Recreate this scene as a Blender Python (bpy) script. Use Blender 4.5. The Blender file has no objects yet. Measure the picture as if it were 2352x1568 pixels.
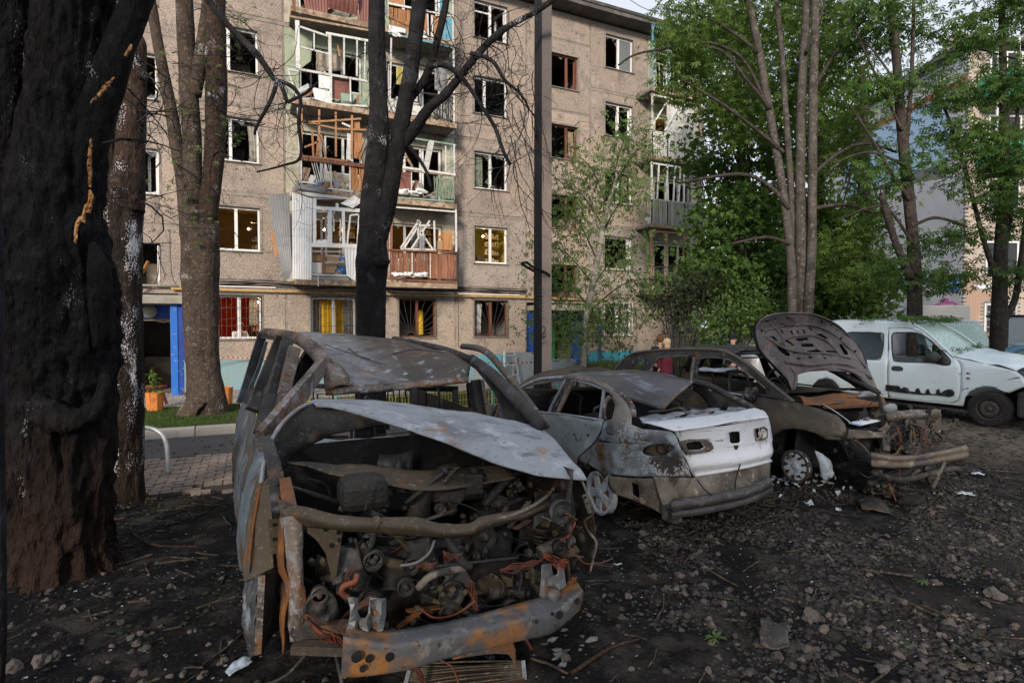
import bpy, bmesh, math, random
import numpy as np
from mathutils import Vector, Matrix, noise
from mathutils.geometry import tessellate_polygon
random.seed(7); rng = np.random.default_rng(7)
S = bpy.context.scene
COL = S.collection
R = math.radians
# ------------------------------------------------------------------ camera, sky, sun, exposure
CAM = Vector((0, 0, 1.8)); FPX = 1294.0; CW, CH = 2352, 1568; YAW = 25.0; PITCH = 1.594
cd = bpy.data.cameras.new('camera'); cam = bpy.data.objects.new('camera', cd); COL.objects.link(cam)
cam.location = CAM; cam.rotation_euler = (R(90 - PITCH), 0, R(-YAW))
cd.sensor_width = 36; cd.lens = FPX / CW * 36; cd.clip_end = 900; cd.clip_start = .05
S.camera = cam
RC = cam.rotation_euler.to_matrix()
SUN_EL, SUN_AZ = 20.0, 214.0          # azimuth of the sun measured clockwise from world +Y
w = bpy.data.worlds.new('World'); S.world = w; w.use_nodes = True
nt = w.node_tree; bg = nt.nodes['Background']
sky = nt.nodes.new('ShaderNodeTexSky'); sky.sky_type = 'NISHITA'; sky.sun_disc = False
sky.sun_elevation = R(SUN_EL); sky.sun_rotation = R(SUN_AZ); sky.air_density = 1.0; sky.dust_density = 5.0; sky.ozone_density = 1.0
# an evening sky covered by thin even cloud: the blue of the Sky Texture is pulled towards grey-white
cl = nt.nodes.new('ShaderNodeTexNoise'); cl.inputs['Scale'].default_value = 2.2; cl.inputs['Detail'].default_value = 5
wc = nt.nodes.new('ShaderNodeTexCoord'); wm = nt.nodes.new('ShaderNodeMapping'); wm.inputs['Scale'].default_value = (1, 1, 3); nt.links.new(wc.outputs['Generated'], wm.inputs[0]); nt.links.new(wm.outputs[0], cl.inputs['Vector'])
cm = nt.nodes.new('ShaderNodeMapRange'); cm.inputs['From Min'].default_value = .35; cm.inputs['From Max'].default_value = .7; cm.inputs['To Min'].default_value = .86; cm.inputs['To Max'].default_value = .98; nt.links.new(cl.outputs['Fac'], cm.inputs[0])
cx = nt.nodes.new('ShaderNodeMix'); cx.data_type = 'RGBA'; nt.links.new(cm.outputs[0], cx.inputs[0]); nt.links.new(sky.outputs[0], cx.inputs[6]); cx.inputs[7].default_value = (7.3, 7.75, 8.7, 1)
nt.links.new(cx.outputs[2], bg.inputs[0]); bg.inputs[1].default_value = .10
sl = bpy.data.lights.new('sun', 'SUN'); so = bpy.data.objects.new('sun', sl); COL.objects.link(so)
sl.energy = 3.5; sl.angle = R(9); sl.color = (1, .86, .70)
az = R(SUN_AZ); el = R(SUN_EL)
so.rotation_euler = Vector((math.sin(az) * math.cos(el), math.cos(az) * math.cos(el), math.sin(el))).to_track_quat('Z', 'Y').to_euler()
S.view_settings.view_transform = 'Standard'; S.view_settings.look = 'None'; S.view_settings.gamma = 1
S.view_settings.use_curve_mapping = False; S.view_settings.exposure = 0.3
S.cycles.max_bounces = 7; S.cycles.diffuse_bounces = 3; S.cycles.glossy_bounces = 2; S.cycles.transparent_max_bounces = 8
S.cycles.transmission_bounces = 3; S.cycles.sample_clamp_indirect = 4; S.cycles.caustics_reflective = False; S.cycles.caustics_refractive = False

# ------------------------------------------------------------------ where a line of sight meets a plane of the place
def ray(px, py):
    d = RC @ Vector(((px - CW / 2) / FPX, -(py - CH / 2) / FPX, -1)); return d
def on_y(px, py, y): d = ray(px, py); return CAM + d * (y / d.y)
def on_x(px, py, x): d = ray(px, py); return CAM + d * (x / d.x)
def on_z(px, py, z=0.): d = ray(px, py); return CAM + d * ((z - CAM.z) / d.z)
FWD = Vector((math.sin(R(YAW)), math.cos(R(YAW)), 0))
def at(px, py, depth): d = ray(px, py); return CAM + d * (depth / d.dot(FWD))
class Frame:
    """a thing's own axes: x to the right, y away, z up"""
    def __init__(s, o=(0, 0, 0), yaw=0.):
        s.o = Vector(o); s.m = Matrix.Rotation(R(yaw), 3, 'Z'); s.mi = s.m.inverted()
    def loc(s, p): return s.mi @ (Vector(p) - s.o)
    def out(s, p): return s.m @ Vector(p) + s.o
    def hit(s, px, py, ax, v):
        d = s.mi @ ray(px, py); c = s.loc(CAM); return c + d * ((v - c[ax]) / d[ax])
    def surf(s, px, py, xf):
        """local (y, z) where the line of sight meets the surface x = xf(y, z)"""
        x = xf(0, .8)
        for _ in range(5):
            p = s.hit(px, py, 0, x); x = xf(p.y, p.z)
        return (p.y, p.z)
W0 = Frame()
# ------------------------------------------------------------------ materials
MATS = {}
def mat(name, base=(.5, .5, .5), layers=(), rough=.8, metal=0., bump=None, bump2=None, spec=.3, stretch=(1, 1, 1), rvar=0., emit=None, trans=0., gen=False, twosided=None):
    """procedural material: a base colour, layers of (kind, scale, lo, hi, colour[, stretch]) mixed over it, bumps of (kind, scale, strength)"""
    if name in MATS: return MATS[name]
    m = bpy.data.materials.new(name); m.use_nodes = True; MATS[name] = m
    t = m.node_tree; N = t.nodes; L = t.links; bs = N['Principled BSDF']
    tc = N.new('ShaderNodeTexCoord')
    def coords(st, k=0):
        mp = N.new('ShaderNodeMapping'); mp.inputs['Scale'].default_value = st; mp.inputs['Location'].default_value = (k * 3.7, k * 1.9, k * 5.3)
        L.new(tc.outputs['Object'], mp.inputs[0]); return mp.outputs[0]
    def tex(kind, scale, st=(1, 1, 1), k=0):
        c = coords(st, k)
        if kind in 'nd':
            n = N.new('ShaderNodeTexNoise'); n.inputs['Scale'].default_value = scale; n.inputs['Detail'].default_value = 6 if kind == 'n' else 3
            n.inputs['Roughness'].default_value = .62; n.inputs['Distortion'].default_value = 0 if kind == 'n' else 1.6; o = n.outputs['Fac']
        elif kind == 'v':
            n = N.new('ShaderNodeTexVoronoi'); n.inputs['Scale'].default_value = scale; o = n.outputs['Distance']
        elif kind == 'e':
            n = N.new('ShaderNodeTexVoronoi'); n.feature = 'DISTANCE_TO_EDGE'; n.inputs['Scale'].default_value = scale; o = n.outputs['Distance']
        elif kind == 'w':
            n = N.new('ShaderNodeTexWave'); n.inputs['Scale'].default_value = scale; n.inputs['Distortion'].default_value = 7; n.inputs['Detail'].default_value = 4; o = n.outputs['Fac']
        elif kind == 'q':
            v = N.new('ShaderNodeTexVoronoi'); v.inputs['Scale'].default_value = scale; n = N.new('ShaderNodeTexNoise'); n.inputs['Scale'].default_value = scale / 16; n.inputs['Detail'].default_value = 3
            L.new(c, v.inputs['Vector']); L.new(c, n.inputs['Vector']); a = N.new('ShaderNodeMath'); a.operation = 'MULTIPLY_ADD'; L.new(v.outputs['Distance'], a.inputs[0]); a.inputs[1].default_value = -.35; L.new(n.outputs['Fac'], a.inputs[2]); return a.outputs[0]
        elif kind in 'xyz':
            sp = N.new('ShaderNodeSeparateXYZ'); L.new(tc.outputs['Object'], sp.inputs[0])
            n = N.new('ShaderNodeTexNoise'); n.inputs['Scale'].default_value = scale; n.inputs['Detail'].default_value = 5; L.new(c, n.inputs['Vector'])
            am = st[0] if st != (1, 1, 1) else .35; a = N.new('ShaderNodeMath'); a.operation = 'MULTIPLY_ADD'; L.new(n.outputs['Fac'], a.inputs[0]); a.inputs[1].default_value = am; L.new(sp.outputs['XYZ'.index(kind.upper())], a.inputs[2])
            a2 = N.new('ShaderNodeMath'); a2.inputs[1].default_value = -am / 2; L.new(a.outputs[0], a2.inputs[0]); return a2.outputs[0]
        L.new(c, n.inputs['Vector']); return o
    col = None
    rgb = N.new('ShaderNodeRGB'); rgb.outputs[0].default_value = (*base, 1); col = rgb.outputs[0]
    if rvar:
        oi = N.new('ShaderNodeObjectInfo'); h = N.new('ShaderNodeHueSaturation'); mr = N.new('ShaderNodeMapRange')
        mr.inputs['To Min'].default_value = 1 - rvar; mr.inputs['To Max'].default_value = 1 + rvar
        L.new(oi.outputs['Random'], mr.inputs[0]); L.new(mr.outputs[0], h.inputs['Value']); L.new(col, h.inputs['Color']); col = h.outputs[0]
    for k, ly in enumerate(layers):
        kind, scale, lo, hi, c = ly[:5]; st = ly[5] if len(ly) > 5 else stretch
        o = tex(kind, scale, st, k)
        mr = N.new('ShaderNodeMapRange'); mr.inputs['From Min'].default_value = lo; mr.inputs['From Max'].default_value = hi
        if lo > hi: mr.inputs['From Min'].default_value = hi; mr.inputs['From Max'].default_value = lo; mr.inputs['To Min'].default_value = 1; mr.inputs['To Max'].default_value = 0
        L.new(o, mr.inputs[0])
        mx = N.new('ShaderNodeMix'); mx.data_type = 'RGBA'; L.new(mr.outputs[0], mx.inputs[0]); L.new(col, mx.inputs[6]); mx.inputs[7].default_value = (*c, 1); col = mx.outputs[2]
    L.new(col, bs.inputs['Base Color'])
    bs.inputs['Roughness'].default_value = rough; bs.inputs['Metallic'].default_value = metal
    bs.inputs['Specular IOR Level'].default_value = spec
    nrm = None
    for b in (bump, bump2):
        if b:
            o = tex(b[0], b[1], b[3] if len(b) > 3 else stretch); bn = N.new('ShaderNodeBump'); bn.inputs['Strength'].default_value = b[2]; bn.inputs['Distance'].default_value = b[4] if len(b) > 4 else .02
            L.new(o, bn.inputs['Height'])
            if nrm: L.new(nrm, bn.inputs['Normal'])
            nrm = bn.outputs[0]
    if nrm: L.new(nrm, bs.inputs['Normal'])
    if trans:
        out = N['Material Output']; ms = N.new('ShaderNodeMixShader'); tr = N.new('ShaderNodeBsdfTranslucent'); ms.inputs[0].default_value = trans
        L.new(col, tr.inputs[0]); L.new(bs.outputs[0], ms.inputs[1]); L.new(tr.outputs[0], ms.inputs[2]); L.new(ms.outputs[0], out.inputs[0])
    if emit:
        bs.inputs['Emission Color'].default_value = (*emit[0], 1); bs.inputs['Emission Strength'].default_value = emit[1]
    return m
def glassmat(name, tint=(.8, .85, .85), alpha=.35, cracks=0.):
    if name in MATS: return MATS[name]
    m = bpy.data.materials.new(name); m.use_nodes = True; MATS[name] = m; t = m.node_tree; N = t.nodes; L = t.links
    bs = N['Principled BSDF']; bs.inputs['Base Color'].default_value = (*tint, 1); bs.inputs['Roughness'].default_value = .08
    out = N['Material Output']; tr = N.new('ShaderNodeBsdfTransparent'); ms = N.new('ShaderNodeMixShader'); tr.inputs[0].default_value = (*tint, 1)
    if cracks:
        tc = N.new('ShaderNodeTexCoord'); v = N.new('ShaderNodeTexVoronoi'); v.feature = 'DISTANCE_TO_EDGE'; v.inputs['Scale'].default_value = cracks
        L.new(tc.outputs['Object'], v.inputs['Vector']); mr = N.new('ShaderNodeMapRange'); mr.inputs['From Min'].default_value = 0; mr.inputs['From Max'].default_value = .04
        mr.inputs['To Min'].default_value = .95; mr.inputs['To Max'].default_value = alpha; L.new(v.outputs['Distance'], mr.inputs[0]); L.new(mr.outputs[0], ms.inputs[0])
    else: ms.inputs[0].default_value = alpha
    L.new(tr.outputs[0], ms.inputs[1]); L.new(bs.outputs[0], ms.inputs[2]); L.new(ms.outputs[0], out.inputs[0]); return m
# ------------------------------------------------------------------ geometry collectors
class MB:
    def __init__(s): s.v = []; s.f = []
    def add(s, vs, fs):
        n = len(s.v); s.v.extend(tuple(p) for p in vs); s.f.extend(tuple(i + n for i in f) for f in fs); return s
    def box(s, x0, x1, y0, y1, z0, z1, fr=None):
        v = [(x, y, z) for z in (z0, z1) for y in (y0, y1) for x in (x0, x1)]
        if fr: v = [fr.out(p) for p in v]
        return s.add(v, [(0, 2, 3, 1), (4, 5, 7, 6), (0, 1, 5, 4), (2, 6, 7, 3), (0, 4, 6, 2), (1, 3, 7, 5)])
    def bar(s, a, b, wd, hd=None, up=(0, 0, 1)):
        """square bar from a to b"""
        a, b = Vector(a), Vector(b); hd = hd or wd; d = (b - a).normalized(); u = Vector(up)
        if abs(d.dot(u)) > .98: u = Vector((0, 1, 0))
        r = d.cross(u).normalized(); u = r.cross(d).normalized(); r *= wd / 2; u = u * hd / 2
        v = [q + i * r + j * u for q in (a, b) for (i, j) in ((-1, -1), (1, -1), (1, 1), (-1, 1))]
        return s.add(v, [(3, 2, 1, 0), (4, 5, 6, 7), (0, 1, 5, 4), (1, 2, 6, 5), (2, 3, 7, 6), (3, 0, 4, 7)])
    def tube(s, pts, rad, n=6, cap=True, sm=0, flat=1.):
        pts = [Vector(p) for p in pts]
        if sm: pts = crv(pts, sm)
        m = len(pts); rr = rad if hasattr(rad, '__len__') else [rad] * m
        if len(rr) != m: rr = list(np.interp(np.linspace(0, 1, m), np.linspace(0, 1, len(rr)), rr))
        u = None; base = len(s.v)
        for i, p in enumerate(pts):
            d = (pts[min(i + 1, m - 1)] - pts[max(i - 1, 0)])
            if d.length < 1e-9: d = Vector((0, 0, 1))
            d.normalize()
            if u is None: u = d.orthogonal().normalized()
            else:
                u = u - d * u.dot(d); u = u.normalized() if u.length > 1e-6 else d.orthogonal().normalized()
            v = d.cross(u)
            for k in range(n):
                a = 2 * math.pi * k / n; s.v.append(tuple(p + (u * math.cos(a) + v * math.sin(a) * flat) * rr[i]))
        for i in range(m - 1):
            for k in range(n):
                a = base + i * n + k; b = base + i * n + (k + 1) % n; s.f.append((a, b, b + n, a + n))
        if cap: s.f.append(tuple(base + k for k in range(n))[::-1]); s.f.append(tuple(base + (m - 1) * n + k for k in range(n)))
        return s
    def cyl(s, c, ax, r, h, n=16, r2=None, hole=0.):
        """cylinder centred on c along the vector ax"""
        c = Vector(c); ax = Vector(ax).normalized() * h / 2; r2 = r if r2 is None else r2
        if not hole: return s.tube([c - ax, c + ax], [r, r2], n)
        return s.lathe(c, ax, [(hole, -h / 2), (r, -h / 2), (r2, h / 2), (hole, h / 2), (hole, -h / 2)], n)
    def lathe(s, c, ax, prof, n=20):
        c = Vector(c); d = Vector(ax).normalized(); u = d.orthogonal().normalized(); v = d.cross(u); b = len(s.v); m = len(prof)
        for (r, h) in prof:
            for k in range(n):
                a = 2 * math.pi * k / n; s.v.append(tuple(c + d * h + (u * math.cos(a) + v * math.sin(a)) * r))
        for i in range(m - 1):
            for k in range(n):
                a = b + i * n + k; e = b + i * n + (k + 1) % n; s.f.append((a, e, e + n, a + n))
        return s
    def quad(s, a, b, c, d): return s.add([a, b, c, d], [(0, 1, 2, 3)])
    def blob(s, c, r, sub=1, jit=.2, seed=0, sq=(1, 1, 1)):
        bm = bmesh.new(); bmesh.ops.create_icosphere(bm, subdivisions=sub, radius=1); rd = random.Random(seed)
        off = Vector((rd.random() * 50,) * 3); vs = []
        for q in bm.verts:
            k = 1 + jit * 2 * noise.noise(q.co * 1.1 + off); vs.append(tuple(Vector(c) + Vector((q.co.x * sq[0], q.co.y * sq[1], q.co.z * sq[2])) * r * k))
        fs = [tuple(x.index for x in f.verts) for f in bm.faces]; bm.free(); return s.add(vs, fs)
    def build(s, name, m, parent=None, smooth=False, org=None, solid=0., bevel=0.): return mesh_obj(name, s.v, s.f, m, parent, smooth, org, solid, bevel)
def crv(pts, n):
    """Catmull-Rom through pts, n steps a span"""
    P = [Vector(p) for p in pts]; o = []
    for i in range(len(P) - 1):
        a, b, c, d = P[max(i - 1, 0)], P[i], P[i + 1], P[min(i + 2, len(P) - 1)]
        for k in range(n):
            t = k / n; o.append(.5 * ((2 * b) + (c - a) * t + (2 * a - 5 * b + 4 * c - d) * t * t + (3 * b - a - 3 * c + d) * t ** 3))
    o.append(P[-1]); return o
WLOC = {}
def finish(o, parent, org=None):
    COL.objects.link(o)
    if parent is not None:
        o.parent = parent; L = WLOC.get(parent.name, Vector()); o.matrix_parent_inverse = Matrix.Translation(-L); WLOC[o.name] = Vector()
    else:
        WLOC[o.name] = Vector(org) if org is not None else Vector()
        if org is not None: o.location = org
    return o
def mesh_obj(name, v, f, m, parent=None, smooth=False, org=None, solid=0., bevel=0.):
    if org is not None and parent is None:
        org = Vector(org); v = [(a[0] - org.x, a[1] - org.y, a[2] - org.z) for a in v]
    me = bpy.data.meshes.new(name); me.from_pydata(v, [], f)
    if smooth: me.polygons.foreach_set('use_smooth', [True] * len(me.polygons))
    if m: me.materials.append(m)
    o = bpy.data.objects.new(name, me); finish(o, parent, org)
    if solid:
        md = o.modifiers.new('thickness', 'SOLIDIFY'); md.thickness = solid; md.offset = 0
    if bevel:
        md = o.modifiers.new('edge', 'BEVEL'); md.width = bevel; md.segments = 2; md.limit_method = 'ANGLE'
    return o
def np_obj(name, V, F, m, parent=None, smooth=False):
    """big mesh from arrays; F is (n, k) with k corners a face"""
    V = np.asarray(V, dtype=np.float32); F = np.asarray(F, dtype=np.int32); k = F.shape[1]
    me = bpy.data.meshes.new(name); me.vertices.add(len(V)); me.vertices.foreach_set('co', V.ravel())
    me.loops.add(F.size); me.loops.foreach_set('vertex_index', F.ravel()); me.polygons.add(len(F))
    me.polygons.foreach_set('loop_start', np.arange(0, F.size, k, dtype=np.int32))
    try: me.polygons.foreach_set('loop_total', np.full(len(F), k, dtype=np.int32))
    except Exception: pass
    if smooth: me.polygons.foreach_set('use_smooth', np.ones(len(F), dtype=bool))
    me.update(calc_edges=True); me.validate()
    if m: me.materials.append(m)
    o = bpy.data.objects.new(name, me); finish(o, parent); return o
def thing(name, label, cat, loc, group=None):
    o = bpy.data.objects.new(name, None); o.empty_display_size = .2; finish(o, None, Vector(loc)); tag(o, label, cat, group); return o
def tag(o, label=None, cat=None, group=None, kind=None):
    if label: o['label'] = label
    if cat: o['category'] = cat
    if group: o['group'] = group
    if kind: o['kind'] = kind
    return o
def copyo(o, parent=None, loc=None, mesh=True):
    c = o.copy(); COL.objects.link(c); c.parent = parent
    if loc is not None: c.location = loc
    return c
def wav(p, s=1., seed=0.):
    return noise.noise(Vector(p) * s + Vector((seed, seed * .7, seed * 1.3)))
def sheet(name, rows, m, parent, nu=8, nv=8, thick=.004, crumple=0., cs=3., seed=0., holes=(), smooth=True, org=None):
    """a pressed metal sheet through a grid of points; holes are (u0, u1, v0, v1) in 0..1"""
    G = [crv(r, nu) for r in rows]; C = [crv([g[i] for g in G], nv) for i in range(len(G[0]))]
    nr, nc = len(C), len(C[0]); V = []; F = []
    for i in range(nr):
        for j in range(nc):
            p = C[i][j]
            if crumple:
                a = C[min(i + 1, nr - 1)][j] - C[max(i - 1, 0)][j]; b = C[i][min(j + 1, nc - 1)] - C[i][max(j - 1, 0)]
                n = a.cross(b); n = n.normalized() if n.length > 1e-9 else Vector((0, 0, 1))
                k = wav(p, cs, seed) + .5 * wav(p, cs * 2.6, seed + 9) + .3 * wav(p, cs * 6, seed + 5); p = p + n * k * crumple
            V.append(tuple(p))
    for i in range(nr - 1):
        for j in range(nc - 1):
            u, v = (i + .5) / (nr - 1), (j + .5) / (nc - 1)
            if any(h[0] < u < h[1] and h[2] < v < h[3] for h in holes): continue
            F.append((i * nc + j, (i + 1) * nc + j, (i + 1) * nc + j + 1, i * nc + j + 1))
    return mesh_obj(name, V, F, m, parent, smooth, org, solid=thick)
def plate(name, outer, holes, mp, m, parent, edge=.15, thick=.006, smooth=True, org=None, solid_off=0.):
    """a plate cut to the outline `outer` (2D) with holes, bent into space by mp(a, b)"""
    loops = [[Vector((a, b, 0)) for a, b in outer]] + [[Vector((a, b, 0)) for a, b in h] for h in holes]
    tris = tessellate_polygon(loops); flat = [p for l in loops for p in l]
    bm = bmesh.new(); vs = [bm.verts.new(p) for p in flat]
    for t in tris:
        try: bm.faces.new([vs[i] for i in t])
        except ValueError: pass
    for _ in range(5):
        ed = [e for e in bm.edges if e.calc_length() > edge]
        if not ed or len(bm.faces) > 12000: break
        bmesh.ops.subdivide_edges(bm, edges=ed, cuts=1, use_grid_fill=False)
        bmesh.ops.triangulate(bm, faces=[f for f in bm.faces if len(f.verts) > 3])
    bm.verts.ensure_lookup_table()
    V = [tuple(mp(v.co.x, v.co.y)) for v in bm.verts]; F = [tuple(v.index for v in f.verts) for f in bm.faces]
    bm.verts.index_update(); F = [tuple(v.index for v in f.verts) for f in bm.faces]; bm.free()
    return mesh_obj(name, V, F, m, parent, smooth, org, solid=thick)
def ell(cx, cy, rx, ry, n=14, rot=0.):
    return [(cx + rx * math.cos(a) * math.cos(rot) - ry * math.sin(a) * math.sin(rot), cy + rx * math.cos(a) * math.sin(rot) + ry * math.sin(a) * math.cos(rot)) for a in [2 * math.pi * k / n for k in range(n)]]
# ================================================================== materials used by several things
SOOT = (.016, .015, .015); ASH = (.27, .30, .335); RUST = (.17, .068, .022); TAN = (.16, .125, .08); GUN = (.055, .057, .062)
M_char = mat('charred_steel', SOOT, [('n', 2.2, .45, .62, (.05, .05, .052)), ('n', 5, .56, .7, (.09, .05, .025)), ('v', 9, .32, .1, (.10, .10, .105)), ('n', 60, .6, .68, (.13, .13, .13))], rough=.62, bump=('n', 25, .35), spec=.4)
M_ash = mat('ash_white_steel', ASH, [('n', 1.7, .48, .66, (.15, .16, .18)), ('n', 3.1, .59, .68, (.28, .15, .07)), ('n', 9, .54, .66, (.40, .43, .48)), ('n', 5, .56, .66, (.15, .155, .17), (1, 3, 1)), ('n', 33, .6, .7, (.09, .09, .095))], rough=.55, bump=('n', 30, .2), spec=.35)
M_rustash = mat('rusted_ash_steel', (.19, .16, .135), [('n', 2.4, .42, .6, (.055, .05, .048)), ('n', 4.2, .52, .62, RUST), ('n', 8, .56, .66, (.28, .28, .30)), ('n', 45, .55, .68, (.34, .30, .28)), ('n', 24, .6, .68, SOOT)], rough=.75, bump=('n', 40, .4), spec=.25)
M_rust = mat('orange_rust_steel', RUST, [('n', 2.1, .46, .6, (.06, .058, .06)), ('n', 6, .55, .66, (.26, .12, .04)), ('n', 14, .6, .68, (.10, .10, .11)), ('n', 50, .6, .7, (.03, .02, .015))], rough=.75, bump=('n', 50, .3), spec=.25)
M_olive = mat('scorched_brown_steel', (.075, .06, .04), [('n', 1.9, .48, .62, (.03, .027, .024)), ('n', 4, .56, .68, (.13, .10, .065)), ('n', 7, .6, .7, (.14, .06, .02)), ('n', 35, .58, .68, (.16, .15, .13))], rough=.7, bump=('n', 30, .3), spec=.3)
M_blue = mat('blue_grey_burnt_steel', (.10, .125, .15), [('n', 1.6, .47, .6, (.04, .04, .045)), ('n', 2.6, .52, .62, (.09, .055, .03)), ('n', 4.5, .56, .66, (.20, .25, .30)), ('n', 11, .6, .68, (.03, .028, .028)), ('v', 30, .12, .05, (.3, .3, .3))], rough=.5, bump=('n', 22, .2), spec=.45)
M_roofcar = mat('scorched_roof_steel', (.20, .205, .215), [('x', 1.5, .95, 1.25, (.085, .068, .055)), ('n', 2.6, .5, .64, (.06, .055, .052)), ('n', 4.2, .56, .66, (.18, .10, .05)), ('n', 9, .58, .66, (.33, .34, .36)), ('n', 30, .6, .7, (.03, .03, .03))], rough=.6, bump=('n', 30, .3), spec=.35)
M_white_burnt = mat('scorched_white_paint', (.68, .71, .76), [('n', 2.4, .60, .74, (.38, .40, .43)), ('n', 7, .66, .74, (.26, .21, .17)), ('n', 28, .66, .71, (.16, .16, .16)), ('n', 14, .63, .68, (.30, .30, .31), (1, 1, .3))], rough=.45, bump=('n', 12, .1), spec=.4)
M_tanburnt = mat('burnt_valance', (.18, .165, .14), [('n', 2, .42, .58, (.075, .066, .055)), ('n', 5, .52, .62, (.05, .045, .04)), ('n', 14, .58, .66, (.30, .28, .24)), ('n', 40, .6, .7, SOOT)], rough=.75, bump=('n', 25, .35), spec=.25)
M_copper = mat('burnt_copper_wire', (.12, .035, .02), [('n', 9, .5, .6, (.10, .03, .02))], rough=.5, spec=.4)
M_alu = mat('pale_molten_aluminium', (.34, .40, .47), [('n', 8, .5, .66, (.14, .16, .18)), ('n', 40, .6, .7, (.5, .55, .6))], rough=.45, bump=('n', 25, .5))
M_castalu = mat('sooty_cast_metal', (.03, .029, .028), [('n', 6, .5, .64, (.014, .014, .014)), ('n', 13, .6, .7, (.10, .095, .085)), ('n', 4, .6, .7, (.08, .05, .03))], rough=.6, metal=.2, bump=('n', 40, .5))
M_rubber = mat('black_rubber', (.016, .016, .017), [('n', 20, .5, .7, (.045, .043, .04))], rough=.85, bump=('n', 60, .2))
M_dark = mat('soot_black', (.008, .008, .009), [('n', 8, .5, .7, (.03, .028, .026))], rough=.9)
M_tin = mat('galvanised_steel', (.42, .45, .47), [('n', 8, .5, .7, (.26, .28, .3))], rough=.45, metal=.4)
M_plastic_dark = mat('dark_grey_plastic', (.04, .042, .045), [('n', 15, .5, .7, (.07, .07, .07))], rough=.6)
# ================================================================== ground
def sst(x, a, b): t = min(max((x - a) / (b - a), 0), 1); return t * t * (3 - 2 * t)
def zg(x, y):
    k = sst(x, 8, 10.5) * (1 - sst(y, 9, 14)); return -.2 * sst(y, 5.5, 7.8) * (1 - k) + .1 * k
def zrough(x, y):
    amp = .045 * (1 - sst(y, 7.2, 8.0)) + .03 * sst(x, 7, 9) * (1 - sst(y, 8, 15))
    if y > 9.7: amp *= 0
    p = Vector((x, y, 0)); n = noise.noise(p * .9) * .9 + noise.noise(p * 2.7 + Vector((5, 0, 0))) * .6 + noise.noise(p * 8) * .35 + noise.noise(p * 19) * .22 + abs(noise.noise(p * 37)) * .16
    pave = -.035 if (y > 9.7 and y < 19.6 and x < 9) or (x < 1 and 7.55 < y) else 0
    return zg(x, y) + amp * n + pave
def ground():
    xs = np.concatenate([[-400, -150, -60, -30, -15], np.arange(-9, -5, .4), np.arange(-5, 9.5, .055), np.arange(9.5, 22, .25), [25, 30, 45, 80, 200, 400]])
    ys = np.concatenate([[-60, -20, -8, -3, -1], np.arange(-.4, 7.7, .055), np.arange(7.7, 14, .16), np.arange(14, 30, 1.), [35, 45, 70, 150, 400, 700]])
    V = [(x, y, zrough(x, y)) for y in ys for x in xs]; n = len(xs); F = [(i * n + j, i * n + j + 1, (i + 1) * n + j + 1, (i + 1) * n + j) for i in range(len(ys) - 1) for j in range(n - 1)]
    g = mat('burnt_earth', (.0045, .0046, .006), [('n', .9, .5, .66, (.009, .009, .010)), ('n', 3.2, .56, .7, (.015, .014, .014)), ('n', .55, .55, .66, (.022, .019, .017)), ('n', 1.7, .60, .68, (.03, .032, .036)), ('x', 1.4, 8.2, 10.0, (.125, .108, .088), (2.2, 1, 1)), ('n', 5, .5, .64, (.035, .031, .028)), ('y', 1.2, 7.9, 9.0, (.07, .06, .045), (1.2, 1, 1)), ('n', 70, .60, .66, (.05, .047, .045)), ('n', 24, .62, .70, (.028, .02, .016))], rough=.85, bump=('n', 34, 1.), bump2=('n', 9, .7), spec=.12)
    o = np_obj('ground', V, F, g, smooth=True); tag(o, kind='structure'); return o
G = ground()
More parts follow.
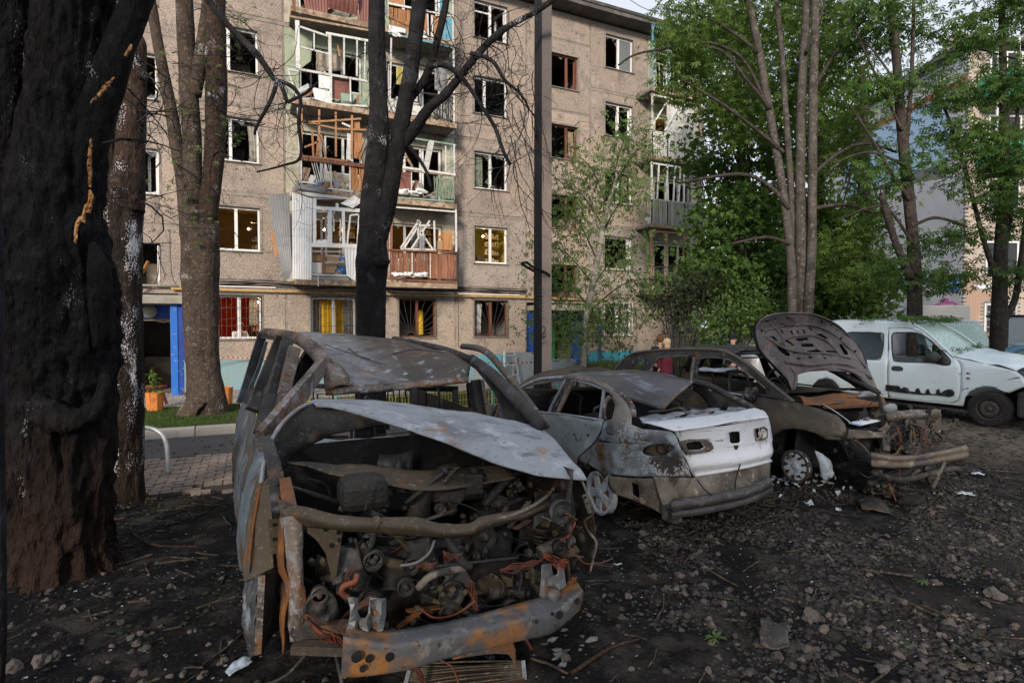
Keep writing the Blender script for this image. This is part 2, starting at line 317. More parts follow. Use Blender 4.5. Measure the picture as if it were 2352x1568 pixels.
def loose(name, m, n, region, size, kind='leaf', zoff=.004, seed=1, flat=.3, weight=None, parent=None):
    """many small loose bits lying on the ground as one mesh"""
    rd = random.Random(seed); V = []; F = []; c = 0
    while c < n:
        x = rd.uniform(region[0], region[1]); y = rd.uniform(region[2], region[3])
        if weight and rd.random() > weight(x, y): continue
        c += 1; z = zrough(x, y) + zoff; s = size * rd.uniform(.5, 1.6); a = rd.random() * 6.28; b = len(V)
        if kind == 'leaf':
            t1, t2 = rd.uniform(-.5, .5) * flat * 2, rd.uniform(-.5, .5) * flat * 2
            for k, r in enumerate((1, .45, .9, .4, 1.1, .45, .9, .45)):
                q = a + k * .785; V.append((x + math.cos(q) * s * r, y + math.sin(q) * s * r, z + s * r * (t1 * math.cos(q) + t2 * math.sin(q)) + .25 * s))
            F += [(b, b + 1, b + 7, b + 7), (b + 1, b + 2, b + 3, b + 5), (b + 3, b + 4, b + 5, b + 5), (b + 5, b + 6, b + 7, b + 1)]
        elif kind == 'pebble':
            sx, sy, sz = s * rd.uniform(.7, 1.3), s * rd.uniform(.7, 1.2), s * rd.uniform(.45, .8); ca, sa = math.cos(a), math.sin(a)
            for k in range(3):
                zz = (-.15, .35, .8)[k] * sz; rr = (1, .95, .42)[k]
                for j in range(5):
                    q = j * 1.257 + k * .5; r2 = rr * rd.uniform(.75, 1.15); px, py = math.cos(q) * sx * r2, math.sin(q) * sy * r2
                    V.append((x + px * ca - py * sa, y + px * sa + py * ca, z + zz))
            for k in range(2):
                for j in range(5): F.append((b + k * 5 + j, b + k * 5 + (j + 1) % 5, b + k * 5 + 5 + (j + 1) % 5, b + k * 5 + 5 + j))
            F.append((b + 10, b + 11, b + 12, b + 12)); F.append((b + 10, b + 12, b + 13, b + 14))
        elif kind == 'twig':
            l = s * rd.uniform(1, 4); h = s * .06 + .0015; dx, dy = math.cos(a), math.sin(a); bend = rd.uniform(-.3, .3)
            for t in (0, .5, 1):
                x2 = x + dx * l * t - dy * bend * l * t * t; y2 = y + dy * l * t + dx * bend * l * t * t; z2 = max(z, zrough(x2, y2)) + .003
                V += [(x2 - dy * h, y2 + dx * h, z2), (x2 + dy * h, y2 - dx * h, z2), (x2, y2, z2 + 1.8 * h)]
            for t in (0, 3): F += [(b + t + i, b + t + (i + 1) % 3, b + t + 3 + (i + 1) % 3, b + t + 3 + i) for i in range(3)]
        elif kind == 'flake':
            for k in range(4):
                q = a + k * 1.57 + rd.uniform(-.4, .4); V.append((x + math.cos(q) * s, y + math.sin(q) * s * .6, z + rd.uniform(0, .6) * s))
            F.append((b, b + 1, b + 2, b + 3))
    # split degenerate quads into triangles
    T = []
    for f in F:
        if f[2] == f[3]: T.append(f[:3])
        else: T += [(f[0], f[1], f[2]), (f[0], f[2], f[3])]
    o = np_obj(name, V, T, m, parent); tag(o, kind='stuff'); return o
M_stone = mat('pale_dusty_stone', (.10, .088, .082), [('n', 18, .48, .62, (.03, .028, .028)), ('n', 50, .58, .7, (.18, .165, .15))], rough=.85, bump=('n', 40, .5), rvar=.45)
M_gravel = mat('sooty_gravel', (.038, .036, .037), [('n', 1.3, .5, .62, (.014, .014, .015)), ('n', 11, .48, .6, (.02, .019, .02)), ('n', 5, .57, .68, (.13, .118, .105)), ('n', 90, .6, .7, (.16, .15, .14))], rough=.85, bump=('n', 60, .4), spec=.15)
M_fleaf = mat('fallen_green_leaf', (.032, .046, .02), [('n', 6, .5, .6, (.05, .052, .026)), ('n', 14, .56, .66, (.03, .035, .015))], rough=.7, trans=.2)
def wg(x, y):  # gravel is thick right of the wrecks
    p = Vector((x, y, 0)); a = sst(x, 1.7, 3.1) * (1 - .75 * sst(x, 7.5, 9)) * (1 - .6 * sst(y, 3.6, 4.6))
    return (.05 + .95 * a) * sst(noise.noise(p * 1.3) * .9 + noise.noise(p * 3.1) * .4 + .42, .15, .62)
loose('gravel', M_gravel, 21000, (-1.5, 8.5, .9, 5.6), .0125, 'pebble', -.002, 3, weight=wg)
loose('coarse_gravel', M_gravel, 3600, (-1.2, 8.5, 1.0, 5.2), .024, 'pebble', -.002, 4, weight=wg)
loose('far_gravel', M_gravel, 5000, (4, 16, 3.4, 9.5), .017, 'pebble', -.002, 5, weight=lambda x, y: .4 if x > 7 else .15)
loose('ash_flakes', mat('grey_ash', (.16, .165, .175), [('n', 20, .5, .65, (.32, .34, .38))], rough=.9), 2600, (-1.5, 9, .9, 6.5), .0085, 'flake', .006, 6, weight=lambda x, y: .35 + .6 * sst(noise.noise(Vector((x, y, 3)) * 1.6), .05, .5))
loose('fallen_leaves', M_fleaf, 2600, (-2.8, 10, .9, 7.9), .017, 'leaf', .006, 8, weight=lambda x, y: (.9 * sst(noise.noise(Vector((x, y, 5)) * 1.7), -.1, .25) if (x < .1 and y > 3.0) else .5 if (x > 3.3 and y < 3.2 and x > y * .9) else .035))
loose('leaf_litter', M_fleaf, 7000, (7.6, 20, 4.2, 12.5), .022, 'leaf', .006, 9, weight=lambda x, y: sst(noise.noise(Vector((x, y, 0)) * .9), -.25, .35) * .8 + .1)
loose('twig_litter', mat('charred_twig', (.03, .026, .022), [('n', 30, .5, .6, (.09, .07, .05))], rough=.9), 900, (-2.8, 9.5, .9, 8.2), .07, 'twig', .003, 10, weight=lambda x, y: .8 if x < 0 else .5)
# the stones one can pick out
def stones():
    protos = []
    for k in range(7):
        b = MB().blob((0, 0, 0), 1, 2, .42, k * 3 + 1, (1, .78, .6)); me = bpy.data.meshes.new('stone'); me.from_pydata(b.v, [], b.f); me.materials.append(M_stone); protos.append(me)
    rd = random.Random(12); spots = []
    big = [((1990, 1000), .07), ((2185, 1290), .075), ((2290, 1375), .085), ((2150, 1338), .06), ((1860, 1417), .075), ((95, 1530), .075), ((125, 1520), .055), ((25, 1545), .07), ((2265, 1395), .05), ((1890, 1440), .06), ((2330, 1440), .05),
           ((105, 1375), .04), ((1300, 1520), .05), ((530, 1470), .03), ((315, 1482), .04), ((300, 1468), .035), ((238, 1318), .03), ((250, 1302), .03)]
    for (q, r) in big: p = on_z(*q); spots.append((p.x, p.y, r * .62))
    while len(spots) < 285:
        px, py = rd.uniform(1330, 2352), rd.uniform(1150, 1568)
        if rd.random() < .2: px, py = rd.uniform(0, 560), rd.uniform(1330, 1568)
        p = on_z(px, py)
        if rd.random() < wg(p.x, p.y) or (px < 560 and rd.random() < .4): spots.append((p.x, p.y, rd.uniform(.013, .027) * (1.25 if rd.random() < .15 else 1)))
    for (x, y, r) in spots:
        o = bpy.data.objects.new('stone', rd.choice(protos)); finish(o, G); o.location = (x, y, zrough(x, y) + r * .22); o.scale = (r * rd.uniform(.9, 1.3),) * 3; o.rotation_euler = (rd.uniform(-.3, .3), rd.uniform(-.3, .3), rd.random() * 6.28)
stones()
# ---------------------------------------------------------------- paved strips, kerb, lawn
M_asph = mat('worn_asphalt', (.055, .055, .058), [('n', 1.2, .5, .7, (.075, .073, .07)), ('n', 120, .55, .7, (.10, .10, .10))], rough=.85, bump=('n', 90, .5))
M_conc = mat('weathered_concrete', (.30, .28, .25), [('n', 2, .45, .65, (.2, .185, .165)), ('n', 25, .55, .7, (.36, .34, .31)), ('n', 7, .6, .7, (.12, .11, .1))], rough=.9, bump=('n', 40, .4))
tag(MB().box(-40, 9.6, 9.9, 11.62, -.4, -.196).build('road', M_asph), kind='structure')
sw = tag(MB().box(-40, 11, 15.3, 19.62, -.4, -.19).build('sidewalk', M_conc), kind='structure')
lawnb = tag(MB().box(-40, 9.5, 11.8, 15.3, -.4, -.1).build('lawn', mat('lawn_soil', (.045, .06, .02), [('n', 3, .45, .6, (.07, .075, .035)), ('n', 9, .55, .65, (.06, .045, .03))], rough=.95, bump=('n', 30, .5))), kind='structure')
kb = tag(MB().box(-40, 9.5, 11.64, 11.79, -.4, -.08).build('kerb', M_conc), kind='structure')
me = None
for i in range(12):
    x = -6 + i * 1.02
    if me is None:
        o = MB().box(0, 1.0, 11.615, 11.81, -.3, -.035).build('kerb_stone', mat('pale_kerb_concrete', (.33, .32, .30), [('n', 3, .5, .7, (.24, .23, .21)), ('n', 60, .55, .7, (.4, .39, .37))], rough=.9, bump=('n', 40, .3), rvar=.1), kb, bevel=.01); me = o.data; o.location.x = x
    else:
        o = o.copy(); COL.objects.link(o); o.location.x = x; o.location.z = rng.uniform(-.006, .006)
tag(MB().box(-40, .5, 7.75, 9.88, -.4, -.222).build('paving_bed', mat('dark_joint_soil', (.035,.03,.026), [('n',6,.5,.65,(.05,.05,.03))], rough=.95)), kind='structure'); pb = bpy.data.objects['paving_bed']
def pavers():
    mp = mat('brown_paving_block', (.20, .16, .135), [('n', 5, .45, .65, (.12, .10, .085)), ('n', 1.4, .52, .66, (.06, .052, .045)), ('n', 40, .55, .7, (.26, .22, .19))], rough=.9, bump=('n', 40, .4), rvar=.25)
    b = MB().box(-.105, .105, -.058, .058, -.05, .0); me = bpy.data.meshes.new('paver'); me.from_pydata(b.v, [], b.f); me.materials.append(mp)
    bm = bmesh.new(); bm.from_mesh(me); bmesh.ops.bevel(bm, geom=bm.edges[:], offset=.006, segments=1, affect='EDGES'); bm.to_mesh(me); bm.free()
    rd = random.Random(3); c = 0; far = MB()
    for j in range(19):
        for i in range(30):
            x = .45 - i * .222 - (j % 2) * .11; y = 9.78 - j * .122; z = -.188 + rd.uniform(-.008, .008)
            if y < 8.1 and rd.random() < (8.1 - y) * 1.6: continue
            vis = -2.6 < x < .45 + 0 and c < 296
            if vis:
                o = bpy.data.objects.new('paver', me); finish(o, pb); o.location = (x, y, z); o.rotation_euler = (rd.uniform(-.02, .02), rd.uniform(-.02, .02), rd.uniform(-.03, .03)); c += 1
            else: far.box(x - .105, x + .105, y - .058, y + .058, z - .05, z)
    tag(far.build('far_paving', mp, pb), kind='stuff')
pavers()
def grass(name, x0, x1, y0, y1, z, n, h, m, seed=0, wgt=None):
    r = np.random.default_rng(seed); x = r.uniform(x0, x1, n); y = r.uniform(y0, y1, n)
    if wgt is not None:
        k = np.array([wgt(a, b) > r.random() for a, b in zip(x, y)]); x, y = x[k], y[k]
    n = len(x); a = r.uniform(0, 6.28, n); hh = h * r.uniform(.5, 1.3, n); w_ = h * .08 + .002; lx = r.normal(0, .35, n) * hh; ly = r.normal(0, .35, n) * hh
    V = np.zeros((n, 3, 3)); V[:, 0] = np.c_[x - np.cos(a) * w_, y - np.sin(a) * w_, np.full(n, z)]; V[:, 1] = np.c_[x + np.cos(a) * w_, y + np.sin(a) * w_, np.full(n, z)]; V[:, 2] = np.c_[x + lx, y + ly, z + hh]
    o = np_obj(name, V.reshape(-1, 3), np.arange(n * 3).reshape(-1, 3), m); tag(o, kind='stuff'); return o
M_grass = mat('lawn_grass', (.06, .11, .022), [('n', 2.5, .45, .65, (.04, .075, .018)), ('n', 8, .56, .7, (.10, .12, .04))], rough=.8, trans=.35)
grass('grass', -7.5, 3.5, 11.85, 15.2, -.1, 42000, .055, M_grass, 1)
loose('rubble_by_wall', M_conc, 1300, (-6, 9, 15.4, 19.4), .035, 'pebble', .03, 21, weight=lambda x, y: sst(y, 15, 19))
loose('glass_and_chips', mat('pale_chips', (.5, .5, .5)), 900, (-6, 9, 15.4, 19.4), .03, 'flake', .05, 22)
loose('road_grit', M_gravel, 700, (-6, 9, 9.9, 11.6), .02, 'pebble', .035, 23)
M_weed = mat('tall_weed', (.055, .085, .025), [('n', 4, .5, .65, (.09, .11, .045))], rough=.8, trans=.35)
grass('weeds', 9.8, 19, 15, 19.0, -.2, 26000, .62, M_weed, 2, lambda x, y: sst(noise.noise(Vector((x, y, 0)) * .6), -.2, .4))
grass('rough_grass', 1, 9.5, 12.0, 15.2, -.1, 9000, .10, M_weed, 5)
grass('weed_fringe', -3, 0.6, 5.0, 8.3, -.16, 3500, .09, M_weed, 4, lambda x, y: sst(noise.noise(Vector((x, y, 7)) * 1.5), .0, .5))
# ================================================================== the five-storey panel block
YF = 19.58; YB = YF - 1.0
def FX(px, y=YF): return on_y(px, 748, y).x
def g2(x, y): return (588.0 + .293 * x, .293 * y)
def g3(x, y): return (588.0 + .2812 * x, 385.9 + .2812 * y)
def g4(x, y): return (1056.6 + .3281 * x, .3281 * y)
bld = thing('apartment_block', 'five-storey beige panel apartment block with blown-out windows and wrecked balconies', 'building', (8, YF, 0))
AGG = [('n', .45, .44, .6, (.27, .225, .20)), ('n', 1.5, .52, .66, (.20, .175, .16)), ('n', 2.2, .58, .7, (.38, .315, .27)), ('n', 48, .54, .62, (.50, .43, .37)), ('v', 24, .34, .18, (.10, .085, .08)), ('n', 5, .60, .70, (.14, .125, .115)), ('n', .9, .60, .70, (.16, .14, .13), (1.6, 1, .25))]
M_wall = mat('exposed_pebble_concrete', (.33, .265, .22), AGG, rough=.92, bump=('v', 26, .5), bump2=('n', 70, .3), rvar=.17)
M_wallg = mat('grey_pebble_concrete', (.30, .27, .25), AGG, rough=.92, bump=('v', 26, .5), bump2=('n', 70, .3), rvar=.10)
M_joint = mat('cement_joint', (.27, .24, .21), [('n', 3, .45, .62, (.18, .16, .145)), ('n', 20, .58, .7, (.34, .31, .28))], rough=.95, bump=('n', 30, .6))
M_pvc = mat('white_window_plastic', (.72, .73, .74), [('n', 6, .58, .74, (.5, .49, .47))], rough=.4)
M_wood = mat('brown_painted_wood', (.17, .065, .04), [('n', 8, .5, .65, (.09, .04, .03)), ('n', 30, .6, .7, (.28, .17, .12))], rough=.6, stretch=(1, 1, .2))
M_iron = mat('dark_window_grille', (.05, .045, .045), [('n', 30, .55, .7, (.13, .07, .05))], rough=.6)
M_irw = mat('white_window_grille', (.6, .6, .6), [('n', 30, .6, .7, (.3, .25, .2))], rough=.5)
M_sill = mat('dull_sill_metal', (.30, .28, .27), [('n', 5, .5, .7, (.16, .14, .13))], rough=.6, metal=.2)
M_blueplinth = mat('light_blue_plinth_paint', (.20, .32, .36), [('n', 1.3, .52, .64, (.36, .40, .39)), ('n', 5, .56, .66, (.28, .25, .21)), ('x', 2, 5.5, 9.5, (.05, .27, .38)), ('n', 30, .62, .7, (.2, .18, .16))], rough=.8, bump=('n', 20, .4))
M_royal = mat('royal_blue_paint', (.012, .055, .30), [('n', 2, .5, .68, (.02, .035, .16)), ('n', 12, .62, .69, (.3, .3, .28))], rough=.5)
M_royal2 = mat('bright_blue_paint', (.02, .13, .50), [('n', 12, .60, .68, (.2, .26, .3))], rough=.45)
ROOM = {k: mat('room_' + k, c, [('n', 1.5, .5, .7, tuple(q * .7 for q in c))], rough=.9) for k, c in dict(dim=(.22, .19, .17), grey=(.34, .33, .31), yellow=(.52, .46, .15), warm=(.40, .27, .10), red=(.50, .06, .02), green=(.25, .33, .22), cream=(.42, .36, .26), brown=(.20, .07, .035)).items()}
xs0 = FX(658); dB = (FX(1483) - xs0) / 5
def SE(k): return xs0 + k * dB
XEND = SE(6) + .25
def zc(n): return 2.07 + 2.75 * n
def rect(x0, x1, z0, z1): return [(x0, z0), (x1, z0), (x1, z1), (x0, z1)]
def panel(x0, x1, z0, z1, holes, m=M_wall, name='wall_panel'):
    d = rng.uniform(-.006, .006)
    o = plate(name, rect(x0 + .035, x1 - .035, z0 + .05, z1 - .05), holes, lambda a, b: (a, YF + .14 + d, b), m, bld, edge=99, thick=.28, smooth=False); return o
def room(x0, x1, z0, z1, kind, depth=3.4, light=None, col=(1, .72, .38), watt=30):
    y0, y1 = YF + .281, YF + depth
    b = MB(); P = lambda x, y, z: (x, y, z)
    b.quad(P(x0, y1, z0), P(x1, y1, z0), P(x1, y1, z1), P(x0, y1, z1)); b.quad(P(x0, y0, z0), P(x0, y1, z0), P(x0, y1, z1), P(x0, y0, z1)); b.quad(P(x1, y0, z0), P(x1, y1, z0), P(x1, y1, z1), P(x1, y0, z1))
    b.quad(P(x0, y0, z1), P(x1, y0, z1), P(x1, y1, z1), P(x0, y1, z1)); b.quad(P(x0, y0, z0), P(x1, y0, z0), P(x1, y1, z0), P(x0, y1, z0))
    r = b.build('room', ROOM[kind], bld)
    f = MB(); rd = random.Random(int(x0 * 100 + z0 * 37))
    for _ in range(3):   # cupboards and shelves against the back wall
        a = rd.uniform(x0, x1 - .7); ww = rd.uniform(.4, .9); hh = rd.uniform(.7, 2.0); f.box(a, min(a + ww, x1 - .02), y1 - rd.uniform(.4, 1.6), y1 - .05, z0, z0 + hh)
    f.build('furniture', mat('room_furniture', (.16, .12, .09), [('n', 2, .45, .6, (.3, .28, .25))], rough=.6), r)
    if light:
        sh_ = MB()
        for q in range(4): z_ = z0 + 1.1 + q * .32; sh_.box(x1 - .9, x1 - .25, y1 - 1.7, y1 - 1.45, z_, z_ + .02); [sh_.box(x1 - .88 + j * .1, x1 - .82 + j * .1, y1 - 1.68, y1 - 1.5, z_ + .02, z_ + .02 + rd.uniform(.08, .24)) for j in range(6)]
        sh_.build('shelf', mat('shelf_clutter', (.3, .22, .14), [('n', 9, .45, .6, (.5, .48, .42)), ('n', 5, .56, .62, (.3, .08, .05))]), r)['kind'] = 'stuff'
        lx, ly, lz = light; MB().blob((lx, ly, lz), .045, 2, 0).build('bulb', mat('lit_bulb', (1, 1, 1), emit=((1, .66, .30), 5)), r, True)
        MB().tube([(lx, ly, lz + .04), (lx, ly, z1)], .006, 5).build('bulb_cord', M_dark, r)
        li = bpy.data.lights.new('bulb_light', 'POINT'); li.energy = watt; li.color = col; li.shadow_soft_size = .05; lo = bpy.data.objects.new('bulb_light', li); finish(lo, r); lo.location = (lx, ly - .08, lz)
    return r
def ringv(b, x0, x1, z0, z1, wd, y0, y1):
    b.box(x0, x1, y0, y1, z0, z0 + wd); b.box(x0, x1, y0, y1, z1 - wd, z1); b.box(x0, x0 + wd, y0, y1, z0 + wd, z1 - wd); b.box(x1 - wd, x1, y0, y1, z0 + wd, z1 - wd); return b
M_pane = glassmat('dusty_window_pane', (.6, .66, .68), .2)
def shards(par, x0, x1, z0, z1, y, n, seed):
    rd = random.Random(seed); b = MB()
    for _ in range(n):
        s = rd.randrange(4); t = rd.uniform(.05, .95); l = rd.uniform(.03, .16); w_ = rd.uniform(.03, .16)
        if s < 2: xx = x0 if s == 0 else x1; sg = 1 if s == 0 else -1; zz = z0 + t * (z1 - z0); b.add([(xx, y, zz - w_), (xx + sg * l, y + .003, zz + rd.uniform(-.1, .1)), (xx, y, zz + w_), (xx + sg * .03, y, zz)], [(0, 1, 2, 3)])
        else: zz = z0 if s == 2 else z1; sg = 1 if s == 2 else -1; xx = x0 + t * (x1 - x0); b.add([(xx - w_, y, zz), (xx + rd.uniform(-.1, .1), y + .003, zz + sg * l), (xx + w_, y, zz), (xx, y, zz + sg * .03)], [(0, 1, 2, 3)])
    b.build('broken_pane', M_pane, par)
WC = [0]
def window(x0, x1, z0, z1, kind='pvc', mull=(.5,), sash=(), shard=4, pane=(), grille=None, sill=True, vent=False, lit_=False):
    """window part: frame, with mullions, sashes, remains of glass, sill and grille as sub-parts"""
    WC[0] += 1; m = M_pvc if kind == 'pvc' else M_wood; fw = .06 if kind == 'pvc' else .05; y0, y1 = YF + .10, YF + .175
    fr = ringv(MB(), x0, x1, z0, z1, fw, y0, y1).build('window', m, bld, bevel=.006)
    xs = [x0] + [x0 + (x1 - x0) * t for t in mull] + [x1]
    for t in xs[1:-1]: MB().box(t - .045, t + .045, y0 - .004, y1 - .005, z0 + fw, z1 - fw).build('mullion', m, fr)
    if vent:
        t = xs[1]; MB().box(x0 + fw, t - .045, y0 + .004, y1 - .01, z0 + (z1 - z0) * .72, z0 + (z1 - z0) * .72 + .05).build('transom', m, fr)
    for (i, ang) in sash:   # a casement swung inwards by ang degrees
        a, c = xs[i] + fw, xs[i + 1] - fw; wd = c - a; f = Frame(((a if ang > 0 else c), y1 + .01, 0), ang); b = MB(); sg = 1 if ang > 0 else -1
        for q in ((0, wd, z0 + fw, z0 + fw + .07), (0, wd, z1 - fw - .07, z1 - fw), (0, .07, z0 + fw + .07, z1 - fw - .07), (wd - .07, wd, z0 + fw + .07, z1 - fw - .07)):
            xa, xb = (q[0], q[1]) if sg > 0 else (-q[1], -q[0]); b.box(xa, xb, 0, .05, q[2], q[3], f)
        b.build('sash', m, fr)
    for i in pane: MB().box(xs[i] + fw, xs[i + 1] - fw, y0 + .03, y0 + .034, z0 + fw, z1 - fw).build('pane', M_pane, fr)
    if shard: 
        for i in range(len(xs) - 1):
            if i not in pane: shards(fr, xs[i] + fw, xs[i + 1] - fw, z0 + fw, z1 - fw, y0 + .035, shard, WC[0] * 7 + i)
    if WC[0] % 5 in (1, 3) and not lit_:
        u_ = (x0 + .08, x0 + (x1 - x0) * .3) if WC[0] % 2 else (x1 - (x1 - x0) * .26, x1 - .08); sheet('curtain', [[Vector((u_[0] + (u_[1] - u_[0]) * i / 6 + .05 * (j > 0) * math.sin(WC[0]), YF + .26 + .025 * (i % 2), z)) for i in range(7)] for j, z in enumerate((z1 - .07, (z0 + z1) / 2, z0 + .12 + .3 * (WC[0] % 3 == 0)))], mat('curtain_%d' % (WC[0] % 4), ((.42, .40, .36), (.25, .28, .22), (.36, .30, .22), (.5, .5, .5))[WC[0] % 4], [('n', 5, .5, .65, (.2, .19, .17))], rough=.9, trans=.3), fr, 2, 2, .005)
    if sill: b = MB().box(x0 - .05, x1 + .05, YF - .07, YF + .098, z0 - .035, z0 - .012); b.build('sill', M_sill, fr)
    # pale reveal round the opening
    ringv(MB(), x0 - .075, x1 + .075, z0 - .075, z1 + .075, .07, YF - .012, YF - .0075).build('reveal', M_joint, fr)
    if grille: 
        gm = M_irw if grille.startswith('w') else M_iron; b = MB(); yy = YF - .03; ringv(b, x0 - .02, x1 + .02, z0 - .02, z1 + .02, .022, yy - .01, yy + .01)
        if 'bars' in grille:
            for k in range(1, 9): xx = x0 + (x1 - x0) * k / 9; b.bar((xx, yy, z0), (xx, yy, z1), .013)
            for t in (.3, .72): b.bar((x0, yy - .008, z0 + (z1 - z0) * t), (x1, yy - .008, z0 + (z1 - z0) * t), .013)
            if 'arc' in grille:
                for k in range(3): b.tube([(x0 + (x1 - x0) * (.5 + .5 * math.cos(q)) * (1 - .0 * k), yy - .016, z0 + (.35 + .25 * k) * (z1 - z0) + .25 * math.sin(q) * (z1 - z0) * .5) for q in np.linspace(math.pi, 0, 14)], .008, 5)
        if 'sun' in grille:
            c = (x0 + .3 * (x1 - x0), z0 + .02) if 'left' in grille else ((x0 + x1) / 2, z0 + .02); hx, hz = x1, z1
            for k in range(17):
                q = math.pi * k / 16; d = (math.cos(q), math.sin(q)); t = 9
                if d[0] > .01: t = min(t, (x1 - c[0]) / d[0])
                if d[0] < -.01: t = min(t, (x0 - c[0]) / d[0])
                if d[1] > .01: t = min(t, (z1 - c[1]) / d[1])
                b.bar((c[0] + d[0] * .16, yy, c[1] + d[1] * .16), (c[0] + d[0] * t, yy, c[1] + d[1] * t), .012)
            b.tube([(c[0] + .16 * math.cos(q), yy, c[1] + .16 * math.sin(q)) for q in np.linspace(0, math.pi, 12)], .009, 5)
        if 'star' in grille:
            nx, nz = 3, 4
            for i in range(nx):
                for j in range(nz):
                    cx, cz = x0 + (x1 - x0) * (i + .5) / nx, z0 + (z1 - z0) * (j + .5) / nz; hw, hz = (x1 - x0) / nx / 2, (z1 - z0) / nz / 2
                    for d in ((1, 1), (1, -1), (0, 1)): b.bar((cx - d[0] * hw, yy, cz - d[1] * hz), (cx + d[0] * hw, yy, cz + d[1] * hz), .012)
            for j in range(nz + 1): b.bar((x0, yy - .01, z0 + (z1 - z0) * j / nz), (x1, yy - .01, z0 + (z1 - z0) * j / nz), .014)
        b.build('grille', gm, fr)
    return fr
HH = .68
def wcol(k, px0, px1, specs, lit={}, rooms={}, wallm=M_wall):
    a, b = FX(px0), FX(px1)
    for n in range(5):
        z0, z1 = zc(n) - HH, zc(n) + HH; zb = .68 if n == 0 else zc(n) - 1.65
        wm = M_wallg if (n == 1 and k > 0) else wallm
        panel(SE(k), SE(k + 1), zb, zc(n) + 1.1, [rect(a, b, z0, z1)], wm)
        window(a + .004, b - .004, z0 + .004, z1 - .004, **specs[n]); l = lit.get(n)
        room(SE(k) + .1, SE(k + 1) - .1, zc(n) - 1.55, zc(n) + 1.0, rooms.get(n, ('dim', 'grey', 'brown')[(n + k) % 3]), **(l or {}))
P_ = dict
# kitchens at the far left, mostly behind the trunks
wcol(-3, -92, 19, [P_(grille='w star'), P_(), P_(), P_(), P_()])
wcol(-1, 497, 600, [P_(grille='bars arc', shard=0), P_(mull=(.46,), shard=0), P_(kind='pvc', mull=(.36,), shard=7), P_(mull=(.34,), shard=3, sash=((0, 35),)), P_(shard=4)],
     {0: P_(light=tuple(on_y(592, 694, YF + .75)), watt=34), 1: P_(light=tuple(on_y(571, 526, YF + 1.9)), watt=9)}, {0: 'red', 1: 'warm', 2: 'grey', 3: 'dim'})
wcol(2, 1090, 1166, [P_(kind='wood', grille='sun', shard=2), P_(shard=0), P_(shard=9), P_(mull=(.33,), shard=1), P_(vent=True, shard=3, sash=((1, -70),))],
     {1: P_(light=tuple(on_y(1109, 543, YF + 1.3)), watt=30)}, {0: 'grey', 1: 'yellow', 2: 'dim', 3: 'dim', 4: 'brown'})
wcol(4, 1388, 1451, [P_(grille='w sun', shard=1), P_(mull=(.88,), shard=0), P_(shard=6), P_(sash=((1, -40),), shard=3), P_(shard=8, pane=(1,))], {}, {1: 'dim', 3: 'grey'})
# staircase bays
def stairs(k, px0, px1, kind, seed):
    a, b = FX(px0), FX(px1)
    for q in range(4):
        z = 3.57 + 2.755 * q; zb = 2.66 if q == 0 else z - 1.55
        panel(SE(k), SE(k + 1), zb, z + 1.2, [rect(a, b, z - .66, z + .66)])
        open_ = (q == 0 and k < 0)
        if open_:
            fr = MB().box(a + .004, a + .05, YF + .1, YF + .17, z - .65, z + .65).build('window', M_wood, bld)
            f = Frame((b - .05, YF + .05, 0), 8); MB().box(-.03, .03, 0, .09, z - .63, z + .6, f).build('sash', M_pvc, fr)
            MB().bar((a + .55, YF + .5, z - .6), (a + .85, YF + .8, z + .2), .07).build('fallen_batten', mat('raw_orange_wood', (.42, .19, .06), [('n', 12, .5, .65, (.25, .12, .05))], rough=.7, stretch=(1, 1, .2)), fr)
        else: window(a + .004, b - .004, z - .655, z + .655, kind=kind if q != 1 or k > 0 else 'pvc', mull=(.62,) if k > 0 else (.5,), shard=2, sash=((1, -55),) if q in (3, 1) else ())
        room(SE(k) + .1, SE(k + 1) - .1, z - 1.5, z + 1.15, 'dim', depth=2.6)
    panel(SE(k), SE(k + 1), 3.57 + 2.755 * 3 + 1.2, zc(4) + 1.1, [])
stairs(-2, 253, 371, 'pvc', 1); stairs(3, 1262, 1326, 'wood', 2)
# plain bay beyond the left edge
panel(SE(-4), SE(-3), .68, 14.17, []); panel(SE(6), XEND, .68, 14.17, [])
